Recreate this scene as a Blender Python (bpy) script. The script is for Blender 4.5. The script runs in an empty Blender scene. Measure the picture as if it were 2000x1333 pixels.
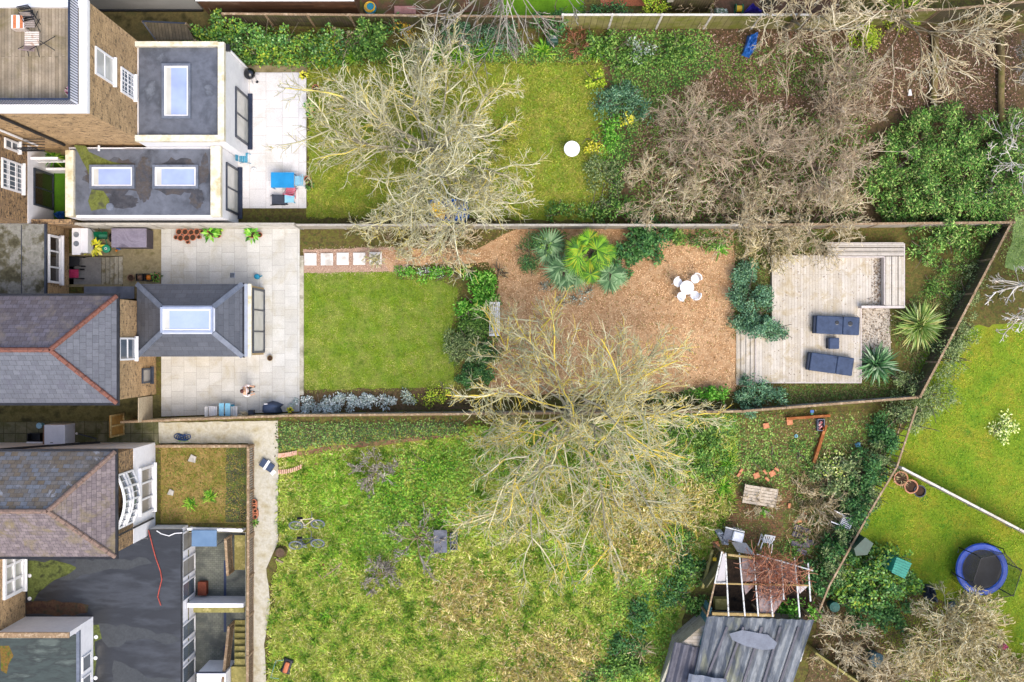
import bpy, math, random
import numpy as np
from mathutils import Vector
S = bpy.context.scene
COL = S.collection
R = math.radians
# ---------------------------------------------------------------- camera, sky, sun, exposure
H = 48.0            # camera height, metres
PX = 41.0           # photo pixels per metre on the ground
cam = bpy.data.cameras.new("camera"); camo = bpy.data.objects.new("camera", cam); COL.objects.link(camo)
camo.location = (0, 0, H); camo.rotation_euler = (0, 0, 0)
cam.lens = 36.0 * PX * H / 2000.0; cam.sensor_width = 36.0; cam.clip_end = 2000; cam.clip_start = 1
S.camera = camo
SUN_EL, SUN_AZ = R(58), R(150)
w = bpy.data.worlds.new("World"); S.world = w; w.use_nodes = True
nt = w.node_tree; nt.nodes.clear()
sky = nt.nodes.new("ShaderNodeTexSky"); sky.sky_type = 'NISHITA'; sky.sun_disc = False
sky.sun_elevation = SUN_EL; sky.sun_rotation = SUN_AZ; sky.air_density = 1.0; sky.dust_density = 4.0; sky.ozone_density = 1.0
bg = nt.nodes.new("ShaderNodeBackground"); bg.inputs[1].default_value = 0.15
wo = nt.nodes.new("ShaderNodeOutputWorld")
nt.links.new(sky.outputs[0], bg.inputs[0]); nt.links.new(bg.outputs[0], wo.inputs[0])
sl = bpy.data.lights.new("sun", 'SUN'); slo = bpy.data.objects.new("sun", sl); COL.objects.link(slo)
sl.energy = 0.6; sl.angle = R(40); sl.color = (1.0, 0.94, 0.84)
sd = Vector((math.sin(SUN_AZ)*math.cos(SUN_EL), math.cos(SUN_AZ)*math.cos(SUN_EL), math.sin(SUN_EL)))
slo.rotation_euler = (-sd).to_track_quat('-Z', 'Y').to_euler(); slo.location = (0, 0, 60)
S.view_settings.view_transform = 'Standard'; S.view_settings.look = 'None'
S.view_settings.gamma = 1.0; S.view_settings.use_curve_mapping = False
S.view_settings.exposure = 1.22

# ---------------------------------------------------------------- helpers
def Wp(px, py, z=0.0):
    k = (H - z) / H / PX
    return Vector(((px - 1000.0) * k, (666.5 - py) * k, z))
def lin(c):
    return tuple((x/12.92 if x <= 0.04045 else ((x+0.055)/1.055)**2.4) for x in c)
KALB = 0.78; KLEAF = 1.12
def col(h, k=KALB):
    h = h.lstrip('#'); c = lin([int(h[i:i+2], 16)/255 for i in (0, 2, 4)])
    return (min(c[0]*k, .95), min(c[1]*k, .95), min(c[2]*k, .95), 1)
MATS = {}
class NT:
    def __init__(s, name):
        s.m = bpy.data.materials.new(name); s.m.use_nodes = True; s.t = s.m.node_tree
        s.b = s.t.nodes["Principled BSDF"]
    def n(s, typ, **kw):
        o = s.t.nodes.new(typ)
        for k, v in kw.items(): setattr(o, k, v)
        return o
    def l(s, a, b): s.t.links.new(a, b)
def ramp(N, fac, cols, lo=.3, hi=.7, const=False):
    r = N.n("ShaderNodeValToRGB"); e = r.color_ramp.elements
    n = len(cols)
    if const: r.color_ramp.interpolation = 'CONSTANT'
    while len(e) < n: e.new(0.5)
    for i, c in enumerate(cols):
        e[i].position = (i/n if const else (lo + (hi-lo)*i/max(1, n-1))); e[i].color = c
    N.l(fac, r.inputs[0]); return r.outputs[0]
def noise(N, vec, scale, detail=4, rough=.55, dist=0):
    t = N.n("ShaderNodeTexNoise"); t.inputs["Scale"].default_value = scale; t.inputs["Detail"].default_value = detail
    t.inputs["Roughness"].default_value = rough; t.inputs["Distortion"].default_value = dist
    if vec: N.l(vec, t.inputs["Vector"])
    return t.outputs[0]
def jitter(N, c, vec, scale, amt, stretch=None):
    f = noise(N, vec, scale, 3, .6)
    mr = N.n("ShaderNodeMapRange"); N.l(f, mr.inputs[0]); mr.inputs[1].default_value = .3; mr.inputs[2].default_value = .7
    mr.inputs[3].default_value = 1-amt; mr.inputs[4].default_value = 1+amt*.8
    mx = N.n("ShaderNodeVectorMath", operation='SCALE'); N.l(c, mx.inputs[0]); N.l(mr.outputs[0], mx.inputs["Scale"])
    return mx.outputs[0]
def objco(N, scl=None, uv=False):
    tc = N.n("ShaderNodeTexCoord"); o = tc.outputs["UV" if uv else "Object"]
    if scl:
        mp = N.n("ShaderNodeMapping"); mp.inputs["Scale"].default_value = scl; N.l(o, mp.inputs[0]); o = mp.outputs[0]
    return o
def bumpn(N, h, strength, dist=.02):
    b = N.n("ShaderNodeBump"); b.inputs["Strength"].default_value = strength; b.inputs["Distance"].default_value = dist
    N.l(h, b.inputs["Height"]); N.l(b.outputs[0], N.b.inputs["Normal"])
def M(name, cols, scale=3, rough=.8, jit=.15, js=12, bump=.0, bs=30, metal=0, scl=None, lo=.35, hi=.65, det=5, spec=.3, uv=False, dist=0, coat=0):
    if name in MATS: return MATS[name]
    N = NT(name); v = objco(N, scl, uv)
    cs = [col(c) for c in cols]
    if len(cs) == 1: cs = cs*2
    c = ramp(N, noise(N, v, scale, det, .6, dist), cs, lo, hi)
    if jit: c = jitter(N, c, v, js, jit)
    N.l(c, N.b.inputs["Base Color"]); N.b.inputs["Roughness"].default_value = rough
    N.b.inputs["Metallic"].default_value = metal; N.b.inputs["Specular IOR Level"].default_value = spec
    if coat: N.b.inputs["Coat Weight"].default_value = coat
    if bump: bumpn(N, noise(N, v, bs, 4, .6), bump)
    MATS[name] = N.m; return N.m
def Mleaf(name, cols, rough=.6, patch=None, ps=.6, spec=.25, pf=.5, jit=.24, js=1.9):
    """per-leaf random colour; patch = second palette chosen by a large noise over the ground"""
    if name in MATS: return MATS[name]
    N = NT(name); g = N.n("ShaderNodeNewGeometry")
    c = ramp(N, g.outputs["Random Per Island"], [col(x, KLEAF) for x in cols], const=True)
    if patch:
        c2 = ramp(N, g.outputs["Random Per Island"], [col(x, KLEAF) for x in patch], const=True)
        nz = noise(N, objco(N), ps, 3, .6, .5)
        mr = N.n("ShaderNodeMapRange"); N.l(nz, mr.inputs[0]); mr.inputs[1].default_value = pf-.09; mr.inputs[2].default_value = pf+.09
        mx = N.n("ShaderNodeMix", data_type='RGBA'); N.l(mr.outputs[0], mx.inputs[0]); N.l(c, mx.inputs[6]); N.l(c2, mx.inputs[7]); c = mx.outputs[2]
    if jit: c = jitter(N, c, objco(N), js, jit)
    N.l(c, N.b.inputs["Base Color"]); N.b.inputs["Roughness"].default_value = rough
    N.b.inputs["Specular IOR Level"].default_value = spec
    MATS[name] = N.m; return N.m
def Mbrick(name, c1, c2, cm, bw, bh, mortar=.01, rough=.85, stain=None, jit=.25, js=3, bump=.4, swap=False, bias=0, off=.5, spec=.3, squash=1, stain_s=.8, slo=.5, shi=.65, fine=.12):
    if name in MATS: return MATS[name]
    N = NT(name); tc = N.n("ShaderNodeTexCoord"); v = tc.outputs["UV"]
    if swap:
        mp = N.n("ShaderNodeMapping"); mp.inputs["Rotation"].default_value = (0, 0, R(90)); N.l(v, mp.inputs[0]); v = mp.outputs[0]
    b = N.n("ShaderNodeTexBrick"); N.l(v, b.inputs["Vector"]); b.offset = off
    b.inputs["Color1"].default_value = col(c1); b.inputs["Color2"].default_value = col(c2); b.inputs["Mortar"].default_value = col(cm)
    b.inputs["Scale"].default_value = 1.0; b.inputs["Mortar Size"].default_value = mortar; b.inputs["Mortar Smooth"].default_value = .1
    b.inputs["Bias"].default_value = bias; b.inputs["Brick Width"].default_value = bw; b.inputs["Row Height"].default_value = bh
    c = b.outputs["Color"]
    if stain:
        nz = noise(N, v, stain_s, 5, .65, .6)
        st = ramp(N, nz, [(0, 0, 0, 1), (1, 1, 1, 1)], slo, shi)
        mx = N.n("ShaderNodeMix", data_type='RGBA'); N.l(st, mx.inputs[0]); N.l(c, mx.inputs[6]); mx.inputs[7].default_value = col(stain); c = mx.outputs[2]
    if jit: c = jitter(N, c, v, js, jit)
    if fine: c = jitter(N, c, v, 18, fine)
    N.l(c, N.b.inputs["Base Color"]); N.b.inputs["Roughness"].default_value = rough; N.b.inputs["Specular IOR Level"].default_value = spec
    if bump:
        inv = N.n("ShaderNodeMath", operation='SUBTRACT'); inv.inputs[0].default_value = 1; N.l(b.outputs["Fac"], inv.inputs[1]); bumpn(N, inv.outputs[0], bump, .01)
    MATS[name] = N.m; return N.m
def Mglass(name, c, rough=.05, spec=.6):
    if name in MATS: return MATS[name]
    N = NT(name); v = objco(N)
    cc = ramp(N, noise(N, v, 1.2, 2), [col(c), col(c, KALB*1.3)]); N.l(cc, N.b.inputs["Base Color"])
    N.b.inputs["Roughness"].default_value = rough; N.b.inputs["Specular IOR Level"].default_value = spec; N.b.inputs["Coat Weight"].default_value = .3
    MATS[name] = N.m; return N.m
# -------- objects
def setp(o, label=None, cat=None, group=None, kind=None):
    if label: o["label"] = label
    if cat: o["category"] = cat
    if group: o["group"] = group
    if kind: o["kind"] = kind
    return o
def thing(name, label, cat, loc=(0, 0, 0), rz=0, group=None):
    o = bpy.data.objects.new(name, None); COL.objects.link(o); o.empty_display_size = .3
    o.location = loc; o.rotation_euler = (0, 0, rz); return setp(o, label, cat, group)
def rootof(o):
    while o.parent: o = o.parent
    return o
def npmesh(name, V, F, mat, parent=None, smooth=False, uv=False, local=False):
    """V (n,3) array, F list of equal-length faces or (array)"""
    V = np.asarray(V, dtype=np.float64).reshape(-1, 3).copy()
    if parent and not local: V -= np.array(rootof(parent).location)[None, :]
    me = bpy.data.meshes.new(name)
    if isinstance(F, np.ndarray):
        n, k = F.shape
        me.vertices.add(len(V)); me.vertices.foreach_set("co", V.astype(np.float32).ravel())
        me.loops.add(n*k); me.loops.foreach_set("vertex_index", F.astype(np.int32).ravel())
        me.polygons.add(n); me.polygons.foreach_set("loop_start", np.arange(0, n*k, k, dtype=np.int32))
        me.update(calc_edges=True)
    else:
        me.from_pydata([tuple(x) for x in V], [], F); me.update()
    if uv:
        ul = me.uv_layers.new(name="UVMap").data
        for p in me.polygons:
            nn = p.normal
            if abs(nn.z) > .97: ua, va = Vector((1, 0, 0)), Vector((0, 1, 0))
            else:
                ua = Vector((0, 0, 1)).cross(nn).normalized(); va = nn.cross(ua)
            for li in p.loop_indices:
                c = me.vertices[me.loops[li].vertex_index].co
                ul[li].uv = (c.dot(ua), c.dot(va))
    if smooth: me.polygons.foreach_set("use_smooth", [True]*len(me.polygons))
    ms = mat if isinstance(mat, (list, tuple)) else [mat]
    for m in ms: me.materials.append(m)
    o = bpy.data.objects.new(name, me); COL.objects.link(o)
    if parent: o.parent = parent
    return o
class MB:
    def __init__(s): s.v = []; s.f = []
    def add(s, vs, fs):
        n = len(s.v); s.v += [tuple(v) for v in vs]; s.f += [tuple(i+n for i in f) for f in fs]; return s
    def box(s, x0, y0, z0, x1, y1, z1):
        x0, x1 = min(x0, x1), max(x0, x1); y0, y1 = min(y0, y1), max(y0, y1); z0, z1 = min(z0, z1), max(z0, z1)
        return s.add([(x0,y0,z0),(x1,y0,z0),(x1,y1,z0),(x0,y1,z0),(x0,y0,z1),(x1,y0,z1),(x1,y1,z1),(x0,y1,z1)],
                     [(3,2,1,0),(4,5,6,7),(0,1,5,4),(1,2,6,5),(2,3,7,6),(3,0,4,7)])
    def pb(s, px0, py0, px1, py1, z0, z1, zr=None):
        if zr is None: zr = z1
        a = Wp(px0, py0, zr); b = Wp(px1, py1, zr); return s.box(a.x, a.y, z0, b.x, b.y, z1)
    def prism(s, pts, z0, z1):
        a = sum(pts[i][0]*pts[(i+1) % len(pts)][1]-pts[(i+1) % len(pts)][0]*pts[i][1] for i in range(len(pts)))
        if a < 0: pts = pts[::-1]
        n = len(pts); vs = [(p[0], p[1], z0) for p in pts]+[(p[0], p[1], z1) for p in pts]
        return s.add(vs, [tuple(range(n))[::-1], tuple(range(n, 2*n))]+[(i, (i+1) % n, n+(i+1) % n, n+i) for i in range(n)])
    def pprism(s, pp, z0, z1, zr=None):
        zr = z1 if zr is None else zr
        return s.prism([tuple(Wp(a, b, zr))[:2] for a, b in pp], z0, z1)
    def beam(s, p, q, w, h=None):
        p = Vector(p); q = Vector(q); h = h or w; d = (q-p).normalized()
        up = Vector((0, 0, 1)) if abs(d.z) < .95 else Vector((0, 1, 0))
        a = d.cross(up).normalized()*w/2; b = a.cross(d).normalized()*h/2
        return s.add([p-a-b, p+a-b, p+a+b, p-a+b, q-a-b, q+a-b, q+a+b, q-a+b],
                     [(3,2,1,0)[::-1],(4,5,6,7)[::-1],(0,1,5,4)[::-1],(1,2,6,5)[::-1],(2,3,7,6)[::-1],(3,0,4,7)[::-1]])
    def tube(s, pts, r, n=6):
        pts = [Vector(p) for p in pts]; k = len(pts); rr = r if isinstance(r, (list, tuple)) else [r]*k
        vs = []
        for i, p in enumerate(pts):
            t = (pts[min(i+1, k-1)]-pts[max(i-1, 0)]).normalized()
            ref = Vector((0, 0, 1)) if abs(t.z) < .9 else Vector((1, 0, 0))
            u = t.cross(ref).normalized(); v = t.cross(u)
            for j in range(n):
                a = 2*math.pi*j/n; vs.append(p+(u*math.cos(a)+v*math.sin(a))*rr[i])
        fs = [(i*n+j, (i+1)*n+j, (i+1)*n+(j+1) % n, i*n+(j+1) % n) for i in range(k-1) for j in range(n)]
        fs += [tuple(range(n)), tuple(range((k-1)*n, k*n))[::-1]]
        return s.add(vs, fs)
    def ring(s, c, Rr, r, n=20, m=6, axis='z'):
        vs = []; c = Vector(c)
        for i in range(n):
            a = 2*math.pi*i/n
            for j in range(m):
                b = 2*math.pi*j/m; x = (Rr+r*math.cos(b)); z = r*math.sin(b)
                v = (x*math.cos(a), x*math.sin(a), z)
                if axis == 'y': v = (v[0], v[2], v[1])
                if axis == 'x': v = (v[2], v[0], v[1])
                vs.append(c+Vector(v))
        return s.add(vs, [(i*m+j, ((i+1) % n)*m+j, ((i+1) % n)*m+(j+1) % m, i*m+(j+1) % m) for i in range(n) for j in range(m)])
    def lathe(s, c, prof, n=20, cap0=True, cap1=True):
        vs = []; k = len(prof)
        for r, z in prof:
            for j in range(n):
                a = 2*math.pi*j/n; vs.append((c[0]+r*math.cos(a), c[1]+r*math.sin(a), c[2]+z))
        fs = [(i*n+j, i*n+(j+1) % n, (i+1)*n+(j+1) % n, (i+1)*n+j) for i in range(k-1) for j in range(n)]
        if cap0: fs.append(tuple(range(n))[::-1])
        if cap1: fs.append(tuple(range((k-1)*n, k*n)))
        return s.add(vs, fs)
    def rot(s, rz, c=(0, 0)):
        ca, sa = math.cos(rz), math.sin(rz)
        s.v = [((x-c[0])*ca-(y-c[1])*sa+c[0], (x-c[0])*sa+(y-c[1])*ca+c[1], z) for x, y, z in s.v]; return s
    def build(s, name, mat, parent=None, smooth=False, local=False):
        return npmesh(name, s.v, s.f, mat, parent, smooth, uv=True, local=local)
def bevel(o, w=.02, seg=2):
    m = o.modifiers.new("bevel", 'BEVEL'); m.width = w; m.segments = seg; m.limit_method = 'ANGLE'; return o
def struct(name, mb, mat, kind='structure'):
    return setp(mb.build(name, mat), kind=kind)
SHN = [0]
def sheet(name, pp, z, mat, kind='structure', zr=None, jag=0, seed=1):
    if z < .04: SHN[0] += 1; z = .004+.0013*SHN[0]
    pts = [Wp(a, b, z if zr is None else zr) for a, b in pp]
    if jag:
        rg = random.Random(seed); o = []
        for i, p in enumerate(pts):
            q = pts[(i+1) % len(pts)]; n = max(1, int((q-p).length/.35))
            for k in range(n):
                c = p.lerp(q, k/n); o.append(Vector((c.x+rg.uniform(-jag, jag), c.y+rg.uniform(-jag, jag), z)))
        pts = o
    a = sum(pts[i].x*pts[(i+1) % len(pts)].y-pts[(i+1) % len(pts)].x*pts[i].y for i in range(len(pts)))
    if a < 0: pts = pts[::-1]
    o = npmesh(name, [(p.x, p.y, z) for p in pts], [tuple(range(len(pts)))], mat, uv=True)
    return setp(o, kind=kind)
def kids(o): return [c for c in bpy.data.objects if c.parent == o]
def copy_tree(o, parent=None):
    c = o.copy(); COL.objects.link(c); c.parent = parent
    for ch in KIDS(o): copy_tree(ch, c)
    return c
def KIDS(o): return list(o.children)
def place(src, label, x, y, z=0, rz=0, group=None, first=False, scale=1):
    o = src if first else copy_tree(src)
    o.location = (x, y, z); o.rotation_euler = (0, 0, rz); o.scale = (scale,)*3
    setp(o, label, None, group); return o
# -------- plants
def tubes(P, Rr, n=3):
    N, K, _ = P.shape
    T = np.gradient(P, axis=1); T /= np.linalg.norm(T, axis=2, keepdims=True)+1e-9
    ref = np.zeros_like(T); ref[..., 2] = 1; ref[np.abs(T[..., 2]) > .9] = (1, 0, 0)
    U = np.cross(T, ref); U /= np.linalg.norm(U, axis=2, keepdims=True)+1e-9; Wv = np.cross(T, U)
    a = np.arange(n)*2*np.pi/n
    V = P[:, :, None, :]+Rr[:, :, None, None]*(np.cos(a)[None, None, :, None]*U[:, :, None, :]+np.sin(a)[None, None, :, None]*Wv[:, :, None, :])
    base = np.arange(N)[:, None, None]*K*n; i = np.arange(K-1)[None, :, None]*n; j = np.arange(n)[None, None, :]; j2 = (j+1) % n
    F = np.stack([base+i+j, base+i+n+j, base+i+n+j2, base+i+j2], -1).reshape(-1, 4)
    return V.reshape(-1, 3), F
def cat(parts):
    V = []; F = []; n = 0
    for v, f in parts: V.append(v); F.append(f+n); n += len(v)
    return np.concatenate(V), np.concatenate(F)
def unit(a): return a/(np.linalg.norm(a, axis=-1, keepdims=True)+1e-9)
def grow(P0, D, L, K, wander, trop, rg):
    P = [P0]; D = unit(D); st = (L/(K-1))[:, None]
    for k in range(K-1):
        D = unit(D+rg.normal(0, wander, D.shape)+np.array([0, 0, trop])); P.append(P[-1]+D*st)
    return np.stack(P, 1)
def spawn(par, L, cnt, tmin, ang, ratio, rg, up=.0, tp=.55, K=5, wander=.2, trop=.03):
    N, Kp, _ = par.shape; idx = np.repeat(np.arange(N), cnt)
    t = tmin+(1-tmin)*rg.random(len(idx))**.8; s = t*(Kp-1); i0 = np.minimum(s.astype(int), Kp-2); fr = (s-i0)[:, None]
    p = par[idx, i0]*(1-fr)+par[idx, i0+1]*fr; T = unit(par[idx, i0+1]-par[idx, i0])
    q = unit(np.cross(T, rg.normal(0, 1, T.shape))); a = (np.radians(ang)*rg.uniform(.6, 1.3, len(idx)))[:, None]
    D = T*np.cos(a)+q*np.sin(a); D[:, 2] += up
    Lc = L[idx]*ratio*rg.uniform(.6, 1.25, len(idx))*(1.2-tp*t)
    return grow(p, D, Lc, K, wander, trop, rg), Lc
def bare_tree(px, py, Rm, Ht, label, twig, bark, seed, limbs=8, spec=((7, .55, 38), (6, .5, 40), (5, .55, 40)), z0=0, tr=.14,
              lean=(0, 0), elev=(12, 50), trunk_h=.3, name='bare_tree', group=None, cat_='tree', r_tw=.013, azr=(0, 360), droop=0.02, wob=.16):
    rg = np.random.default_rng(seed); b = Wp(px, py, z0)
    t = thing(name, label, cat_, b, group=group)
    th = Ht*trunk_h; K = 6
    tp = np.array(b)[None, None, :]+np.linspace(0, 1, K)[None, :, None]*np.array([lean[0]*trunk_h, lean[1]*trunk_h, th])[None, None, :]
    tp[0, 1:, :2] += rg.normal(0, .05, (K-1, 2)).cumsum(0)*.6
    az = np.radians(np.linspace(azr[0], azr[1], limbs, endpoint=False)+rg.uniform(-18, 18, limbs)); el = np.radians(rg.uniform(elev[0], elev[1], limbs))
    n2 = max(2, limbs//3)
    az = np.r_[az, np.radians(rg.uniform(azr[0], azr[1], n2))]; el = np.r_[el, np.radians(rg.uniform(55, 80, n2))]
    nl = len(az); tt = rg.uniform(.55, 1, nl); top = np.array(b)+np.array([lean[0]*trunk_h, lean[1]*trunk_h, th])
    P0 = np.array(b)[None, :]*(1-tt[:, None])+top[None, :]*tt[:, None]
    D = np.stack([np.cos(az)*np.cos(el)+lean[0]*.08, np.sin(az)*np.cos(el)+lean[1]*.08, np.sin(el)], 1)
    L = np.minimum(Rm/np.maximum(np.cos(el), .3)*.72, (Ht-th)/np.maximum(np.sin(el), .2)*1.0)*rg.uniform(.8, 1.1, nl)
    lim = grow(P0, D, L, 8, wob, droop, rg)
    rl = tr*.5*(L/L.max())
    parts = [tubes(tp, np.linspace(tr*1.3, tr*.8, K)[None, :], 8), tubes(lim, rl[:, None]*np.linspace(1, .35, 8)[None, :], 6)]
    V, F = cat(parts); npmesh('trunk', V, F, bark, t, smooth=True)
    cur, Lc, rr = lim, L, rl*.5; parts = []
    for li, (cnt, ratio, ang) in enumerate(spec):
        cur, Lc = spawn(cur, Lc, cnt, .25 if li == 0 else .15, ang, ratio, rg, up=.05, K=5, wander=wob*1.2, trop=droop)
        last = li == len(spec)-1
        base = max(r_tw, tr*.5*.42**(li+1)); rad = base*rg.uniform(.8, 1.2, len(Lc))
        parts.append(tubes(cur, rad[:, None]*np.linspace(1, .55, 5)[None, :], 3 if li else 4))
    V, F = cat(parts); V[:, 2] = np.maximum(V[:, 2], z0+.03)
    npmesh('crown', V, F, twig, t); return t
def leafquads(p, d, nrm, L, Wd):
    d = unit(d-nrm*(d*nrm).sum(1, keepdims=True)); s = np.cross(nrm, d)
    L = L[:, None]; Wd = Wd[:, None]
    V = np.stack([p, p+d*L*.45+s*Wd*.5, p+d*L-nrm*L*.12, p+d*L*.45-s*Wd*.5], 1).reshape(-1, 3)
    return V, np.arange(len(p)*4).reshape(-1, 4)
def blobleaves(blobs, dens, L, Wd, rg, up=.8, clump=.3):
    out = []
    for (x, y, z0, r, ry, h) in blobs:
        n = int(dens*r*ry*3.14); nc = max(4, int(r*ry*h**.3/clump**2*1.6))
        dv = unit(rg.normal(0, 1, (nc, 3))); dv[:, 2] = np.abs(dv[:, 2]); q = rg.uniform(.35, .95, (nc, 1))
        cc = dv*q*np.array([r, ry, h])[None, :]*np.array([1, 1, 1]); cc[:, 2] = np.maximum(cc[:, 2], .1*h)
        ci = rg.integers(0, nc, n); dd = unit(rg.normal(0, 1, (n, 3))+np.array([0, 0, .5])); cr = clump*rg.uniform(.6, 1.3, nc)[ci][:, None]
        p = cc[ci]+dd*cr*rg.random((n, 1))**.45; p[:, 2] = np.maximum(p[:, 2], .03)
        p += np.array([x, y, z0]); nr = unit(rg.normal(0, .55, (n, 3))+np.array([0, 0, up])+dd*.35)
        out.append(leafquads(p, dd+rg.normal(0, .5, (n, 3)), nr, L*rg.uniform(.6, 1.3, n), Wd*rg.uniform(.7, 1.3, n)))
    return cat(out)
def bush(px, py, label, mat, blobs, dens=260, L=.14, Wd=.07, seed=1, name='shrub', cat_='shrub', z0=0, clump=.28, group=None, stem=None, up=.8, twigs=0):
    """blobs in px offsets from (px,py): (dx,dy,rx_m,ry_m,h_m)"""
    rg = np.random.default_rng(seed); b = Wp(px, py, z0); t = thing(name, label, cat_, b, group=group)
    bl = []
    for (dx, dy, rx, ry, h) in blobs:
        p = Wp(px+dx, py+dy, z0+h*.5); bl.append((p.x, p.y, z0, rx, ry, h))
    V, F = blobleaves(bl, dens, L, Wd, rg, up, clump); npmesh('foliage', V, F, mat, t)
    P0 = []; D = []; LL = []
    for (x, y, z, rx, ry, h) in bl:
        for k in range(4+twigs):
            P0.append((x+rg.normal(0, .08), y+rg.normal(0, .08), z)); a = rg.uniform(0, 6.28)
            D.append((math.cos(a)*rx, math.sin(a)*ry, h*.9)); LL.append(math.hypot(rx, h)*rg.uniform(.55, .9))
    P = grow(np.array(P0), np.array(D), np.array(LL), 5, .15, 0, rg)
    V, F = tubes(P, np.linspace(.03, .012, 5)[None, :].repeat(len(P), 0), 4); npmesh('stem', V, F, stem or BARK, t)
    return t
def strips(P, Wd, rg=None, side=None):
    """P (N,K,3) ribbons, Wd (N,K) widths"""
    N, K, _ = P.shape; T = np.gradient(P, axis=1)
    S_ = np.cross(T, np.array([0, 0, 1.0])[None, None, :]) if side is None else side
    S_ = unit(S_)*Wd[..., None]*.5
    V = np.stack([P-S_, P+S_], 2).reshape(-1, 3); b = np.arange(N)[:, None]*K*2; i = np.arange(K-1)[None, :]*2
    F = np.stack([b+i, b+i+1, b+i+3, b+i+2], -1).reshape(-1, 4); return V, F
def blades(c, n, L, Wd, e0, e1, droop, rg, K=5, spread=.08, zb=.0):
    az = rg.uniform(0, 2*np.pi, n); el = np.radians(rg.uniform(e0, e1, n)); LL = L*rg.uniform(.65, 1.1, n)
    P = [np.array(c)[None, :]+np.stack([rg.normal(0, spread, n), rg.normal(0, spread, n), np.full(n, zb)], 1)]
    for k in range(K-1):
        d = np.stack([np.cos(az)*np.cos(el), np.sin(az)*np.cos(el), np.sin(el)], 1); P.append(P[-1]+d*(LL/(K-1))[:, None]); el = el-np.radians(droop)/(K-1)*2*(k+1)/(K-1)
    P = np.stack(P, 1); P[..., 2] = np.maximum(P[..., 2], c[2]+.02)
    return strips(P, np.array([.55, 1, .9, .6, .08][:K])[None, :]*Wd*rg.uniform(.8, 1.2, n)[:, None])
def spiky(px, py, label, mat, n, L, Wd, seed, e0=5, e1=85, droop=60, z0=0, name='spiky_plant', cat_='plant', heads=((0, 0),), trunk=0, group=None, K=5):
    rg = np.random.default_rng(seed); b = Wp(px, py, z0); t = thing(name, label, cat_, b, group=group); parts = []
    m = MB()
    for hx, hy in heads:
        c = (b.x+hx, b.y+hy, z0+trunk); parts.append(blades(c, n, L, Wd, e0, e1, droop, rg, K))
        m.tube([(b.x+hx*.3, b.y+hy*.3, z0), (b.x+hx, b.y+hy, z0+max(trunk, .08))], .07 if trunk else .04)
    V, F = cat(parts); npmesh('leaves', V, F, mat, t); m.build('stem', BARK, t); return t
def fan_palm(px, py, label, mat, seed, nf=12, fr=.55, trunk=.8, rad=.9, z0=0, nl=22, lw=.045, extra=None):
    rg = np.random.default_rng(seed); b = Wp(px, py, z0); t = thing('fan_palm', label, 'palm', b)
    top = Vector((b.x, b.y, z0+trunk)); Ps = []; mp = MB()
    for i in range(nf):
        az = i*2.4+rg.uniform(-.3, .3); el = R(8+65*((i*.618) % 1)+rg.uniform(-8, 8)); pl = rad*(.35+.8*rg.random()); frk = rg.uniform(.65, 1.15)
        e = top+Vector((math.cos(az)*math.cos(el), math.sin(az)*math.cos(el), math.sin(el)*.8))*pl
        mp.tube([top, top.lerp(e, .5)+Vector((0, 0, .08)), e], .014, 4)
        az += rg.uniform(-.5, .5); f = unit(np.array([math.cos(az), math.sin(az), .15-.3*(1-el)+rg.uniform(-.35, .25)])); s = unit(np.cross(f, [0, 0, 1.0]))
        for k in range(nl):
            a = (k/(nl-1)-.5)*R(250); d = f*math.cos(a)+s*math.sin(a); LL = fr*frk*(.8+.3*math.cos(a*.6))*rg.uniform(.8, 1.15)
            p0 = np.array(e); Ps.append([p0, p0+d*LL*.4+[0, 0, .03], p0+d*LL*.75, p0+d*LL+[0, 0, -.12*LL]])
    P = np.array(Ps); V, F = strips(P, np.array([.3, 1, .7, .1])[None, :].repeat(len(P), 0)*lw*1.6)
    npmesh('fronds', V, F, mat, t); mp.tube([(b.x, b.y, z0), top], .11, 8); mp.build('trunk', BARK, t); return t
def inpoly(x, y, poly):
    c = np.zeros(len(x), bool); n = len(poly); j = n-1
    for i in range(n):
        xi, yi = poly[i]; xj, yj = poly[j]
        c ^= ((yi > y) != (yj > y)) & (x < (xj-xi)*(y-yi)/(yj-yi+1e-9)+xi); j = i
    return c
def scatter(polys, n, rg, holes=()):
    """random px points in polygons, minus holes"""
    xs = []; ys = []
    P = [np.array(p) for p in polys]; lo = np.min([p.min(0) for p in P], 0); hi = np.max([p.max(0) for p in P], 0)
    tot = 0
    while tot < n:
        x = rg.uniform(lo[0], hi[0], n*2); y = rg.uniform(lo[1], hi[1], n*2); k = np.zeros(len(x), bool)
        for p in polys: k |= inpoly(x, y, p)
        for p in holes: k &= ~inpoly(x, y, p)
        xs.append(x[k]); ys.append(y[k]); tot += k.sum()
        if k.sum() == 0: break
    x = np.concatenate(xs)[:n]; y = np.concatenate(ys)[:n]; return (x-1000)/PX, (666.5-y)/PX
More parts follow.
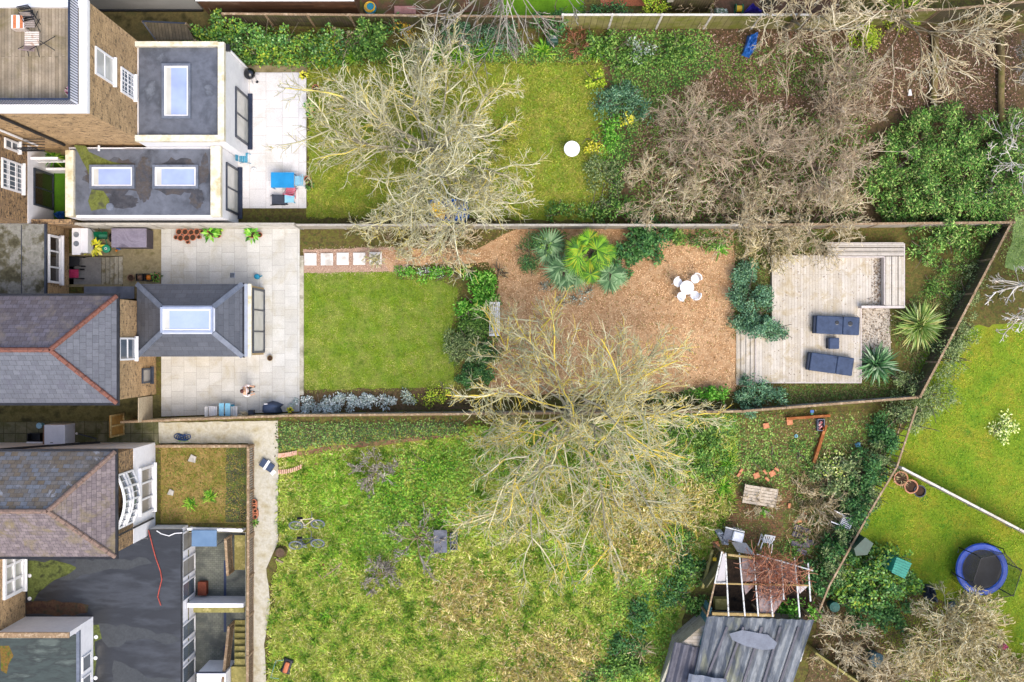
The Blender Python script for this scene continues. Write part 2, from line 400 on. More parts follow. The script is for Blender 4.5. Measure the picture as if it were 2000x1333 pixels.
def grass(name, polys, n, L, Wd, mat, seed, holes=(), e0=10, e1=60, z=0.0, swirl=True, clump=0, feather=.06):
    rg = np.random.default_rng(seed); x, y = scatter(polys, n if not clump else max(1, n//clump), rg, holes)
    x = x+rg.normal(0, feather, len(x)); y = y+rg.normal(0, feather, len(y))
    if clump:
        x = np.repeat(x, clump)+rg.normal(0, .07, len(x)*clump); y = np.repeat(y, clump)+rg.normal(0, .07, len(y)*clump); n = len(x)
    az = rg.uniform(0, 2*np.pi, n)
    if swirl: az = 3*np.sin(x*1.7+1.3*np.sin(y*1.3))+3*np.cos(y*2.1+x*.8)+rg.normal(0, 1.0, n)
    el = np.radians(rg.uniform(e0, e1, n)); LL = L*rg.uniform(.5, 1.3, n); w = Wd*rg.uniform(.7, 1.4, n)
    d = np.stack([np.cos(az)*np.cos(el), np.sin(az)*np.cos(el), np.sin(el)], 1); s = np.stack([-np.sin(az), np.cos(az), 0*az], 1)
    p = np.stack([x, y, np.full(n, z)], 1)
    m = p+d*(LL*.55)[:, None]; tip = m+(d*[1, 1, -.1])*(LL*.5)[:, None]; tip[:, 2] = np.maximum(tip[:, 2], z+.01)
    V = np.stack([p-s*(w*.5)[:, None], p+s*(w*.5)[:, None], m+s*(w*.45)[:, None], tip, m-s*(w*.45)[:, None]], 1).reshape(-1, 3)
    F5 = np.arange(n*5).reshape(-1, 5); return setp(npmesh(name, V, F5, mat), kind='stuff')
def litter(name, polys, n, sz, mat, seed, holes=(), z=.015, feather=.12):
    rg = np.random.default_rng(seed); x, y = scatter(polys, n, rg, holes); n = len(x); x = x+rg.normal(0, feather, n); y = y+rg.normal(0, feather, n)
    p = np.stack([x, y, z+rg.uniform(0, .03, n)], 1); az = rg.uniform(0, 6.28, n)
    V, F = leafquads(p, np.stack([np.cos(az), np.sin(az), 0*az], 1), unit(rg.normal(0, .25, (n, 3))+[0, 0, 1]), sz*rg.uniform(.5, 1.3, n), sz*.6*rg.uniform(.6, 1.3, n))
    return setp(npmesh(name, V, F, mat), kind='stuff')
# ================================================================ MATERIALS
BARK = M('bark', ['#5d5346', '#8a7f6c'], 8, .9, bump=.4)
m_brick = Mbrick('stock_brick', '#dab684', '#b8966a', '#948670', .225, .075, .008, stain='#75624c', stain_s=5, slo=.54, shi=.62, jit=.22, js=1.2, bump=.5, fine=.25)
m_brickd = Mbrick('old_brick', '#c8a474', '#94795c', '#7a6d5c', .225, .075, .008, stain='#52453a', stain_s=7, slo=.52, shi=.6, jit=.22, js=2, bump=.5)
m_render = M('white_render', ['#f0f0f3', '#fafafc'], 1.2, .8, .05, 6)
m_white = M('white_paint', ['#f0f0f2', '#fafafa'], 3, .45, .04, spec=.4)
m_cream = M('cream_coping', ['#d9cfae', '#eae4d0', '#c9bd95'], 1.6, .75, .1, 10)
m_concrete = M('concrete', ['#a7a294', '#c4bfae', '#8d8a76'], 1.2, .9, .14, 14)
m_greyslate = Mbrick('slate_blue', '#6f727a', '#62656d', '#44464c', .3, .26, .007, stain='#5f5f6a', stain_s=1.4, slo=.52, shi=.75, jit=.12, bump=.5, rough=.6, spec=.4)
m_newslate = Mbrick('slate_new', '#5c6069', '#50545d', '#363a41', .5, .26, .007, stain='#3f4650', stain_s=1.4, slo=.55, shi=.75, jit=.12, bump=.5, rough=.5, spec=.5)
m_oldslate = Mbrick('slate_old', '#857a7a', '#6b6165', '#4f484a', .24, .2, .007, stain='#7c7058', stain_s=.9, slo=.5, shi=.62, jit=.25, js=4, bump=.6, rough=.75, bias=-.2)
m_slatepatch = Mbrick('slate_mixed', '#7b8088', '#7a6c58', '#4f4b4a', .28, .2, .007, stain='#a5a8ae', stain_s=.9, slo=.58, shi=.64, jit=.25, js=3, bump=.6, rough=.7)
m_terra = M('terracotta', ['#744a3e', '#85584a', '#62423a'], 5, .8, .15)
m_pot = M('terracotta_pot', ['#b56a4a', '#c98362', '#96553b'], 6, .8, .12)
m_olddridge = M('old_ridge', ['#7a6a60', '#8d7568', '#655850'], 5, .8, .15)
m_felt = M('roof_felt', ['#3c4047', '#5a5f69', '#666b76', '#50555e', '#7c828c'], .55, .4, .2, 3, bump=.15, bs=6, spec=.5, dist=.25, lo=.34, hi=.68)
m_rubber = M('rubber_roof', ['#1c1e22', '#2e3136', '#25282c', '#3c4046', '#1f2124'], .5, .28, .22, 2, bump=.1, bs=5, spec=.5, scl=(.5, 1.8, 1), dist=.1, lo=.28, hi=.72)
m_mossroof = M('mossy_roof', ['#7b7b72', '#8d8d86', '#5b5844', '#3e3c2a'], 1.3, .85, .25, 8, lo=.35, hi=.68)
m_greenroof = M('green_roof', ['#2c3632', '#3a4641', '#2a322e', '#545f58'], 1.1, .4, .2, 4, spec=.5, dist=.2, scl=(.6, 2, 1))
m_moss = M('moss_patch', ['#59602a', '#70783a', '#4c4f38'], 3, .95, .25)
m_black = M('black_plastic', ['#1c1e22', '#2b2d33'], 4, .45, .1)
m_navy = M('navy_trim', ['#232c40', '#323c52'], 3, .4, .08)
m_anth = M('anthracite_frame', ['#2c3340', '#3c4452'], 3, .4, .08)
m_steel = M('steel', ['#8f969c', '#b5babd'], 4, .35, .1, metal=.6)
m_glass = Mglass('window_glass', '#59646f'); m_glassl = Mglass('skylight_glass', '#98a8d0', .12); m_glassd = Mglass('dark_glass', '#2c2622')
m_blind = Mglass('blind_glass', '#bcbcb4', .2)
m_blindg = Mglass('grey_blind_glass', '#8d8a86', .2)
m_pave = Mbrick('paving_beige', '#d0d0ca', '#c4c3bc', '#a4a39c', .6, .6, .008, swap=True, stain='#b4ac94', stain_s=.9, slo=.5, shi=.8, jit=.09, js=1.2, bump=.3, rough=.7)
m_paveA = Mbrick('paving_white', '#ece9e8', '#e0dedd', '#c2bfbb', .85, .78, .01, swap=True, stain='#c8c4b8', stain_s=.8, slo=.5, shi=.8, jit=.08, js=1.2, bump=.3, rough=.6)
m_paveold = Mbrick('paving_old', '#6b6a50', '#77745c', '#45442f', .55, .55, .015, stain='#4d5028', stain_s=1.2, slo=.45, shi=.65, jit=.2, off=0, rough=.9)
m_sett = Mbrick('small_setts', '#707468', '#7c7f74', '#565a50', .2, .1, .008, stain='#4a4f4c', stain_s=.7, slo=.4, shi=.6, jit=.15, rough=.6)
m_mudconc = M('brown_concrete', ['#8a7e5e', '#9a8e6c', '#7c724e'], 2.2, .9, .16, 10)
m_pathconc = M('path_concrete', ['#b0aa94', '#c4c0b0', '#bab49e', '#a89e7c'], 1.6, .9, .14, 12, lo=.32, hi=.7)
m_deckA = Mbrick('old_decking', '#aa9c86', '#8c7e68', '#5d5344', 6, .13, .006, swap=True, stain='#6d6334', stain_s=.7, slo=.5, shi=.72, jit=.3, js=1.5, bump=.6)
m_deckB = Mbrick('pale_decking', '#d6cfc2', '#c4baa8', '#a39a8e', 5, .14, .007, swap=True, stain='#ac9c78', stain_s=1.6, slo=.5, shi=.74, jit=.14, js=1.6, bump=.5)
m_deckH = Mbrick('pale_decking_across', '#c9c2b6', '#b5ad9f', '#94897f', 5, .12, .007, stain='#b0a48a', stain_s=1.1, slo=.58, shi=.78, jit=.12, js=4, bump=.5)
m_fenceg = Mbrick('green_stained_boards', '#9d9560', '#8b8552', '#57552f', .3, 6, .012, swap=False, stain='#7a7f2e', stain_s=1, slo=.45, shi=.65, jit=.2, bump=.5)
m_fencew = Mbrick('pale_boards', '#bdb4a6', '#a79d8e', '#7c7264', 1.8, .16, .008, stain='#8d8468', stain_s=1, slo=.5, shi=.7, jit=.15, bump=.5)
m_fenceb = Mbrick('dark_fence_boards', '#6b6048', '#5a5140', '#38301f', .12, 6, .01, stain='#55592a', stain_s=1.4, slo=.45, shi=.65, jit=.2, bump=.5)
m_panelw = M('pale_wall', ['#cfc9bd', '#ddd8ce', '#b5ae9c'], 1.5, .8, .1)
m_timber = M('timber', ['#b59c68', '#9b8350', '#c4ad7c'], 3, .8, .16, scl=(1, 1, 1))
m_timberg = M('greenish_timber', ['#a39a5e', '#8b8448', '#b5a96c'], 3, .8, .16)
m_timbers = M('slat_timber', ['#a98f72', '#8d7659', '#c0a98c'], 5, .8, .16)
m_orangewood = M('rusty_board', ['#a8622d', '#8a4f26', '#b87a45'], 3, .8, .2)
m_browncl = Mbrick('brown_cladding', '#7d5a44', '#5f4536', '#3d2c22', 3, .25, .006, stain='#a08a78', stain_s=.6, slo=.55, shi=.8, jit=.2, rough=.5)
# ground
m_ground = M('rough_soil', ['#545226', '#66662c', '#5c4c2e', '#485420'], 4, .95, .3, 10, bump=.4, bs=14)
m_soil = M('dark_soil', ['#57452f', '#6a553e', '#5a502e', '#4c3c2c'], 4.5, .95, .3, 12, bump=.5, bs=16)
m_soilm = M('mossy_soil', ['#5c5028', '#6f6434', '#525a24', '#6a5034'], 4, .95, .3, 12, bump=.5, bs=16)
m_lawn = M('lawn', ['#527010', '#708818', '#748c28', '#84903e', '#5a7418'], 1.2, .95, .2, 9, bump=.35, bs=24, lo=.3, hi=.7)
m_lawnA = M('olive_lawn', ['#627618', '#828c24', '#768a28', '#94903e', '#647c1a'], 1.8, .95, .22, 9, bump=.35, bs=24, lo=.3, hi=.7)
m_lawnR = M('bright_lawn', ['#557c10', '#6f8a18', '#76901e', '#8a9024', '#557a1c'], 1.0, .95, .16, 8, bump=.35, bs=24, lo=.3, hi=.7)
m_wild = M('wild_ground', ['#7a8c28', '#92a038', '#a09c4c', '#829030', '#868446'], 2.0, .95, .25, 9, bump=.4, bs=18, lo=.3, hi=.7)
m_square = M('square_bed_turf', ['#5d6a1e', '#7d7232', '#957d4a', '#6f6a2c'], .9, .95, .25, 9, lo=.3, hi=.68)
m_chip = M('bark_chippings', ['#b89068', '#c8a67e', '#ac865e', '#c09a72'], 1.6, .95, .16, 40, bump=.6, bs=40)
m_gravelp = M('pink_gravel', ['#a98c78', '#bfa28c', '#8d7463'], 14, .95, .2, 50, bump=.5, bs=40)
m_turf = M('artificial_turf', ['#3f6a10', '#4f7d14'], 1.5, .95, .1)

# ================================================================ GROUND (grid with holes for the sunken yards)
def gridground():
    hol = [(369, 1040, 480, 1500), (131, 500, 240, 556)]
    xs = sorted({-6000, 131, 240, 369, 480, 8000}); ys = sorted({-5000, 500, 556, 1040, 1500, 6000})
    def sub(a): 
        return a
    m = MB()
    for i in range(len(xs)-1):
        for j in range(len(ys)-1):
            cx, cy = (xs[i]+xs[i+1])/2, (ys[j]+ys[j+1])/2
            if any(h[0] < cx < h[2] and h[1] < cy < h[3] for h in hol): continue
            a, b = Wp(xs[i], ys[j]), Wp(xs[i+1], ys[j+1])
            m.add([(a.x, b.y, 0), (b.x, b.y, 0), (b.x, a.y, 0), (a.x, a.y, 0)], [(0, 1, 2, 3)])
    return m
struct('ground', gridground(), m_ground)
sheet('lawn', [(600, 120), (760, 112), (1000, 118), (1130, 105), (1185, 130), (1190, 300), (1170, 430), (600, 425)], .006, m_lawnA, jag=.12)
sheet('soil', [(1180, 50), (1990, 45), (2060, 430), (1950, 470), (1400, 445), (1190, 425)], .006, m_soil, jag=.2)
sheet('soil', [(460, 92), (1180, 90), (1180, 128), (900, 120), (600, 135), (600, 140), (460, 135)], .010, m_soilm, jag=.12)
sheet('lawn', [(593, 530), (780, 530), (860, 540), (905, 560), (900, 650), (905, 762), (593, 770)], .006, m_lawn, jag=.05)
sheet('soil', [(593, 762), (905, 755), (920, 800), (575, 806)], .010, m_soil, jag=.06)
sheet('soil', [(770, 515), (975, 512), (975, 560), (960, 650), (965, 770), (890, 772), (880, 640), (896, 566), (860, 548), (775, 545)], .010, m_soilm, jag=.06)
sheet('gravel', [(593, 488), (800, 482), (800, 530), (593, 534)], .014, m_gravelp, jag=.03)
sheet('bark_path', [(745, 490), (800, 484), (930, 488), (1000, 450), (1030, 442), (1432, 442), (1440, 620), (1437, 765), (955, 772), (948, 690), (958, 640), (975, 540), (955, 514), (780, 518), (760, 532)], .018, m_chip, jag=.05)
sheet('soil', [(1434, 440), (1960, 440), (1775, 785), (1440, 800)], .012, m_soilm, jag=.05)
sheet('lawn', [(1985, 420), (2200, 420), (2200, 530), (1960, 530)], .010, M('pale_lawn', ['#7f9a5a', '#8fa868', '#70904c'], 2, .95, .15), jag=.1)
sheet('soil', [(1850, 530), (2200, 520), (2200, 690), (1800, 700)], .014, m_soilm, jag=.1)
sheet('lawn', [(1800, 690), (1900, 640), (2200, 600), (2200, 1500), (1760, 1500), (1700, 1250), (1650, 1100), (1700, 960), (1780, 800)], .018, m_lawnR, jag=.1)
sheet('wild_lawn', [(545, 838), (900, 835), (1440, 812), (1440, 900), (1400, 1060), (1340, 1180), (1290, 1400), (520, 1400), (545, 1080)], .008, m_wild, jag=.1)
sheet('soil', [(1445, 810), (1760, 800), (1700, 930), (1620, 1120), (1560, 1085), (1400, 1070), (1425, 930)], .012, m_soilm, jag=.1)
sheet('brick_path', [(1440, 960), (1545, 955), (1560, 1050), (1430, 1062), (1410, 1010)], .016, Mbrick('herringbone', '#8a5f42', '#7a5a3a', '#5a5030', .21, .1, .01, stain='#5f6a28', stain_s=1.5, slo=.48, shi=.62, jit=.25), jag=.1)
sheet('soil', [(1600, 1180), (1760, 1090), (1860, 1200), (2050, 1330), (2050, 1420), (1560, 1420)], .022, m_soil, jag=.1)
struct('patio', MB().pprism([(440, 142), (598, 142), (598, 407), (440, 407)], -.1, .08), m_paveA)
sheet('patio_edge', [(462, 128), (600, 128), (600, 142), (462, 142)], .02, m_mudconc)
struct('patio', MB().pprism([(315, 445), (585, 445), (585, 804), (315, 814)], -.1, .09), m_pave)
struct('patio_edge', MB().pb(585, 500, 593, 772, -.1, .10), m_concrete)
sheet('yard', [(142, 436), (315, 436), (315, 560), (240, 560), (240, 500), (142, 500)], .004, m_mudconc)
sheet('yard', [(0, 786), (315, 772), (315, 822), (-300, 850)], .006, M('damp_concrete', ['#4d4a26', '#66613a', '#3b3a20'], 1.4, .9, .2))
sheet('side_path', [(-300, 826), (310, 822), (310, 868), (-300, 868)], .010, m_paveold)
sheet('path', [(310, 826), (543, 822), (543, 868), (543, 1060), (520, 1110), (528, 1180), (516, 1260), (524, 1420), (485, 1420), (485, 866), (310, 866)], .018, m_pathconc, jag=.02)
sheet('garden_bed', [(314, 868), (482, 868), (482, 1022), (314, 1022)], .012, m_square)
sheet('soil', [(441, 872), (481, 872), (481, 1020), (441, 1020)], .018, M('dark_border', ['#3b3d2c', '#4f5238', '#5c6a2e'], 2, .95, .3), jag=.04)
# neighbours' ground beyond the top fence
sheet('lawn', [(1000, -60), (1140, -60), (1140, 34), (960, 34)], .006, M('lush_lawn', ['#5f8a14', '#6c9a1c'], 1, .95, .2))
sheet('yard', [(1160, -60), (1292, -60), (1292, 12), (1175, 12)], .006, M('red_concrete', ['#9a5a3c', '#a8684a'], 1, .9, .15))
sheet('yard', [(700, -60), (960, -60), (960, 20), (700, 40)], .005, M('brown_yard', ['#7a4a34', '#66503a', '#4f5a24'], 1.2, .9, .2))
sheet('yard', [(1395, -60), (1640, -60), (1640, 30), (1395, 30)], .005, M('clutter_yard', ['#4f3a2a', '#6a5040', '#3f3a28'], 1.2, .9, .2))
sheet('yard', [(180, 15), (460, 15), (460, 92), (180, 92)], .006, M('alley_floor', ['#5c5a34', '#74683f', '#4a4526'], 1.4, .9, .2))
# sunken patio and steps
a = Wp(369, 1040); b = Wp(480, 1500)
m = MB(); m.add([(a.x-.3, b.y, -1.1), (b.x, b.y, -1.1), (b.x, a.y, -1.1), (a.x-.3, a.y, -1.1)], [(0, 1, 2, 3)]); struct('sunken_patio', m, m_sett)
m = MB(); m.box(b.x-.02, b.y, -1.1, b.x+.10, a.y, -.004); m.box(a.x-.3, a.y-.02, -1.1, b.x-.02, a.y+.1, -.004); struct('retaining_wall', m, m_concrete)
m = MB()
for y0, y1 in ((1095, 1165), (1190, 1235), (1262, 1420)): m.pprism([(437, y0), (442, y0), (442, y1), (437, y1)], -1.099, -1.09)
struct('drain', m, M('drain_water', ['#1c2c4a', '#24365a'], 2, .3, .1))
a = Wp(131, 500); b = Wp(240, 556)
m = MB().box(a.x, b.y, -.8, b.x, a.y, -.72); struct('lower_yard', m, M('grey_yard', ['#8f8c88', '#a19e98'], 2, .9, .12))
m = MB(); riser_shade = MB()
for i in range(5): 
    xr = b.x-i*.26; m.box(xr-.28, b.y+.02, -.72, xr, a.y-.02, -.12-.14*i); riser_shade.box(xr-.265, b.y+.02, -.119-.14*i, xr-.245, a.y-.02, -.112-.14*i)
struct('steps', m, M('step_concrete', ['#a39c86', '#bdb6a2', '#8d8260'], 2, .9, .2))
struct('step_shade_strips', riser_shade, M('step_shade', ['#5f5a4c', '#6f6a58'], 3, .9))  # dark strips added along the tread edges as painted riser shading
m = MB(); m.box(a.x, a.y, -.72, b.x, a.y+.12, .05); m.box(a.x, b.y-.12, -.72, b.x, b.y, .05); struct('yard_kerb', m, m_mudconc)

# ================================================================ BUILDINGS
def xz(X, z): return 1000+X*1968/(48-z)
def win_x(parent, X, y0, y1, z0, z1, cols=2, rows=2, fm=None, gm=None, fw=.08, depth=.07, name='window', sill=True, bars=0):
    """window in a wall facing +X"""
    fm = fm or m_white; gm = gm or m_glass; y0, y1 = min(y0, y1), max(y0, y1)
    f = MB(); f.box(X, y0, z0, X+depth, y0+fw, z1); f.box(X, y1-fw, z0, X+depth, y1, z1); f.box(X, y0+fw, z0, X+depth, y1-fw, z0+fw); f.box(X, y0+fw, z1-fw, X+depth, y1-fw, z1)
    for i in range(1, cols): yy = y0+(y1-y0)*i/cols; f.box(X, yy-fw*.35, z0+fw, X+depth*.8, yy+fw*.35, z1-fw)
    for i in range(1, rows): zz = z0+(z1-z0)*i/rows; f.box(X, y0+fw, zz-fw*.4, X+depth*.9, y1-fw, zz+fw*.4)
    for i in range(1, bars): yy = y0+(y1-y0)*i/bars; f.box(X, yy-.012, z0+fw, X+depth*.7, yy+.012, z1-fw)
    if bars:
        for zz in (z0+(z1-z0)*.25, z0+(z1-z0)*.75): f.box(X, y0+fw, zz-.012, X+depth*.7, y1-fw, zz+.012)
    if sill: f.box(X, y0-.06, z0-.07, X+depth+.09, y1+.06, z0-.004)
    o = f.build(name, fm, parent)
    MB().box(X+.005, y0+fw*.5, z0+fw*.5, X+.03, y1-fw*.5, z1-fw*.5).build('pane', gm, o); return o
def pts_roof(m, quads): 
    for q in quads: m.add(q, [tuple(range(len(q)))])
def ridge(name, pts, mat, parent, r=.11, step=.42):
    m = MB()
    for i in range(len(pts)-1):
        p, q = Vector(pts[i]), Vector(pts[i+1]); n = max(1, int((q-p).length/step))
        for k in range(n): m.tube([p.lerp(q, k/n), p.lerp(q, (k+.97)/n)], [r, r*.9], 8)
    return m.build(name, mat, parent)
# ---- House A: brick block with a roof terrace
XA = -16.40; YA0, YA1 = 8.84, 13.14
hA = thing('brick_house', 'tall tan brick house with a wooden roof terrace and white parapet, top left', 'house', (XA-4, 11, 0))
MB().box(-27, YA0, 0, XA, YA1, 8.95).build('wall', m_brick, hA)
m = MB(); m.box(XA-.28, YA0-.03, 8.954, XA+.04, YA1+.03, 9.2); m.box(-27, YA0-.03, 8.954, XA-.28, YA0+.27, 9.2); m.box(-27, YA1-.27, 8.954, XA-.28, YA1+.03, 9.2); m.build('parapet', m_white, hA)
MB().box(-27, YA0+.27, 8.954, XA-.28, YA1-.27, 9.03).build('roof_deck', m_deckA, hA)
m = MB(); m.box(XA-.34, YA0+.29, 9.2, XA-.32, YA1-.1, 9.93); m.box(-27, YA0+.29, 9.2, XA-.34, YA0+.31, 9.93); rl = m.build('railing', M('railing_panel', ['#e2e6f2', '#eef0f8'], 2, .4, .05), hA)
m = MB(); y = YA0+.35
while y < YA1: m.box(XA-.318, y, 9.2, XA-.30, y+.03, 9.93); y += .105
x = XA-.4
while x > -23: m.box(x, YA0+.26, 9.2, x+.03, YA0+.285, 9.93); x -= .105
m.box(XA-.36, YA0+.27, 9.932, XA-.29, YA1, 9.97); m.box(-27, YA0+.255, 9.932, XA-.36, YA0+.33, 9.97); m.build('baluster', m_navy, rl)
win_x(hA, XA, 10.5, 11.6, 6.6, 8.4, 1, 2, depth=.06, gm=m_blind); win_x(hA, XA, 10.43, 11.5, 4.35, 5.8, 2, 2, depth=.06, bars=6)
MB().tube([(-20.0, YA0-.08, 3.0), (-20.0, YA0-.08, 8.9)], .07).build('downpipe', m_black, hA)
MB().tube([(-21.2, YA0-.10, 3.0), (-21.2, YA0-.10, 8.9)], .05).build('downpipe', m_white, hA)
m = MB()
for k in range(7): m.box(-21.1+k*.12, 8.2, 4.4, -21.07+k*.12, 8.23, 5.1)
for z in (4.4, 5.1): m.box(-21.2, 8.2, z, -20.2, 8.24, z+.03)
for k in range(5): m.box(-21.2, 8.24+k*.12, 4.4, -20.2, 8.27+k*.12, 4.43)
m.build('balcony', m_black, hA)
# ---- rear wall of house A at the far left with white ground floor
XR = -21.83
hA2 = thing('rear_wing', 'brick rear wing with white rendered ground floor beside a strip of artificial turf', 'house', (XR-2, 7, 0))
MB().box(-27, 5.3, 2.6, XR, YA0-.02, 8.9).build('wall', m_brickd, hA2); MB().box(-27, 5.3, 0, XR+.02, YA0-.02, 2.596).build('ground_floor', m_render, hA2)
win_x(hA2, XR, 6.55, 7.85, 3.15, 4.95, 2, 3, bars=6); win_x(hA2, XR, 8.3, 8.75, 3.5, 4.7, 1, 2)
win_x(hA2, XR+.02, 6.2, 7.9, .15, 2.1, 2, 1, fm=m_anth, gm=m_glassd, name='door', sill=False)
m = MB(); m.box(XR+.03, 7.98, 0, XR+1.05, 8.1, .9); m.build('garden_wall', m_render, hA2)
m = MB()
for k in range(9): m.box(XR-.3+k*.17, 8.24, 1.6, XR-.2+k*.17, 8.32, 2.3)
m.box(XR-.35, 8.22, 2.3, XR+1.25, 8.34, 2.34); m.box(XR-.35, 8.22, 1.58, XR+1.25, 8.34, 1.6); m.build('railing', m_white, hA2)
sheet('artificial_turf', [(104, 290), (129, 290), (129, 428), (104, 428)], .01, m_turf)
# ---- Extension A1 and A2
def flat_ext(label, x0, x1, y0, y1, zt, coping, wm, fm, name='house_extension', cw=.32):
    t = thing(name, label, 'extension', ((x0+x1)/2, (y0+y1)/2, 0))
    MB().box(x0, y0, 0, x1, y1, zt-.3).build('wall', wm, t)
    MB().box(x0+.1, y0+.1, zt-.298, x1-cw+.02, y1-.1, zt-.2).build('roof', fm, t)
    m = MB(); c = coping
    if 'r' in c: m.box(x1-cw, y0, zt-.296, x1+.03, y1, zt)
    if 'b' in c: m.box(x0, y0-.03, zt-.296, x1-cw, y0+cw, zt)
    if 't' in c: m.box(x0, y1-.18, zt-.296, x1-cw, y1+.03, zt-.002)
    m.build('coping', m_cream, t)
    if 'l' in c: MB().box(x0-.03, y0+.0, zt-.296, x0+.33, y1-.18, zt-.004).build('coping', m_cream, t)
    return t
def skylight(parent, x0, y0, x1, y1, z, gm=None, h=.16, fm=None, fw=.1):
    fm = fm or m_greyf
    f = MB(); f.box(x0, y0, z, x0+fw, y1, z+h); f.box(x1-fw, y0, z, x1, y1, z+h); f.box(x0+fw, y0, z, x1-fw, y0+fw, z+h); f.box(x0+fw, y1-fw, z, x1-fw, y1, z+h)
    o = f.build('skylight', fm, parent)
    m = MB(); g = fw; i = .07
    m.box(x0+g, y0+g, z, x0+g+i, y1-g, z+h*.7); m.box(x1-g-i, y0+g, z, x1-g, y1-g, z+h*.7); m.box(x0+g+i, y0+g, z, x1-g-i, y0+g+i, z+h*.7); m.box(x0+g+i, y1-g-i, z, x1-g-i, y1-g, z+h*.7)
    m.build('frame', m_white, o)
    MB().box(x0+g+i, y0+g+i, z+.01, x1-g-i, y1-g-i, z+h*.5).build('pane', gm or m_glassl, o)
    MB().box(x0+g+i, y0+g+i, z+h*.502, x0+g+i+.22, y1-g-i, z+h*.52).build('reveal_strip', m_blind, o); return o  # pale strip added on the pane, standing for the white inner reveal
m_greyf = M('grey_kerb', ['#626a78', '#747c8a'], 3, .5, .06)
X1, X0 = -12.55, XA+.002
A1 = flat_ext('white walled flat roofed extension with one tall skylight set crosswise, nearest the top patio', X0, X1, 8.72, 13.0, 4.2, 'rbt', m_render, m_felt, cw=.24)
q0, q1 = Wp(318, 126, 4.0), Wp(374, 233, 4.0); skylight(A1, q0.x, q1.y, q1.x, q0.y, 3.998, m_glassl)
win_x(A1, X1, 9.25, 11.55, .15, 2.35, 2, 1, fm=m_anth, gm=m_blind, name='door', sill=False, fw=.1)
MB().box(X1+.0, 9.1, .081, X1+.22, 11.75, .16).build('doorstep', m_navy, A1)
MB().tube([(X1+.07, 12.85, .1), (X1+.07, 12.85, 3.8)], .05).build('downpipe', m_white, A1)
MB().box(X1+.03, 12.7, 3.75, X1+.2, 12.98, 3.95).build('hopper', m_black, A1)
X2 = -13.03
A2 = flat_ext('long flat roofed grey extension with two skylights and mossy stains, over the red boundary edge of the centre garden', -19.9, X2, 5.55, 8.70, 3.05, 'rl', m_render, m_felt, cw=.42)
A2["label"] = 'long low flat roofed grey extension with a pair of skylights and green moss stains'
for xa, xb in ((176, 264), (299, 388)):
    q0, q1 = Wp(xa, 323, 2.9), Wp(xb, 369, 2.9); skylight(A2, q0.x, q1.y, q1.x, q0.y, 2.852)
win_x(A2, X2, 5.95, 8.15, .15, 2.15, 2, 1, fm=m_anth, gm=m_blind, name='door', sill=False, fw=.1)
MB().box(X2+.0, 5.8, .081, X2+.22, 8.25, .16).build('doorstep', m_navy, A2)
m = MB()
rg = random.Random(5)
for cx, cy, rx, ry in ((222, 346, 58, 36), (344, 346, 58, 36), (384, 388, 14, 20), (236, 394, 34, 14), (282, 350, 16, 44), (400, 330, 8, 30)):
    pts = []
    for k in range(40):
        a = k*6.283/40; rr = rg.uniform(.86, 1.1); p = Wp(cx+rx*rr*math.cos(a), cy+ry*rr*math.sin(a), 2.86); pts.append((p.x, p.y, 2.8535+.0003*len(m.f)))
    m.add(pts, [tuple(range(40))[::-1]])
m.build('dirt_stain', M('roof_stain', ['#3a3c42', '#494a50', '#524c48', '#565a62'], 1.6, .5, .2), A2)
q = Wp(195, 290, 2.9); m = MB(); m.tube([(q.x, q.y, 2.9), (q.x+1.1, q.y, 2.9)], .025); m.box(q.x-.08, q.y-.12, 2.86, q.x, q.y+.12, 2.93)
setp(m.build('broom', m_white), 'white handled squeegee left lying on the grey flat roof', 'broom')
q = Wp(214, 404, 2.9); MB().lathe((q.x, q.y, 2.856), [(.18, 0), (.16, .04), (.05, .05)], 16).build('drain_cover', m_greyf, A2)
# ---- House B
XB = -16.87; YB1, YB0 = 1.93, -2.65; ZE, ZR = 5.0, 6.8
def hip_house(label, XB, Y0, Y1, xr, roofm, patchm, ridgem, wallm, name='brick_house', zlow=None, lowm=None):
    t = thing(name, label, 'house', (XB-3, (Y0+Y1)/2, 0)); yc = (Y0+Y1)/2; XL = -27
    z0 = 0
    if zlow: MB().box(XL, Y0+.12, 0, XB-.06, Y1-.12, zlow).build('ground_floor', lowm, t); z0 = zlow+.002
    MB().box(XL, Y0+.12, z0, XB-.08, Y1-.12, ZE).build('wall', wallm, t)
    m = MB(); m.add([(XL, yc, ZR), (xr, yc, ZR), (XB, Y1, ZE), (XL, Y1, ZE)], [(3, 2, 1, 0)[::-1]][0:1]); 
    north = m.build('roof_slope', patchm, t)
    m = MB(); m.add([(XL, Y0, ZE), (XB, Y0, ZE), (xr, yc, ZR), (XL, yc, ZR)], [(0, 1, 2, 3)]); m.add([(XB, Y0, ZE), (XB, Y1, ZE), (xr, yc, ZR)], [(0, 1, 2)]); m.build('roof', roofm, t)
    ridge('ridge_tiles', [(XL, yc, ZR), (xr, yc, ZR)], ridgem, t); ridge('ridge_tiles', [(xr, yc, ZR), (XB, Y1, ZE)], ridgem, t); ridge('ridge_tiles', [(xr, yc, ZR), (XB, Y0, ZE)], ridgem, t)
    m = MB(); m.box(XL, Y1, ZE-.1, XB+.1, Y1+.1, ZE+.01); m.box(XL, Y0-.1, ZE-.1, XB+.1, Y0, ZE+.01); m.box(XB, Y0, ZE-.1, XB+.1, Y1, ZE+.01); m.build('gutter', m_black, t)
    return t
hB = hip_house('brick house with blue grey slates and clean red ridge tiles', XB, YB0, YB1, -18.9, m_greyslate, Mbrick('slate_brownish', '#7a7680', '#6a6468', '#48454a', .28, .22, .007, stain='#8a8074', stain_s=.9, slo=.5, shi=.7, jit=.2, bump=.5, rough=.7), m_terra, m_brick)
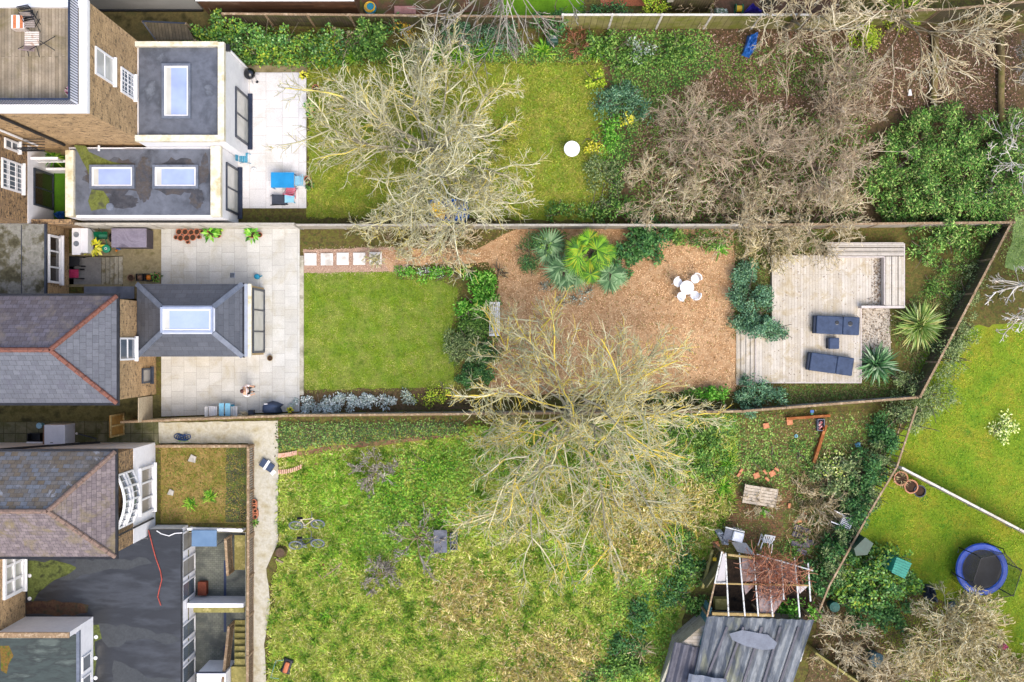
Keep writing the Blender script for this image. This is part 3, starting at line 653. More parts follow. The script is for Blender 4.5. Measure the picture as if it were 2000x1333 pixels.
win_x(hB, XB-.08, -.85, .15, 2.75, 4.6, 1, 2); win_x(hB, XB-.08, -1.95, -1.25, .8, 1.9, 1, 1, fm=m_anth, gm=m_blindg)
# Extension B1
B1 = thing('house_extension', 'dark slate hipped extension with a long lantern skylight jutting into the beige patio', 'extension', (-14.3, .94, 0))
xa, xb, xw, y0, y1, zb = XB-.07, -12.16, -11.8, -.705, 2.58, 2.5
MB().box(xa, y0+.06, 0, xw, y1-.06, 2.40).build('wall', M('buff_brick', ['#d2b88a', '#c4a878'], 3, .85, .12, 30), B1)
kx0, kx1, ky0, ky1, kz = -15.5, -13.2, .37, 1.5, 3.45
m = MB(); m.add([(xa, y0, zb), (xb, y0, zb), (kx1, ky0, kz), (kx0, ky0, kz)], [(0, 1, 2, 3)]); m.add([(xb, y0, zb), (xb, y1, zb), (kx1, ky1, kz), (kx1, ky0, kz)], [(0, 1, 2, 3)])
m.add([(xb, y1, zb), (xa, y1, zb), (kx0, ky1, kz), (kx1, ky1, kz)], [(0, 1, 2, 3)]); m.add([(xa, y1, zb), (xa, y0, zb), (kx0, ky0, kz), (kx0, ky1, kz)], [(0, 1, 2, 3)])
m.build('roof', m_newslate, B1)
m = MB()
for p, q in (((xa, y0, zb), (kx0, ky0, kz)), ((xb, y0, zb), (kx1, ky0, kz)), ((xb, y1, zb), (kx1, ky1, kz)), ((xa, y1, zb), (kx0, ky1, kz))):
    MB().beam((p[0], p[1], p[2]+.02), (q[0], q[1], q[2]+.02), .22, .05).build('hip_flashing', m_greyf, B1)
m = MB(); m.box(xb, y0-.05, 2.402, xb+.08, y1+.05, 2.53); m.build('gutter', m_black, B1)
MB().box(xb+.08, y0, 2.402, xw-.12, y1, 2.52).build('flat_gutter', M('lead', ['#98a0ae', '#a8b0bc'], 2, .5, .08), B1)
MB().box(xw-.12, y0, 2.402, xw+.03, y1, 2.53).build('coping', m_cream, B1)
MB().box(kx0-.06, ky0-.06, kz-.06, kx1+.06, ky1+.06, kz+.0).build('upstand', M('upstand', ['#c2cada', '#d4dae6'], 2, .5, .05), B1)
skylight(B1, kx0, ky0, kx1, ky1, kz+.002, M('lantern_glass', ['#a4b6e0', '#b0c0e6'], 1, .1, .02, spec=.6), .14, fm=M('pale_frame', ['#98a4bc', '#a8b2c8'], 2, .4, .04), fw=.09)
win_x(B1, xw, y0+.15, y1-.15, .15, 2.25, 3, 1, fm=m_anth, gm=m_blind, name='door', sill=False, fw=.1)
# left flat mossy roof wing
B2 = thing('rear_wing', 'low brick wing with a mossy grey flat roof and a long white window', 'house', (-23, 3.8, 0)); XW = -21.1
MB().box(-27, 2.05, 0, XW, 5.3, 2.45).build('wall', m_brick, B2); MB().box(-27, 2.02, 2.452, XW+.02, 5.28, 2.58).build('roof', m_mossroof, B2)
m = MB(); m.box(XW+.02, 2.02, 2.44, XW+.1, 5.28, 2.6); m.build('gutter', m_anth, B2)
for k in range(1, 6): MB().box(XW-k*1.02, 2.06, 2.582, XW-k*1.02+.03, 5.24, 2.6).build('roof_seam', m_anth, B2)
win_x(B2, XW, 2.65, 4.85, 1.05, 2.3, 3, 1, gm=m_glassd, depth=.12, fw=.1)
MB().box(-23.2, 5.3, 0, -20.0, 5.52, 2.3).build('party_wall', m_brickd, B2)
# dark lean-to bits between house B and its extension
t = thing('cold_frame', 'low dark felted lean-to roof beside the slate house, north of its hip', 'lean-to', Wp(200, 570)); a, b = Wp(164, 560, .9), Wp(262, 584, .9)
MB().box(a.x, b.y, .0, b.x, a.y, .84).build('base', m_mudconc, t); MB().box(a.x, b.y, .842, b.x, a.y, .9).build('lid', m_felt, t)
# ---- House C
XC, YC1, YC0 = -16.93, -4.71, -9.21
hC = hip_house('old brick house with weathered purple brown patched slates and a white lower wall', XC, YC0, YC1, -19.0, m_oldslate, m_slatepatch, m_olddridge, m_brickd, zlow=2.75, lowm=m_render)
win_x(hC, XC-.06, -8.0, -5.8, .45, 2.15, 3, 1, depth=.12, fw=.12, gm=m_blindg)
# bow window
f = MB(); n = 9; g = MB()
yy = [-8.08+i*(2.3/(n-1)) for i in range(n)]; xx = [XC-.08+.32*math.sin(math.pi*i/(n-1)) for i in range(n)]
for z in (2.95, 3.75, 4.05, 4.7):
    for i in range(n-1): f.beam((xx[i]+.05, yy[i], z), (xx[i+1]+.05, yy[i+1], z), .1, .09)
for i in range(0, n, 2): f.beam((xx[i]+.05, yy[i], 2.95), (xx[i]+.05, yy[i], 4.7), .08)
for i in range(1, n, 2): f.beam((xx[i]+.05, yy[i], 2.95), (xx[i]+.05, yy[i], 4.7), .03)
for i in range(n-1): f.add([(XC-.08, yy[i], 2.93), (XC-.08, yy[i+1], 2.93), (xx[i+1]+.1, yy[i+1], 2.93), (xx[i]+.1, yy[i], 2.93)], [(0, 1, 2, 3)])
bw = f.build('bow_window', m_white, hC)
for i in range(n-1): g.add([(xx[i]+.02, yy[i], 2.95), (xx[i+1]+.02, yy[i+1], 2.95), (xx[i+1]+.02, yy[i+1], 4.7), (xx[i]+.02, yy[i], 4.7)], [(0, 1, 2, 3)])
g.build('pane', m_glass, bw)
MB().tube([(XC+.02, -8.35, .5), (XC+.02, -8.35, 4.9)], .05).build('downpipe', m_black, hC)
MB().tube([(XC-2.5, YC1-.06, .5), (XC-6, YC1-.0, 4.8)], .05).build('downpipe', m_black, hC)
# flat rubber roof extension
C1 = thing('house_extension', 'wide flat black rubber roof with puddles and a red cable, above white framed garden doors', 'extension', (-18, -13, 0)); XD = -15.39
MB().box(-27, -24, -1.1, XD-.04, YC0-.02, 1.08).build('wall', m_render, C1)
m = MB(); m.box(XC+.02, YC0-.02, -1.1, XD-.04, -8.76, 1.08); m.build('wall', m_render, C1)
m = MB(); m.prism([(-22.6, -24), (XD, -24), (XD, -8.76), (XC+.02, -8.76), (XC+.02, YC0-.02), (-22.6, YC0-.02)], 1.082, 1.2); m.build('roof', m_rubber, C1)
m = MB(); m.box(XD, -24, 1.05, XD+.05, -8.76, 1.21); m.build('gutter', m_black, C1)
def roofpatch(name, pp, z, mat, parent, jag=.08, seed=3, dz=.003):
    o = sheet(name, pp, z, mat, zr=z, jag=jag, seed=seed); del o["kind"]; o.parent = parent
    o.data.transform(__import__('mathutils').Matrix.Translation(-Vector(rootof(parent).location))); return o
roofpatch('moss', [(52, 1096), (120, 1096), (150, 1110), (120, 1130), (92, 1140), (72, 1160), (66, 1172), (52, 1168)], 1.203, M('roof_moss', ['#4c5426', '#5f6a34', '#343a20'], 2.5, .9, .3), C1)
roofpatch('moss', [(180, 1222), (205, 1220), (210, 1240), (188, 1256), (183, 1320), (180, 1320)], 1.203, MATS['roof_moss'], C1)
roofpatch('leaf_debris', [(52, 1178), (90, 1172), (172, 1180), (170, 1200), (52, 1202)], 1.206, M('roof_debris', ['#4a3428', '#5c4330', '#3a3a2a'], 3, .9, .3), C1)
roofpatch('dry_patch', [(150, 1092), (285, 1092), (296, 1096), (270, 1106), (215, 1115), (180, 1124), (140, 1130), (110, 1132), (150, 1112)], 1.2045, M('roof_grey_patch', ['#43474a', '#3c4043'], 2, .4, .15), C1, .12)
roofpatch('dry_patch', [(195, 1218), (260, 1222), (320, 1240), (350, 1243), (340, 1256), (280, 1252), (215, 1262), (195, 1250)], 1.2045, MATS['roof_grey_patch'], C1, .12)
roofpatch('dry_patch', [(225, 1290), (255, 1300), (290, 1322), (340, 1325), (350, 1340), (215, 1340)], 1.2045, MATS['roof_grey_patch'], C1, .12)
for i, (u, v) in enumerate(((57, 1125), (57, 1170), (187, 1245), (186, 1286), (186, 1325))):
    q = Wp(u, v, 1.25); MB().lathe((q.x, q.y, 1.208), [(.09, 0), (.09, .03), (.06, .05)], 14).build('roof_vent', m_white, C1)
for j in range(6):
    zc = -8.95-j*1.03 if j < 3 else None
for j, (ya, yb) in enumerate(((1030, 1068), (1082, 1118), (1126, 1162), (1205, 1238), (1246, 1278), (1285, 1322))):
    win_x(C1, XD-.04, -(yb-666.5)*48.6/1968, -(ya-666.5)*48.6/1968, -.95, .95, 1, 1, depth=.06, fw=.07, sill=False, gm=m_blindg if j in (0, 1) else m_glass, name='door')
for pts, mt, lab, nm in (([(290, 1036), (296, 1060), (304, 1090), (313, 1115), (316, 1132), (311, 1152), (308, 1166), (314, 1183)], M('red_cable', ['#a8473c', '#b85a4c'], 3, .6), 'thin red cable trailing across the black rubber roof', 'cable'),
                     ([(306, 1037), (315, 1043), (330, 1047), (342, 1042), (356, 1041)], m_white, 'short white hose along the top edge of the black rubber roof', 'hose')):
    m = MB(); m.tube([Wp(a, b, 1.24) for a, b in pts], .025, 6); setp(m.build(nm, mt), lab, nm)
for i, pp in enumerate(([(146, 281), (168, 283), (176, 296), (196, 310), (232, 318), (262, 322), (178, 325), (174, 345), (160, 312)], [(178, 372), (200, 376), (212, 392), (216, 408), (176, 410), (172, 392)])):
    roofpatch('moss', pp, 2.8575, m_moss, A2, .07, 4+i)
# rear wall + raised box over the rubber roof
hD = thing('rear_wing', 'brick rear wall with white sash windows rising at the left edge beside the black roof', 'house', (-24, -11, 0)); XE = -22.6
MB().box(-27, -13.0, 1.202, XE, YC0-.02, 5.5).build('wall', m_brick, hD)
win_x(hD, XE, -11.5, -9.35, 1.5, 3.3, 3, 2, depth=.12, fw=.16, gm=m_blind)
C2 = thing('roof_box', 'white walled upper storey box with a wet green flat roof, bottom left corner', 'dormer', (-21, -15, 1.2)); XF = -19.45
MB().box(-26.9, -24, 1.204, XF, -13.02, 2.6).build('wall', m_render, C2); MB().box(-26.9, -24, 2.602, XF-.12, -13.2, 2.66).build('roof', m_greenroof, C2)
m = MB(); m.box(XF-.12, -24, 2.602, XF+.02, -13.02, 2.75); m.build('fascia', m_greyf, C2)
m = MB(); m.box(-26.9, -13.015, 1.206, XF-.0, -12.8, 3.72); m.build('parapet_wall', m_render, C2); MB().box(-26.9, -13.03, 3.722, XF+.02, -12.79, 3.8).build('coping', m_timbers, C2)
for k in range(3): win_x(C2, XF, -15.05-k*.95, -14.3-k*.95, 1.5, 2.45, 1, 1, depth=.05, fw=.07, sill=False)
roofpatch('moss', [(0, 1262), (18, 1262), (26, 1280), (18, 1300), (14, 1316), (0, 1310)], 2.665, M('autumn_moss', ['#5a6a1c', '#7a5a2a', '#4a5a24'], 4, .9, .3), C2, .04)
# white roof at the bottom edge of the sunken patio
t = thing('porch', 'small white flat roof with a navy edge at the bottom of the sunken patio', 'porch', Wp(400, 1345)); a, b = Wp(384, 1316, .9), Wp(440, 1420, .9)
MB().box(a.x, b.y, -1.1, b.x, a.y, .8).build('wall', m_render, t); MB().box(a.x, b.y, .802, b.x, a.y, .86).build('roof', m_white, t); MB().box(a.x-.04, a.y, .78, b.x, a.y+.05, .9).build('fascia', m_navy, t)
# patio divider, canopy, stairs
t = thing('garden_wall', 'low white wall with a timber rail on top, dividing the two sunken yards', 'wall', (-14, -12.5, -1.1))
MB().box(XD, -12.62, -1.1, -12.72, -12.42, .3).build('wall', m_render, t); MB().box(XD+.3, -12.86, .06, -12.7, -12.63, .28).build('rail', m_timberg, t)
t = thing('canopy', 'flat blue grey canopy over the garden doors beside the black rubber roof', 'canopy', Wp(400, 1050, .8)); a, b = Wp(374, 1036, .8), Wp(423, 1068, .8)
bevel(MB().box(a.x, b.y, .72, b.x, a.y, .8).build('roof', M('canopy_blue', ['#6d8aa8', '#5f7d9c'], 1.5, .35, .05), t)); m = MB()
for x in (a.x+.04, b.x-.04):
    for y in (b.y+.04, a.y-.04): m.box(x-.02, y-.02, -1.1, x+.02, y+.02, .718)
m.build('post', m_steel, t)
t = thing('chest', 'small red brown chest against the white doors in the sunken yard', 'chest', Wp(394, 1150, -.7)); a, b = Wp(387, 1138, -.7), Wp(402, 1163, -.7)
MB().box(a.x, b.y, -1.1, b.x, a.y, -.78).build('body', M('chest_red', ['#6a2a14', '#7d3a1e'], 5, .5), t); MB().box(a.x-.02, b.y-.02, -.778, b.x+.02, a.y+.02, -.7).build('lid', MATS['chest_red'], t)
def balustrade(name, label, p, q, h, mat, slat=.11, cross=False, group=None, w=.05, posts=1.8):
    p = Vector(p); q = Vector(q); t = thing(name, label, 'balustrade', p, group=group); L = (q-p).length; up = Vector((0, 0, h)); m = MB()
    m.beam(p+up, q+up, .12, .05)
    m.build('handrail', mat, t); m = MB(); n = int(L/slat)
    d = (q-p)/n
    for i in range(n):
        a = p+d*(i+.5); m.beam(a+Vector((0, 0, .08)), a+up*.97, .06, .03)
    m.beam(p+Vector((0, 0, .1)), q+Vector((0, 0, .1)), .05, .08); m.build('slats', mat, t)
    npst = max(1, round(L/posts)); 
    for i in range(npst+1):
        a = p.lerp(q, i/npst); MB().beam(a, a+up*1.06, .09).build('post', mat, t)
    return t
balustrade('timber_balustrade', 'long slatted timber balustrade between the rough square bed and the concrete path', Wp(496, 870), Wp(496, 1040), 1.05, m_timbers)
balustrade('timber_balustrade', 'slatted timber balustrade between the sunken yards and the concrete path', Wp(496, 1044), Wp(494, 1420), 1.05, m_timbers)
balustrade('timber_balustrade', 'slatted balustrade along the top edge of the rough square bed', Wp(316, 869), Wp(492, 869), .75, m_timbers)
balustrade('timber_balustrade', 'white railed timber balustrade at the foot of the rough square bed', Wp(374, 1030, .1), Wp(478, 1033, .1), .5, m_white, .55)
def stair(name, label, x0, x1, ya, yb, za, zb, n, mat, group=None):
    t = thing(name, label, 'stairs', Wp((x0+x1)/2, (ya+yb)/2, -.5), group=group)
    for i in range(n):
        y0 = ya+(yb-ya)*i/n; y1 = ya+(yb-ya)*(i+1)/n; z = za+(zb-za)*(i+.5)/n; a, b = Wp(x0, y0, z), Wp(x1, y1, z)
        MB().box(a.x, min(a.y, b.y)-.03, z-.06, b.x, max(a.y, b.y), z).build('tread', mat, t)
    return t
stair('stairs', 'upper timber stair dropping into the sunken yard beside the blue grey canopy', 458, 479, 1046, 1112, 0, -1.1, 6, m_timberg)
stair('stairs', 'lower timber stair dropping into the sunken yard near the bottom of the photo', 458, 479, 1212, 1300, -1.1, 0, 7, m_timberg)
balustrade('timber_balustrade', 'sloping slatted balustrade of the upper timber stair', Wp(452, 1046, 0), Wp(456, 1114, -1.1), 1.0, m_timbers)
balustrade('timber_balustrade', 'sloping slatted balustrade of the lower timber stair', Wp(458, 1214, -1.1), Wp(446, 1325, 0), 1.0, m_timbers)
a, b = Wp(452, 1302), Wp(486, 1420); struct('landing', MB().box(a.x, b.y, -.1, b.x, a.y, .04), m_timberg)
t = thing('gate', 'open framed timber gate standing across the damp side path', 'gate', Wp(230, 850, 0)); x = Wp(214, 850, 1.7).x
m = MB(); m.box(x-.02, -4.45, .1, x+.03, -3.42, 1.7)
m.build('panel', M('gate_panel', ['#a97f3c', '#8f6a34'], 3, .8), t)
m = MB(); 
for yy2 in (-4.45, -3.97, -3.49): m.box(x+.032, yy2, .1, x+.08, yy2+.08, 1.72)
m.box(x+.033, -4.45, .1, x+.075, -3.42, .2); m.box(x+.033, -4.45, 1.64, x+.075, -3.42, 1.74); m.build('frame', m_timber, t)
t = thing('side_gate', 'pale boarded gate between the slate house and the patio boundary', 'gate', (-17.1, -3.2, 0)); m = MB()
for k in range(12): m.box(-17.12, -3.72, .1+k*.15, -17.08, -2.6, .1+k*.15+.13)
m.build('boards', M('pale_gate', ['#b5a68a', '#c2b498'], 3, .8), t)
# ---- neighbours at the top edge
t = thing('house_extension', 'pale grey rendered extension wall cut off by the top edge, left of the brown cladding', 'extension', (-18, 17, 0))
a, b = Wp(170, 21), Wp(398, 21); MB().box(-27, a.y, 0, b.x, a.y+6, 4.0).build('wall', M('grey_render', ['#b0b0ae', '#bcbcba'], 1, .8, .05), t); MB().box(-27, a.y-.08, .0, b.x, a.y-.002, .2).build('plinth', m_black, t)
t = thing('garden_room', 'long brown clad garden building along the top edge above the ivy', 'outbuilding', Wp(560, 10))
a, b = Wp(408, 28), Wp(703, 28); MB().box(a.x, a.y, 0, b.x, a.y+5, 1.9).build('wall', m_browncl, t); MB().box(a.x-.03, a.y-.04, 1.902, b.x+.03, a.y+5, 1.98).build('roof', m_white, t)
t = thing('shed', 'blue felt roofed garden shed cut off by the top edge', 'shed', Wp(1350, 5)); a, b = Wp(1318, 30, 2.0), Wp(1397, 30, 2.0)
y = Wp(1350, 34).y+.25
MB().box(a.x, y, 0, b.x, y+2.5, 1.9).build('wall', m_fenceb, t); MB().box(a.x, y-.05, 1.902, b.x, y+2.6, 1.98).build('roof', M('blue_felt', ['#50607e', '#5d6d8a'], 1.5, .7), t); MB().box(a.x-.28, y-.04, 1.5, a.x-.004, y+2.6, 1.9).build('side_trim', m_panelw, t)
MB().box(b.x+.004, y-.04, 1.85, b.x+.06, y+2.6, 2.0).build('bargeboard', m_white, t)
t = thing('lean_to', 'open sided timber lean-to roof in the narrow alley above the white extension', 'lean-to', Wp(330, 60))
m = MB(); a, b, c, d = Wp(278, 42, 2.2), Wp(362, 46, 2.2), Wp(380, 78, 1.8), Wp(304, 78, 1.8); m.add([a, d, c, b], [(0, 1, 2, 3)]); m.add([v-Vector((0, 0, .05)) for v in (a, d, c, b)], [(3, 2, 1, 0)])
m.build('roof', Mbrick('lean_boards', '#6f6450', '#5c5344', '#3d3628', .15, 6, .01, stain='#5a5a2e', slo=.5, shi=.7), t)
m = MB(); m.beam(a, d, .06); m.beam(a, b, .06); m.build('edge', m_anth, t); [MB().beam((p.x, p.y, 0), p, .08).build('post', m_timbers, t) for p in (a, b, c, d)]
# ================================================================ FENCES
def fence(name, label, p, q, h, mat, panel=1.83, postm=None, t=.05, cap=True, group=None, kick=0, phase=0, pw=.1):
    p = Vector(p); q = Vector(q); L = (q-p).length; n = max(1, round(L/panel)); o = thing(name, label, 'fence', p, group=group); d = (q-p)/n; u = d.normalized()
    for i in range(n):
        a = p+d*i+u*pw*.5; b = p+d*(i+1)-u*pw*.5
        MB().beam(a+Vector((0, 0, h/2)), b+Vector((0, 0, h/2)), t, h-.02).build('panel', mat, o)
        if cap: MB().beam(a+Vector((0, 0, h+.012)), b+Vector((0, 0, h+.012)), t+.05, .03).build('cap', postm or mat, o)
    for i in range(n+1):
        a = p+d*i; MB().beam(a, a+Vector((0, 0, h+.06)), pw).build('post', postm or mat, o)
    return o
m_postc = M('concrete_post', ['#a8a398', '#bcb7aa'], 3, .9, .12)
fence('fence', 'pale panelled boundary fence with concrete posts, between the beige patio and the flat roofed extension', Wp(146, 447), Wp(590, 447), 1.9, m_panelw, 2.4, m_postc, .06)
fence('fence', 'pale board fence behind the fan palms and bark clearing', Wp(592, 447), Wp(1435, 447), 1.5, m_fencew, 2.0, m_postc)
fence('fence', 'weathered board fence north of the pale timber deck', Wp(1437, 447), Wp(1950, 442), 1.5, m_fencew, 2.0, m_timbers)
fence('fence', 'pale fence along the lower edge of the beige patio', Wp(262, 820), Wp(575, 808), 1.5, M('cream_boards', ['#cfc09c', '#ddd0b0', '#b5a580'], 2, .8, .1), 1.8, m_timbers)
fence('fence', 'weathered fence from the silver shrubs to the steps of the deck', Wp(577, 808), Wp(1440, 800), 1.4, m_fencew, 1.8, m_timbers)
fence('fence', 'mossy low fence below the sun loungers', Wp(1442, 800), Wp(1772, 774), 1.2, m_fencew, 1.8, m_timbers)
fence('fence', 'dark fence slanting behind the spiky plants at the far end of the deck', Wp(1774, 772), Wp(1945, 446), 1.4, m_fenceb, 1.8, m_timbers)
fence('fence', 'tall green stained board fence under the top edge, right of the ivy', Wp(1095, 56), Wp(1560, 56), 2.0, m_fenceg, 2.4, m_panelw)
fence('fence', 'mossy board fence in the shade of the bare trees, top right', Wp(1562, 56), Wp(1800, 46), 2.0, m_fenceg, 2.4, m_timbers)
fence('fence', 'brown board fence at the top right corner', Wp(1802, 46), Wp(1985, 28), 1.9, m_fenceb, 2.0, m_timbers)
fence('fence', 'ivy smothered old fence behind the hedge at the top', Wp(455, 50), Wp(1093, 56), 1.7, m_fenceb, 2.0, m_timbers)
fence('fence', 'thin grey topped fence crossing the bright lawn above the trampoline', Wp(1742, 908), Wp(2040, 1064), 1.3, m_fencew, 2.1, m_panelw, .05)
fence('fence', 'mossy rail fence at the foot of the twiggy shrubs, beside the shed', Wp(1578, 1260), Wp(1700, 1345), 1.3, m_fenceg, 1.8, m_timberg)
def slatfence(label, pts, h):
    t = thing('slatted_fence', label, 'fence', Wp(*pts[0]))
    for i in range(len(pts)-1):
        p, q = Wp(*pts[i]), Wp(*pts[i+1]); n = int((q-p).length/.32)
        m = MB()
        for k in range(n): a = p.lerp(q, (k+.5)/n); m.beam(a, a+Vector((0, 0, h)), .10, .03)
        m.build('slats', m_timbers, t); m = MB(); m.beam(p+Vector((0, 0, h)), q+Vector((0, 0, h)), .08, .06); m.beam(p+Vector((0, 0, .35)), q+Vector((0, 0, .35)), .05, .06); m.build('rail', m_timbers, t)
slatfence('crooked fence of upright slats between the allotment and the bright lawn', [(1766, 790), (1728, 905), (1680, 985), (1600, 1130), (1580, 1180)], 1.5)
t = thing('trellis', 'low picket edging above the square allotment brick path', 'edging', Wp(1445, 840)); m = MB()
m.beam(Wp(1535, 818, .15), Wp(1620, 812, .15), .12, .3); m.build('board', m_orangewood, t)
MB().beam(Wp(1612, 830, .15), Wp(1588, 905, .15), .14, .3).build('board', m_orangewood, t)
t["label"] = 'rusty brown boards edging the allotment paving'; t.name = 'edging_board'
# ================================================================ PLANTS
L_ivy = Mleaf('leaf_ivy', ['#2f5a2a', '#4a7a34', '#3b6b3a', '#6d9a4a', '#2a4a22', '#8fb070', '#557d2c'], patch=['#3d6b2a', '#7a9a2e', '#5a8a34', '#a0aa3a', '#2c5226', '#6f8f2c'], ps=.9)
L_dark = Mleaf('leaf_dark', ['#264a20', '#38642c', '#2a5632', '#4c783c', '#325a26', '#5f864a'])
L_rhodo = Mleaf('leaf_rhodo', ['#44702a', '#629038', '#335a20', '#84a850', '#54802e', '#9cb464', '#466428', '#6a6a3c', '#2c4c1c'])
L_blue = Mleaf('leaf_blue', ['#35583f', '#487052', '#2c4c36', '#5f8868', '#527848', '#7a9a76'])
L_bright = Mleaf('leaf_bright', ['#3a7a14', '#55962a', '#2c6412', '#74ac38', '#48861c', '#8aba50'])
L_lime = Mleaf('leaf_lime', ['#7a9a1c', '#95b024', '#a8b83a', '#5f8420', '#c0c848'])
L_yell = Mleaf('leaf_yellow', ['#c8c02a', '#e0d83c', '#a8a828', '#8a9a2a', '#d8d060'])
L_oran = Mleaf('leaf_amber', ['#b8902a', '#d0a838', '#8a7028', '#6a7a2a', '#c8b040'])
L_sage = Mleaf('leaf_sage', ['#8a9a8a', '#a4b4a6', '#76887a', '#b8c4ba', '#6a7a64', '#9a9a82'])
L_silv = Mleaf('leaf_silver', ['#a4b4ae', '#c0cac6', '#8a9c94', '#d8dedc', '#98a49a'])
L_mid = Mleaf('leaf_mid', ['#3f6a24', '#567f30', '#355a22', '#6f9440', '#4a6a22', '#7f9a4a', '#2f4f22'])
L_olive = Mleaf('leaf_olive', ['#4f6234', '#647844', '#3c5030', '#7f8f58', '#566a3a', '#8a9666'])
L_varieg = Mleaf('leaf_variegated', ['#c8d070', '#e4e8a8', '#7f9a3a', '#5a7a2a', '#d8dc90'])
L_fan = Mleaf('leaf_fan', ['#3f6c14', '#588418', '#305a12', '#6f9a20', '#8a9420'])
L_fang = Mleaf('leaf_fan_grey', ['#4c6e44', '#66885a', '#3c5c38', '#809c70'])
L_cord = Mleaf('leaf_cordyline', ['#6f8a3a', '#8aa552', '#56742c', '#a8b878', '#b0ac68'])
L_phor = Mleaf('leaf_phormium', ['#3a6238', '#4f7a48', '#2a4c2c', '#7a9a6a', '#94a886'])
L_strap = Mleaf('leaf_strap', ['#3f7a14', '#5a951c', '#2f6412', '#7aa62a', '#8fae3a'])
L_tan = Mleaf('leaf_tan', ['#b09a74', '#c8b48c', '#94805c', '#8a8a5a', '#d0c09a', '#6f7a4a'])
L_straw = Mleaf('leaf_straw', ['#c4b070', '#d8c888', '#b0a058', '#a0a048', '#e4d8a4', '#b4a060'])
T_lich = Mleaf('twig_lichen', ['#b8b490', '#a8a480', '#c8c4a4', '#98947a', '#d4d0b0', '#b4ae84', '#c4b45c', '#c0bc98', '#948e70', '#b8ac6c', '#ccc8ac', '#a8a482'], rough=.9)
T_lichy = Mleaf('twig_lichen_yellow', ['#b8b48a', '#a4a27c', '#c8b450', '#c8c2a0', '#d4bc4c', '#9c9874', '#ccc49c', '#a6ac86', '#bcb078', '#c4bea0'], rough=.9)
T_pink = Mleaf('twig_pinkish', ['#ac9a80', '#968670', '#beae94', '#857660', '#b49e82', '#9c9070', '#cabba2'], rough=.9)
T_pale = Mleaf('twig_pale', ['#b8a888', '#cabd9c', '#a0906f', '#d6ccb0', '#8f8062', '#c0b088'], rough=.9)
T_straw = Mleaf('twig_straw', ['#c4b48a', '#d4c8a0', '#a8976c', '#e0d6b4', '#94845c', '#bcae78'], rough=.9)
T_white = Mleaf('twig_white', ['#cfcabf', '#e0dcd4', '#b8b0a2', '#a89c8c', '#d8d2c8'], rough=.9)
T_grey = Mleaf('twig_grey', ['#8f887c', '#a29c90', '#7a7266', '#b4aea2', '#6a6256'], rough=.9)
T_rust = Mleaf('twig_rust', ['#8a5540', '#a06a50', '#74442f', '#b58468', '#6a4a38'], rough=.9)
B_pale = M('bark_pale', ['#9a947e', '#b5ae96', '#847c66'], 5, .9, .2, bump=.4)
B_tan = M('bark_tan', ['#8f8062', '#a8987a', '#6f6450'], 5, .9, .2, bump=.4)
B_pink = M('bark_pink', ['#8a7666', '#a08c7a'], 5, .9, .2)
B_white = M('bark_white', ['#c4bdb2', '#d8d2c8', '#a49a8c'], 4, .9, .15)
# --- bare trees
bare_tree(846, 306, 5.9, 7.5, 'largest bare tree with lichened grey branches over the olive lawn, beside the white patio', T_lich, B_pale, 3, 17, ((10, .5, 40), (8, .48, 44), (5, .5, 44)), tr=.17, elev=(6, 50), r_tw=.0135, trunk_h=.25)
bare_tree(1105, 796, 6.9, 8.5, 'largest bare tree with yellow lichen, spreading from the bark clearing over the wild lawn', T_lichy, B_pale, 7, 20, ((9, .5, 38), (8, .48, 42), (5, .5, 42)), tr=.17, elev=(8, 52), r_tw=.0135, trunk_h=.2, lean=(1, -1.5))
bare_tree(1532, 62, 4.2, 7.0, 'bare tan tree growing by the green stained fence, fanning down from the top edge', T_pale, B_tan, 11, 9, ((7, .5, 32), (6, .5, 36), (4, .5, 38)), tr=.13, r_tw=.014, trunk_h=.3)
bare_tree(1735, 60, 4.6, 6.5, 'bare tree with drooping tan branches over the lime conifer, top right', T_pale, B_tan, 12, 9, ((7, .55, 30), (6, .5, 36), (4, .5, 38)), tr=.10, r_tw=.017, droop=-.04)
bare_tree(985, -70, 6.5, 9.0, 'sparse grey bare tree reaching down over the hedge from above the top edge', T_grey, B_pale, 14, 9, ((5, .6, 26), (4, .5, 32), (3, .5, 32)), tr=.12, r_tw=.017, azr=(190, 350), elev=(8, 40), wob=.08)
for i, (px, py, r, h, lim, lab, tw) in enumerate((
    (1345, 275, 2.7, 3.8, 12, 'pinkish grey thicket nearest the blue green shrub, left of the brown leafy ground', T_pink),
    (1470, 330, 3.1, 4.2, 13, 'dense middle thicket of tangled tan twigs north of the clearing', T_pink),
    (1590, 330, 2.9, 4.0, 12, 'tangled tan thicket left of the big glossy evergreen', T_pink),
    (1620, 205, 2.5, 3.0, 12, 'hazy fine brown thicket under the tan tree', T_pink),
    (1290, 380, 2.2, 3.0, 10, 'pale twiggy shrub over the fence behind the fan palms', T_pale),
    (1440, 428, 2.4, 3.0, 11, 'pale thicket leaning over the fence above the blue green bushes', T_pale),
    (1575, 448, 2.6, 3.0, 12, 'tan thicket leaning over the upper left corner of the deck', T_pale))):
    bare_tree(px, py, r, h, lab, tw, B_pink, 20+i, lim, ((7, .55, 34), (5, .52, 40), (4, .5, 42)), tr=.045, r_tw=.012, trunk_h=.06, name='bare_shrub', group='bare thickets around the clearing fence', cat_='shrub', elev=(15, 65))
bare_tree(2015, 150, 3.6, 8, 'brown grey bare tree cut off by the right edge, near the top', T_grey, B_tan, 31, 8, ((7, .5, 32), (5, .5, 36), (4, .5, 38)), tr=.12, r_tw=.017, azr=(90, 270))
bare_tree(1985, 330, 3.4, 5, 'bare whitish branches spread over the glossy evergreen at the right', T_white, B_white, 32, 6, ((4, .5, 32), (4, .5, 36), (2, .5, 38)), tr=.06, r_tw=.017, azr=(120, 250))
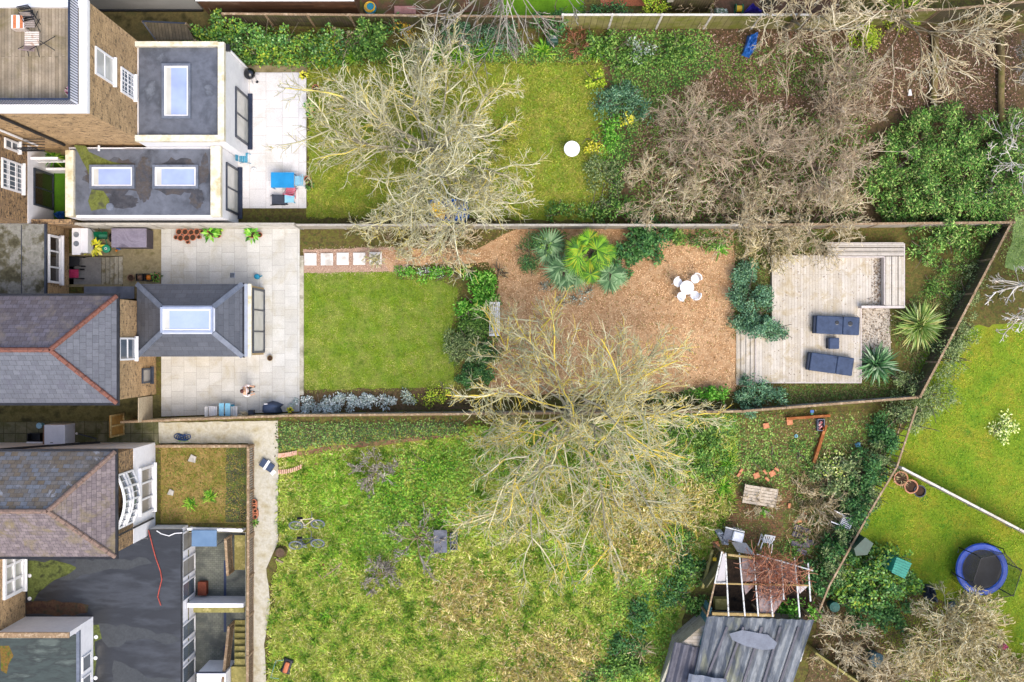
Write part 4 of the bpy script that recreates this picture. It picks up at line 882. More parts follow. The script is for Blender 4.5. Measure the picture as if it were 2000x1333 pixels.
bare_tree(2035, 560, 3.6, 6.0, 'bright white barked bare tree at the right edge', T_white, B_white, 33, 8, ((6, .5, 34), (5, .5, 38), (3, .5, 38)), tr=.17, r_tw=.02, azr=(120, 260), elev=(5, 35))
bare_tree(1838, 1225, 2.9, 4.2, 'round dense straw coloured bare tree below the trampoline', T_straw, B_tan, 34, 16, ((9, .5, 32), (7, .5, 38), (5, .5, 40)), tr=.09, r_tw=.017, trunk_h=.12, elev=(10, 75))
bare_tree(1960, 1330, 2.6, 3.5, 'straw coloured bare shrub in the bottom right corner', T_straw, B_tan, 35, 10, ((7, .5, 32), (6, .5, 38), (4, .5, 40)), tr=.07, r_tw=.017, trunk_h=.1)
bare_tree(1632, 1240, 1.9, 2.4, 'brown arching bare shrub right of the ruined greenhouse', T_pale, B_tan, 36, 12, ((7, .55, 28), (5, .52, 34), (3, .5, 38)), tr=.04, r_tw=.017, trunk_h=.08, name='bare_shrub', cat_='shrub')
bare_tree(1730, 1330, 1.9, 2.4, 'straw bare shrub beside the mossy rail fence at the bottom', T_pale, B_tan, 37, 10, ((7, .55, 28), (5, .52, 34), (3, .5, 38)), tr=.04, r_tw=.017, trunk_h=.08, name='bare_shrub', cat_='shrub')
bare_tree(1496, 478, 1.7, 2.2, 'pale arching bare shrub at the upper left corner of the deck', T_straw, B_tan, 38, 12, ((7, .55, 26), (5, .52, 32), (3, .5, 38)), tr=.04, r_tw=.015, trunk_h=.08, name='bare_shrub', cat_='shrub', droop=-.03)
bare_tree(880, 470, 1.8, 1.8, 'low bare shrub along the fence above the bark path', T_pale, B_tan, 39, 12, ((7, .55, 28), (5, .52, 34), (3, .5, 38)), tr=.03, r_tw=.015, trunk_h=.08, name='bare_shrub', cat_='shrub')
bare_tree(760, 465, 1.8, 1.8, 'low bare shrub along the fence above the stepping stones', T_lich, B_tan, 40, 12, ((7, .55, 28), (5, .52, 34), (3, .5, 38)), tr=.03, r_tw=.015, trunk_h=.08, name='bare_shrub', cat_='shrub')
bare_tree(815, 1050, 1.9, 1.8, 'sprawling dead branches around the grey cold frame in the wild lawn', T_grey, B_tan, 41, 7, ((5, .55, 34), (4, .52, 36), (3, .5, 38)), tr=.07, r_tw=.017, trunk_h=.08, name='bare_shrub', cat_='shrub', elev=(5, 40))
bare_tree(735, 915, 1.4, 1.2, 'grey brown twiggy shrub at the top of the wild lawn', T_grey, B_tan, 42, 9, ((6, .55, 34), (5, .52, 36), (3, .5, 38)), tr=.03, r_tw=.015, trunk_h=.08, name='bare_shrub', cat_='shrub')
bare_tree(745, 1120, 1.1, 1.0, 'small grey twiggy shrub in the straw grass', T_grey, B_tan, 43, 10, ((6, .55, 34), (5, .52, 36), (3, .5, 38)), tr=.03, r_tw=.015, trunk_h=.08, name='bare_shrub', cat_='shrub')
bare_tree(1127, 88, .9, .9, 'small rust brown twiggy shrub beside the green barrel', T_rust, B_tan, 44, 9, ((6, .55, 34), (4, .52, 36)), tr=.025, r_tw=.015, trunk_h=.08, name='bare_shrub', cat_='shrub')
bare_tree(1358, 20, 1.2, 2.6, 'small bare tree in front of the blue shed roof', T_pink, B_tan, 45, 8, ((5, .55, 34), (4, .52, 36)), tr=.03, r_tw=.015, trunk_h=.3)
bare_tree(680, 78, .9, 1.2, 'dead brown twigs in the ivy hedge', T_pale, B_tan, 46, 9, ((6, .55, 24), (4, .52, 30)), tr=.025, r_tw=.015, trunk_h=.08, name='bare_shrub', cat_='shrub', azr=(150, 330))
bare_tree(1480, 985, 1.0, .7, 'flattened dead stems above the brick path', T_pale, B_tan, 47, 9, ((6, .55, 24), (4, .52, 30)), tr=.02, r_tw=.015, trunk_h=.08, name='bare_shrub', cat_='shrub')
bare_tree(1600, 985, 1.7, .9, 'reddish dead stems left of the white chair', T_pale, B_tan, 48, 10, ((6, .55, 24), (5, .52, 30)), tr=.02, r_tw=.015, trunk_h=.08, name='bare_shrub', cat_='shrub')
# --- shrubs
hedge = [(dx, dy, 1.0, .75, h) for dx, dy, h in ((-120, 8, 2.2), (-80, 0, 2.4), (-40, 4, 2.2), (0, 10, 2.1), (45, 10, 2.2), (90, 12, 2.1), (135, 14, 2.1), (-95, 25, 1.4), (-50, 30, 1.3), (0, 34, 1.3), (60, 38, 1.2), (120, 38, 1.2))]
bush(510, 66, 'long ivy hedge along the top fence beside the brown cladding', L_ivy, hedge, 330, .13, .09, 51, 'ivy_hedge', 'hedge')
bush(425, 40, 'ivy shoot climbing over the top of the hedge', L_ivy, [(0, 0, .5, .8, 2.2)], 300, .13, .09, 52, 'ivy', 'climber')
bush(723, 72, 'tall bright green shrub at the end of the ivy hedge', L_mid, [(0, 0, 1.1, 1.1, 2.4), (-25, 10, .8, .8, 1.8)], 340, .14, .08, 53)
bush(795, 55, 'small amber leaved shrub on the top fence', L_oran, [(0, 0, .6, .7, 1.6)], 200, .10, .05, 54)
bush(935, 62, 'broad blue green evergreen shrub under the sparse grey tree', L_blue, [(0, 0, 1.6, .9, 2.0), (-45, 5, 1.0, .8, 1.6), (50, 5, 1.0, .8, 1.8)], 330, .12, .04, 55)
bush(1085, 48, 'dark leafy shrub on the fence above the green barrel', L_dark, [(0, 0, .9, .8, 2.0), (-25, -10, .7, .6, 1.8)], 300, .12, .07, 56)
bush(768, 46, 'dark shrub on the old fence left of the amber shrub', L_dark, [(0, 0, .7, .5, 1.8)], 280, .12, .06, 57)
bush(1198, 90, 'low mixed green shrubs against the green stained fence', L_mid, [(0, 0, 1.2, .8, 1.0), (-30, -8, .8, .7, 1.4), (60, 20, .8, .8, .9), (110, 10, .8, .7, .9), (30, 35, 1.0, .6, .7)], 230, .14, .07, 58)
bush(1245, 95, 'pale blue green shrub with upright stems near the fence', L_sage, [(0, 0, .8, .6, 1.3)], 150, .16, .04, 59)
bush(1210, 185, 'blue green evergreen shrub at the corner of the olive lawn', L_blue, [(0, 0, 1.2, 1.0, 1.6), (30, 25, 1.0, .8, 1.3), (-35, 15, .7, .6, 1.1)], 300, .12, .06, 60)
bush(1158, 152, 'lime green shrub beside the blue green evergreen', L_lime, [(0, 0, .55, .5, .9)], 260, .12, .07, 61)
bush(1160, 272, 'bright yellow flowering shrub right of the white round table', L_yell, [(0, 0, .5, .6, 1.4)], 260, .11, .06, 62)
bush(1187, 275, 'fresh green shrub behind the yellow flowers', L_bright, [(0, 0, .7, .9, 1.3), (5, -40, .5, .5, 1.0)], 260, .14, .05, 63)
bush(1232, 235, 'small yellow green shrub amid the bare thicket', L_yell, [(0, 0, .4, .4, 1.4)], 260, .11, .06, 64)
bush(1185, 350, 'pale green shrub at the lower right of the olive lawn', L_olive, [(0, 0, .9, .9, 1.1), (-20, -28, .7, .5, .9), (0, 42, .8, .6, .9)], 260, .14, .05, 65)
bush(1215, 405, 'green leafy shrub over the fence behind the fan palms', L_mid, [(0, 0, 1.1, .7, 1.3), (-60, 10, .9, .6, 1.2), (-120, 8, .8, .5, 1.0)], 260, .14, .07, 66)
bush(1330, 92, 'low green ground shrub near the blue sheet', L_mid, [(0, 0, 1.0, .7, .5), (-40, 20, .8, .6, .5)], 180, .12, .07, 67)
bush(1697, 82, 'lime green feathery conifer under the bare trees', L_lime, [(0, 0, .8, .9, 1.6), (-10, -20, .6, .5, 1.5)], 420, .12, .04, 68, 'conifer', 'tree')
bush(1765, 18, 'lime green conifer at the top edge behind the fence', L_lime, [(0, 0, 1.3, .8, 2.2)], 360, .12, .04, 69, 'conifer', 'tree')
bush(1278, 16, 'yellow green shrub at the top edge left of the blue shed', L_lime, [(0, 0, .9, .7, 1.5)], 300, .1, .06, 70)
bush(1205, 22, 'dark leafy shrub behind the fence near the red ground', L_dark, [(0, 0, 1.2, .4, .9), (-50, 0, .8, .4, .7)], 260, .1, .06, 71)
rh = [(dx, dy, rx, rx*.9, h) for dx, dy, rx, h in ((0, 0, 1.8, 3.0), (-80, -10, 1.3, 2.4), (-120, 40, 1.2, 2.2), (70, 20, 1.6, 2.8), (-40, 60, 1.5, 2.6), (40, 80, 1.5, 2.6), (105, 85, 1.4, 2.5), (-90, 95, 1.1, 2.0), (-10, -75, 1.1, 2.2), (60, -60, 1.1, 2.0), (-20, 120, 1.2, 2.2), (85, 125, 1.0, 2.0), (20, 150, .7, 1.5), (130, 10, 1.4, 2.6), (140, -50, 1.2, 2.2), (130, 60, 1.3, 2.6), (-60, -60, .9, 1.8))]
bush(1850, 305, 'huge glossy evergreen with long leaves filling the right side above the deck', L_rhodo, rh, 430, .16, .055, 72, 'evergreen_bush', 'shrub', clump=.35)
bush(1038, 490, 'dark clipped mound left of the fan palms', L_dark, [(0, 0, .75, 1.1, 1.3), (-10, 25, .6, .5, .9)], 430, .08, .04, 73)
bush(1255, 478, 'dark glossy shrub right of the fan palms', L_dark, [(0, 0, 1.3, 1.0, 2.0), (-35, 25, .9, .7, 1.5), (15, -25, 1.1, .6, 1.8)], 300, .17, .09, 74)
bush(1360, 470, 'loose green planting behind the white garden table', L_mid, [(0, 0, .9, .4, .8), (40, 0, .8, .5, .9), (-40, -5, .7, .4, .8)], 190, .16, .06, 75)
spiky(1405, 488, 'blue green strap leaved plant beside the pale bare shrub', L_bright, 34, .6, .06, 76)
bush(800, 532, 'bright green mounding herb at the head of the lawn', L_bright, [(0, 0, .75, .45, .35), (35, 3, .6, .35, .3)], 420, .09, .05, 77, stem=BARK)
bush(880, 534, 'low green edging plants at the top of the lawn', L_bright, [(0, 0, .8, .3, .35), (30, 0, .6, .3, .35), (-30, 4, .5, .25, .3)], 330, .09, .05, 78)
bush(852, 532, 'silver leaved plants at the top of the lawn', L_silv, [(0, 0, .5, .3, .3), (-25, -5, .3, .25, .3)], 260, .09, .03, 79)
bush(942, 572, 'rich green leafy shrub in the curved bed, top end', L_bright, [(0, 0, .85, .95, 1.1), (-10, 32, 1.0, .8, 1.2), (0, -25, .7, .45, .8)], 460, .13, .07, 80)
bush(915, 632, 'feathery green shrub left of the white bench', L_mid, [(5, 5, 1.1, .9, 1.1), (20, -15, .9, .7, 1.0), (40, 10, .5, .8, .8)], 600, .14, .04, 81)
bush(905, 668, 'grey green ferny shrub leaning onto the lawn', L_olive, [(5, 0, 1.1, .8, 1.1), (25, 20, .9, .7, 1.0), (-10, 25, .6, .5, .8)], 560, .16, .04, 82)
bush(935, 712, 'dark green shrub below the white bench', L_dark, [(0, 0, .9, 1.0, 1.0), (-15, 30, .8, .6, .8), (25, -20, .7, .6, .8)], 520, .13, .05, 83)
bush(975, 530, 'sparse purple grey shrub at the bend of the bark path', L_tan, [(0, 0, .5, .5, .6)], 130, .09, .03, 84, twigs=10)
bush(1468, 575, 'upper blue green bush on the left side of the deck', L_blue, [(0, 0, 1.05, 1.0, 1.6), (-15, -45, .7, .7, 1.0)], 900, .12, .05, 85)
bush(1484, 632, 'lower blue green bush overhanging the deck steps', L_blue, [(0, 0, 1.3, 1.0, 1.8), (32, 12, .7, .6, 1.4)], 850, .12, .05, 86)
bush(1492, 765, 'airy blue green bush at the bottom corner of the deck', L_blue, [(0, 0, 1.3, .95, 1.6), (-30, 20, .9, .7, 1.3)], 520, .12, .05, 87)
bush(1398, 768, 'bright yellow green shrub beside the foot of the deck steps', L_bright, [(0, 0, .9, .5, .9), (-30, 5, .6, .4, .7)], 330, .13, .08, 88)
bush(1345, 775, 'low green shrub at the lower edge of the bark clearing', L_mid, [(0, 0, .7, .4, .6), (-50, 5, .8, .35, .6)], 260, .12, .06, 89)
bush(1780, 760, 'olive green shrub in the pointed corner of the garden', L_olive, [(0, 0, 1.2, 1.0, 1.4), (-25, -20, .8, .7, 1.0)], 260, .13, .04, 90)
bush(1855, 700, 'grey green hedge outside the slanting fence, upper part', L_olive, [(0, 0, 1.1, 1.2, 1.8), (25, -40, .8, .8, 1.3)], 280, .13, .04, 91)
bush(1830, 770, 'grey green hedge outside the slanting fence, lower part', L_olive, [(0, 0, 1.3, 1.2, 1.7), (-25, 25, .9, .8, 1.2), (-40, 55, .8, .8, 1.2)], 280, .13, .04, 92)
bush(1862, 455, 'glossy shrub beneath the tip of the garden', L_rhodo, [(0, 0, 1.2, .9, 1.5), (-50, 30, .9, .7, 1.4)], 230, .2, .06, 93)
for i, (px, py, rx) in enumerate(((592, 790, .55), (622, 790, .5), (655, 786, .55), (640, 800, .45), (690, 790, .5), (722, 783, .5), (760, 785, .45), (795, 777, .4))):
    bush(px, py, ('first', 'second', 'third', 'fourth', 'fifth', 'sixth', 'seventh', 'last')[i]+' silver leaved mound from the left under the lawn', L_silv if i < 7 else L_sage, [(0, 0, rx*1.15, rx*.85, .5)], 700, .1, .045, 100+i, 'silver_shrub', 'shrub', group='silver mounds under the lawn', clump=.18)
bush(838, 775, 'yellow green mound at the end of the silver row', L_lime, [(0, 0, .7, .45, .6), (30, -5, .5, .4, .5)], 280, .1, .05, 110)
bush(1655, 925, 'pale variegated shrub in the allotment', L_varieg, [(-20, -10, .8, .7, 1.1)], 220, .13, .07, 111, group=None)
bush(1625, 935, 'mid green allotment shrub left of the variegated one', L_olive, [(0, 0, 1.0, 1.0, 1.2), (40, -20, .9, .9, 1.2), (30, 40, .8, .7, 1.0)], 250, .14, .08, 112)
bush(1600, 1010, 'weedy green shrub around the lone white chair', L_mid, [(60, 50, .7, .7, .6), (30, 75, .9, .7, .6), (-40, 60, .9, .6, .5)], 190, .13, .05, 113)
for i, (px, py, rx, ry) in enumerate(((1735, 850, .7, 1.1), (1700, 930, .8, 1.2), (1678, 1000, .6, 1.0), (1640, 1075, .8, 1.0), (1605, 1130, .8, .9))):
    bush(px, py, ('dark ivy over the slatted fence, %s section' % ['uppermost', 'second', 'middle', 'fourth', 'lowest'][i]), L_dark, [(0, 0, rx*1.15, ry*1.2, 1.8)], 560, .12, .08, 120+i, 'ivy', 'climber', group='ivy on the slatted fence')
iv = [(0, 0, 1.4, 1.2, 2.0), (-50, -10, 1.0, 1.0, 1.8), (40, 20, 1.0, .9, 1.8), (-30, 45, 1.2, .9, 1.5), (10, -35, 1.0, .7, 1.9), (-70, 30, .9, .9, 1.4)]
bush(1728, 1125, 'large ivy mound swallowing a green shed below the lawn', L_ivy, iv, 300, .14, .1, 126, 'ivy_mound', 'climber')
bush(1690, 1195, 'dark shrub at the foot of the ivy mound', L_dark, [(0, 0, 1.3, 1.0, 1.2), (60, 15, 1.0, .8, 1.0)], 250, .14, .09, 127)
bush(1958, 838, 'round cream and yellow variegated shrub alone on the bright lawn', L_varieg, [(0, 0, .85, .7, .9)], 330, .12, .06, 128)
bush(1255, 1200, 'dark weedy shrub left of the shed', L_dark, [(0, 0, .9, 1.1, .9), (60, -40, 1.0, .9, 1.0), (90, -90, .8, .8, .9), (-30, 60, .9, .9, .8)], 220, .14, .08, 129)
bush(1225, 1300, 'dark leafy shrub at the bottom edge left of the shed', L_mid, [(0, 0, 1.4, .9, 1.0), (-50, 20, 1.0, .7, .7)], 240, .14, .08, 130)
bush(1345, 1120, 'green shrub above the ruined greenhouse corner', L_mid, [(0, 0, .9, 1.1, .9), (10, 60, .8, .8, .9), (-20, -60, 1.0, .9, .8)], 220, .13, .07, 131)
bush(1540, 1190, 'green climber growing through the ruined greenhouse', L_bright, [(0, 0, .6, .5, 2.2), (40, 10, .6, .4, 2.2)], 300, .13, .08, 132, 'climber', 'climber')
bush(785, 975, 'low green weeds in the wild lawn near the bicycles', L_strap, [(0, 0, 1.5, 1.2, .3), (60, -60, 1.6, 1.1, .3), (60, 40, 1.2, .9, .3)], 150, .12, .05, 133, 'weeds', 'plant')
bush(1360, 860, 'broad patch of green weeds under the right limbs of the lichened tree', L_mid, [(0, 0, 1.6, 1.0, .5), (-60, -5, 1.4, .8, .4), (30, 55, 1.2, 1.0, .5), (-60, 60, 1.3, .9, .4)], 210, .12, .07, 134, 'weeds', 'plant')
bush(1560, 880, 'small weeds between the allotment paving', L_mid, [(0, 0, .8, .6, .25), (-50, 20, .8, .5, .25), (-90, 20, .7, .6, .25), (30, 40, .6, .6, .3)], 150, .1, .06, 135, 'weeds', 'plant')
for nm, ct, lb, pr in (('spiky_plant', 'plant', 'large pale green spiky rosette, right of the deck planter', (1785, 635, L_cord, 340, 1.25, .06, 140, 0, 88, 30, .5)),
                       ('spiky_plant', 'plant', 'dark striped sword leaved plant touching the lower sun lounger', (1708, 712, L_phor, 150, 1.2, .10, 141, 5, 85, 55, .05))):
    px, py, mt, n, L, wd, sd_, e0, e1, dr, tk = pr; spiky(px, py, lb, mt, n, L, wd, sd_, e0, e1, dr, trunk=tk)
for i, (px, py, L, lb) in enumerate(((1418, 905, .55, 'upper grassy clump beside the allotment bricks'), (1412, 950, .6, 'lower grassy clump beside the allotment bricks'), (1318, 1040, .7, 'green grassy clump at the right end of the wild lawn'), (765, 935, .6, 'grassy clump amid the grey twigs of the wild lawn'), (410, 968, .4, 'right of the two green tufts in the square bed'), (372, 984, .38, 'left of the two green tufts in the square bed'),
                                    (855, 108, .75, 'left strap leaved clump under the top hedge'), (900, 112, .8, 'middle strap leaved clump under the top hedge'), (950, 98, .8, 'right strap leaved clump under the top hedge'), (1062, 100, .7, 'strap leaved clump left of the green barrel'), (1165, 105, .65, 'strap leaved clump right of the brown twigs'), (640, 118, .5, 'grassy clump at the top left of the olive lawn'), (1490, 1000, .25, 'round green tuft on the brick path'), (690, 112, .5, 'grassy clump under the dead twigs of the hedge'), (640, 1200, .4, 'small green tuft in the straw grass near the bottom left'), (1260, 1000, .5, 'clump of straw grass right of the lichened tree'), (1250, 1265, .9, 'brown sword leaved clump left of the shed'))):
    spiky(px, py, lb, [L_strap, L_strap, L_strap, L_strap, L_strap, L_strap, L_strap, L_strap, L_strap, L_strap, L_strap, L_strap, L_bright, L_strap, L_strap, L_straw, L_tan][i], 70, L, .045, 150+i, 5, 80, 60, name='grass_clump', cat_='plant')
spiky(114, 312, 'spiky green plant in the turf light well', L_strap, 60, .75, .05, 170, trunk=.5)
bush(1135, 520, 'mixed green shrubs tangled between the fan palms', L_mid, [(0, 0, 1.0, .8, .9), (45, -30, .8, .6, 1.2), (-60, -45, .8, .5, 1.1)], 380, .13, .05, 185)
fan_palm(1150, 500, 'bright green fan palm, the largest of the clump', L_fan, 180, 30, .6, 1.4, 1.0, nl=26, lw=.035)
fan_palm(1070, 482, 'grey green fan palm left of the bright palm', L_fang, 181, 9, .7, .6, .35)
fan_palm(1100, 535, 'grey green fan palm below the bright palm', L_fang, 182, 11, .75, .7, .6)
fan_palm(1190, 540, 'small grey green fan palm right below the bright palm', L_fang, 183, 8, .6, .5, .4)
bush(1078, 570, 'pale lichen coloured ground plant on the bark clearing', L_sage, [(-10, -10, .4, .3, .3), (12, 18, .3, .35, .3), (45, 10, .5, .4, .3), (70, 0, .4, .3, .25)], 260, .09, .04, 184)
for i, (px, py, rx, ry, lb) in enumerate(((1752, 800, .6, .7, 'ivy clump at the head of the slatted fence'), (1718, 895, .6, .9, 'ivy clump on the slatted fence above the terracotta bowls'), (1690, 965, .6, .9, 'ivy clump on the slatted fence level with the terracotta bowls'), (1652, 1040, .6, .9, 'ivy clump on the slatted fence above the ivy mound'), (1622, 1100, .6, .9, 'ivy clump on the slatted fence beside the greenhouse'))):
    bush(px, py, lb, L_olive, [(0, 0, rx, ry, 1.7), (10, 14, rx, ry*.7, 1.5)], 420, .11, .06, 240+i, 'ivy', 'climber')
bush(1875, 620, 'scrubby grey green bush inside the tip of the slanting fence', L_olive, [(0, 0, .9, .9, 1.3), (20, -50, .8, .8, 1.2), (-20, 50, .9, .8, 1.3), (40, -95, .7, .7, 1.0)], 300, .12, .04, 246)
bush(1830, 560, 'dull green shrub behind the spiky rosette', L_mid, [(0, 0, .9, .7, .8), (20, -45, .8, .7, .9), (60, -80, .7, .6, .8)], 240, .12, .05, 247)
# --- logs on the leafy ground
for (x0, y0, x1, y1, r, lab) in ((1826, 62, 1824, 222, .17, 'left of the two mossy logs lying on the brown leafy ground'), (1953, 60, 1956, 240, .17, 'right mossy log near the right edge')):
    m = MB(); p, q = Wp(x0, y0, .2), Wp(x1, y1, .2); m.tube([p, p.lerp(q, .35)+Vector((.05, 0, 0)), p.lerp(q, .7), q], [r, r*.95, r*.9, r*.75], 10)
    setp(m.build('log', M('mossy_log', ['#7a6a44', '#8d7c52', '#6a6a30'], 3, .9, .2), smooth=True), lab, 'log', 'mossy logs')
# --- stuff
G_wild = Mleaf('grass_wild', ['#b4b458', '#c8c474', '#a0ac44', '#94aa3a', '#d6d092', '#88a032', '#9cb43c'], patch=['#80a42c', '#96b038', '#6f9222', '#a8bc44', '#b8b45c', '#88a844'], ps=.9, pf=.5, jit=.2, js=.9)
G_lush = Mleaf('grass_lush', ['#74b024', '#8cc43c', '#6a9a1c', '#82b02a', '#558818', '#9abc44', '#74a43c'])
G_lawn = Mleaf('grass_lawn', ['#52760e', '#688616', '#748e26', '#5a7a16', '#4c6c0e'], patch=['#868e30', '#989a4c', '#7a8a24', '#a09c5c', '#6c7c24'], ps=1.0, pf=.5, jit=.38, js=2.2)
G_olive = Mleaf('grass_olive', ['#66801a', '#7e9022', '#949a44', '#648a1c', '#78862e'], patch=['#8e962a', '#a4a04a', '#7a8c24', '#949040'], ps=.8, jit=.3, js=1.5)
G_right = Mleaf('grass_right', ['#5a8810', '#729216', '#829820', '#4f8014'], patch=['#8a9a1c', '#9c9c28', '#7a9018', '#a09434'], ps=.5, jit=.26, js=1.3)
grass('pale_grass', [[(1985, 425), (2100, 425), (2100, 528), (1962, 528)]], 3000, .1, .022, Mleaf('grass_pale', ['#7f9a4a', '#94a860', '#6c8a3c']), 222, z=.05, feather=.3)
wild = [(545, 892), (700, 876), (900, 860), (1440, 850), (1430, 1000), (1390, 1060), (1330, 1180), (1240, 1400), (520, 1400), (528, 1180), (545, 1080)]
grass('wild_grass', [wild], 90000, .24, .028, G_wild, 201, z=.03)
grass('lush_grass', [[(585, 925), (640, 900), (710, 900), (720, 960), (690, 1010), (620, 1000), (600, 960)], [(640, 1000), (760, 990), (800, 1060), (720, 1110), (650, 1060)], [(1090, 1080), (1180, 1060), (1190, 1130), (1110, 1140)], [(620, 1080), (660, 1080), (660, 1130), (625, 1120)], [(820, 880), (900, 870), (890, 960), (830, 950)]], 14000, .2, .03, G_lush, 202, z=.03, feather=.4)
grass('straw_grass', [[(1220, 940), (1400, 960), (1370, 1060), (1240, 1130), (1180, 1060)], [(1000, 1250), (1150, 1240), (1190, 1340), (980, 1340)], [(860, 1130), (960, 1120), (1000, 1200), (850, 1230)]], 13000, .34, .035, L_straw, 203, z=.04, feather=.5)
grass('lawn_grass', [[(596, 534), (858, 534), (900, 562), (898, 650), (900, 758), (596, 766)]], 26000, .06, .02, G_lawn, 204, z=.02, swirl=False)
grass('olive_grass', [[(603, 122), (1180, 112), (1186, 420), (603, 425)]], 36000, .13, .025, G_olive, 205, z=.02, swirl=False, holes=[])
grass('bright_grass', [[(1800, 700), (1900, 650), (2100, 610), (2100, 1400), (1790, 1400), (1710, 1230), (1680, 1090), (1710, 960), (1790, 800)]], 42000, .09, .022, G_right, 206, z=.025, swirl=False)
grass('bed_grass', [[(316, 870), (478, 870), (478, 1018), (316, 1018)]], 6000, .12, .022, Mleaf('grass_bed', ['#6f7a2a', '#8f8040', '#a08a50', '#5a7a1c', '#7f6f38']), 207, z=.02)
grass('grass_tufts', [wild], 14000, .3, .03, Mleaf('tuft', ['#5f8c20', '#74a02c', '#4f7c1c', '#8aae3c', '#6a8c34']), 221, z=.05, swirl=False, clump=26, e0=15, e1=70, feather=0)
litter('bark_chips', [[(760, 492), (930, 490), (1000, 455), (1430, 445), (1436, 762), (960, 768), (958, 640), (975, 540), (955, 516), (790, 518)]], 30000, .06, Mleaf('chips', ['#c09a70', '#d2b088', '#ac8a62', '#dabc94', '#9a7c58', '#caa47a'], jit=.3, js=1.0), 208, z=.03, feather=.2)
litter('clearing_leaves', [[(980, 460), (1435, 460), (1435, 760), (970, 765)]], 1500, .09, Mleaf('clearing_leaf', ['#6a5030', '#8a6a3c', '#7a7034', '#a89868']), 218, z=.06)
litter('leaf_litter', [[(1350, 60), (1985, 60), (1990, 230), (1700, 220), (1600, 190), (1380, 180)], [(1400, 180), (1700, 190), (1680, 440), (1250, 440), (1240, 250)]], 26000, .09, Mleaf('litter', ['#6a4a3a', '#8a6a58', '#4f3a2a', '#b09488', '#5a4632', '#7a5a44', '#3a2c20']), 209, z=.02)
litter('ground_litter', [[(1445, 815), (1750, 805), (1690, 940), (1610, 1110), (1400, 1080)], [(1610, 1180), (1750, 1110), (1850, 1200), (1990, 1320), (1580, 1330)]], 16000, .09, Mleaf('litter_mixed', ['#5a4a2c', '#7a6a3c', '#4a5a24', '#8a7a54', '#6a4a34', '#5f7a2c', '#3a3a20'], jit=.35, js=1.2), 210, z=.02)
litter('allotment_weeds', [[(1440, 815), (1520, 812), (1510, 900), (1440, 960)], [(1540, 860), (1740, 810), (1690, 940), (1620, 1100), (1560, 1080), (1560, 960)], [(1440, 870), (1560, 880), (1560, 940), (1440, 950)]], 5500, .12, Mleaf('allotment_weed', ['#4a6a24', '#66862c', '#5a7a2c', '#7a944a', '#3f5c24', '#8a9a50'], jit=.4, js=1.4), 219, z=.03, feather=.3)
grass('allotment_stalks', [[(1560, 930), (1700, 880), (1640, 1050), (1560, 1060)]], 1500, .5, .02, L_tan, 220, z=.1, feather=.3)
litter('pebbles', [[(596, 490), (780, 484), (790, 530), (596, 532)]], 4000, .04, Mleaf('pebble', ['#b89a86', '#cbb4a4', '#94786a', '#a88a74']), 211, z=.025)
litter('ground_ivy', [[(546, 828), (900, 826), (905, 845), (760, 858), (640, 866), (546, 880)]], 5500, .1, Mleaf('ground_ivy', ['#2f4f22', '#4a6a2c', '#5a7a30', '#3f3a24', '#7a9450', '#2c4420', '#5a4a34']), 212, z=.05)
litter('undergrowth', [[(1240, 180), (1400, 200), (1700, 230), (1680, 440), (1230, 440)], [(1240, 430), (1440, 430), (1440, 470), (1240, 470)], [(1380, 90), (1700, 90), (1680, 200), (1420, 170)]], 14000, .12, Mleaf('undergrowth', ['#4a6a24', '#5f7a2c', '#3f5a20', '#6a7a3a', '#7a6a4a']), 216, z=.06)
litter('wild_weeds', [[(760, 880), (930, 870), (960, 1010), (860, 1090), (700, 1080), (720, 960)], [(900, 830), (1300, 820), (1420, 900), (1300, 960), (900, 930)], [(1200, 1140), (1340, 1080), (1300, 1333), (1150, 1333)]], 9000, .14, Mleaf('wild_weeds', ['#4f7a1c', '#6a922a', '#5a8420', '#7a9a34', '#4a6a22', '#86a040']), 217, z=.12)
litter('border_weeds', [[(1190, 60), (1380, 60), (1400, 130), (1250, 220), (1200, 420), (1180, 300), (1195, 140)], [(460, 95), (1180, 92), (1180, 118), (460, 125)], [(1300, 812), (1440, 808), (1440, 900), (1400, 1000), (1300, 900)]], 15000, .11, L_mid, 213, z=.05)
litter('bed_weeds', [[(1436, 450), (1620, 450), (1620, 490), (1505, 495), (1500, 660), (1436, 655)], [(1520, 752), (1770, 735), (1765, 775), (1520, 790)], [(1735, 640), (1880, 480), (1930, 460), (1790, 740)]], 13000, .1, Mleaf('bed_weeds', ['#5a7a2c', '#4a4a24', '#5f6a2c', '#6a5a3a', '#3f5a22', '#7a7a44']), 214, z=.03)
# ================================================================ OBJECTS
m_deckedge = M('deck_edge', ['#c9bfb8', '#dad1ca'], 3, .8, .12)
m_cush = M('navy_cushion', ['#35435c', '#404f6a', '#2c3950'], 1.6, .7, .1, 9, bump=.2, bs=12)
m_cushd = M('navy_cushion_end', ['#222c3e', '#2b3648'], 2, .7, .1)
m_plast = M('white_plastic', ['#f4f6f8', '#ffffff'], 3, .35, .04, spec=.5)
m_green = M('green_plastic', ['#0f6a48', '#1a7d58'], 4, .4, .1, spec=.5)
m_dgreen = M('dark_green_plastic', ['#163c30', '#1f4c3e'], 4, .45, .1, spec=.5)
m_blue = M('blue_plastic', ['#1c5aa8', '#2a6cc0'], 4, .4, .08, spec=.5)
m_sky = M('sky_blue_paint', ['#7fc4e0', '#a0d6ec'], 4, .5, .05)
m_teal = M('teal_paint', ['#1f87a8', '#2c9abc'], 4, .5, .06)
m_orange = M('orange_plastic', ['#e07a20', '#f09030'], 4, .5, .08)
m_yel = M('yellow_plastic', ['#e8b820', '#f4cc38'], 4, .5, .08)
m_potsoil = M('pot_soil', ['#3a2a20', '#4f3c2c'], 8, .95, .2)
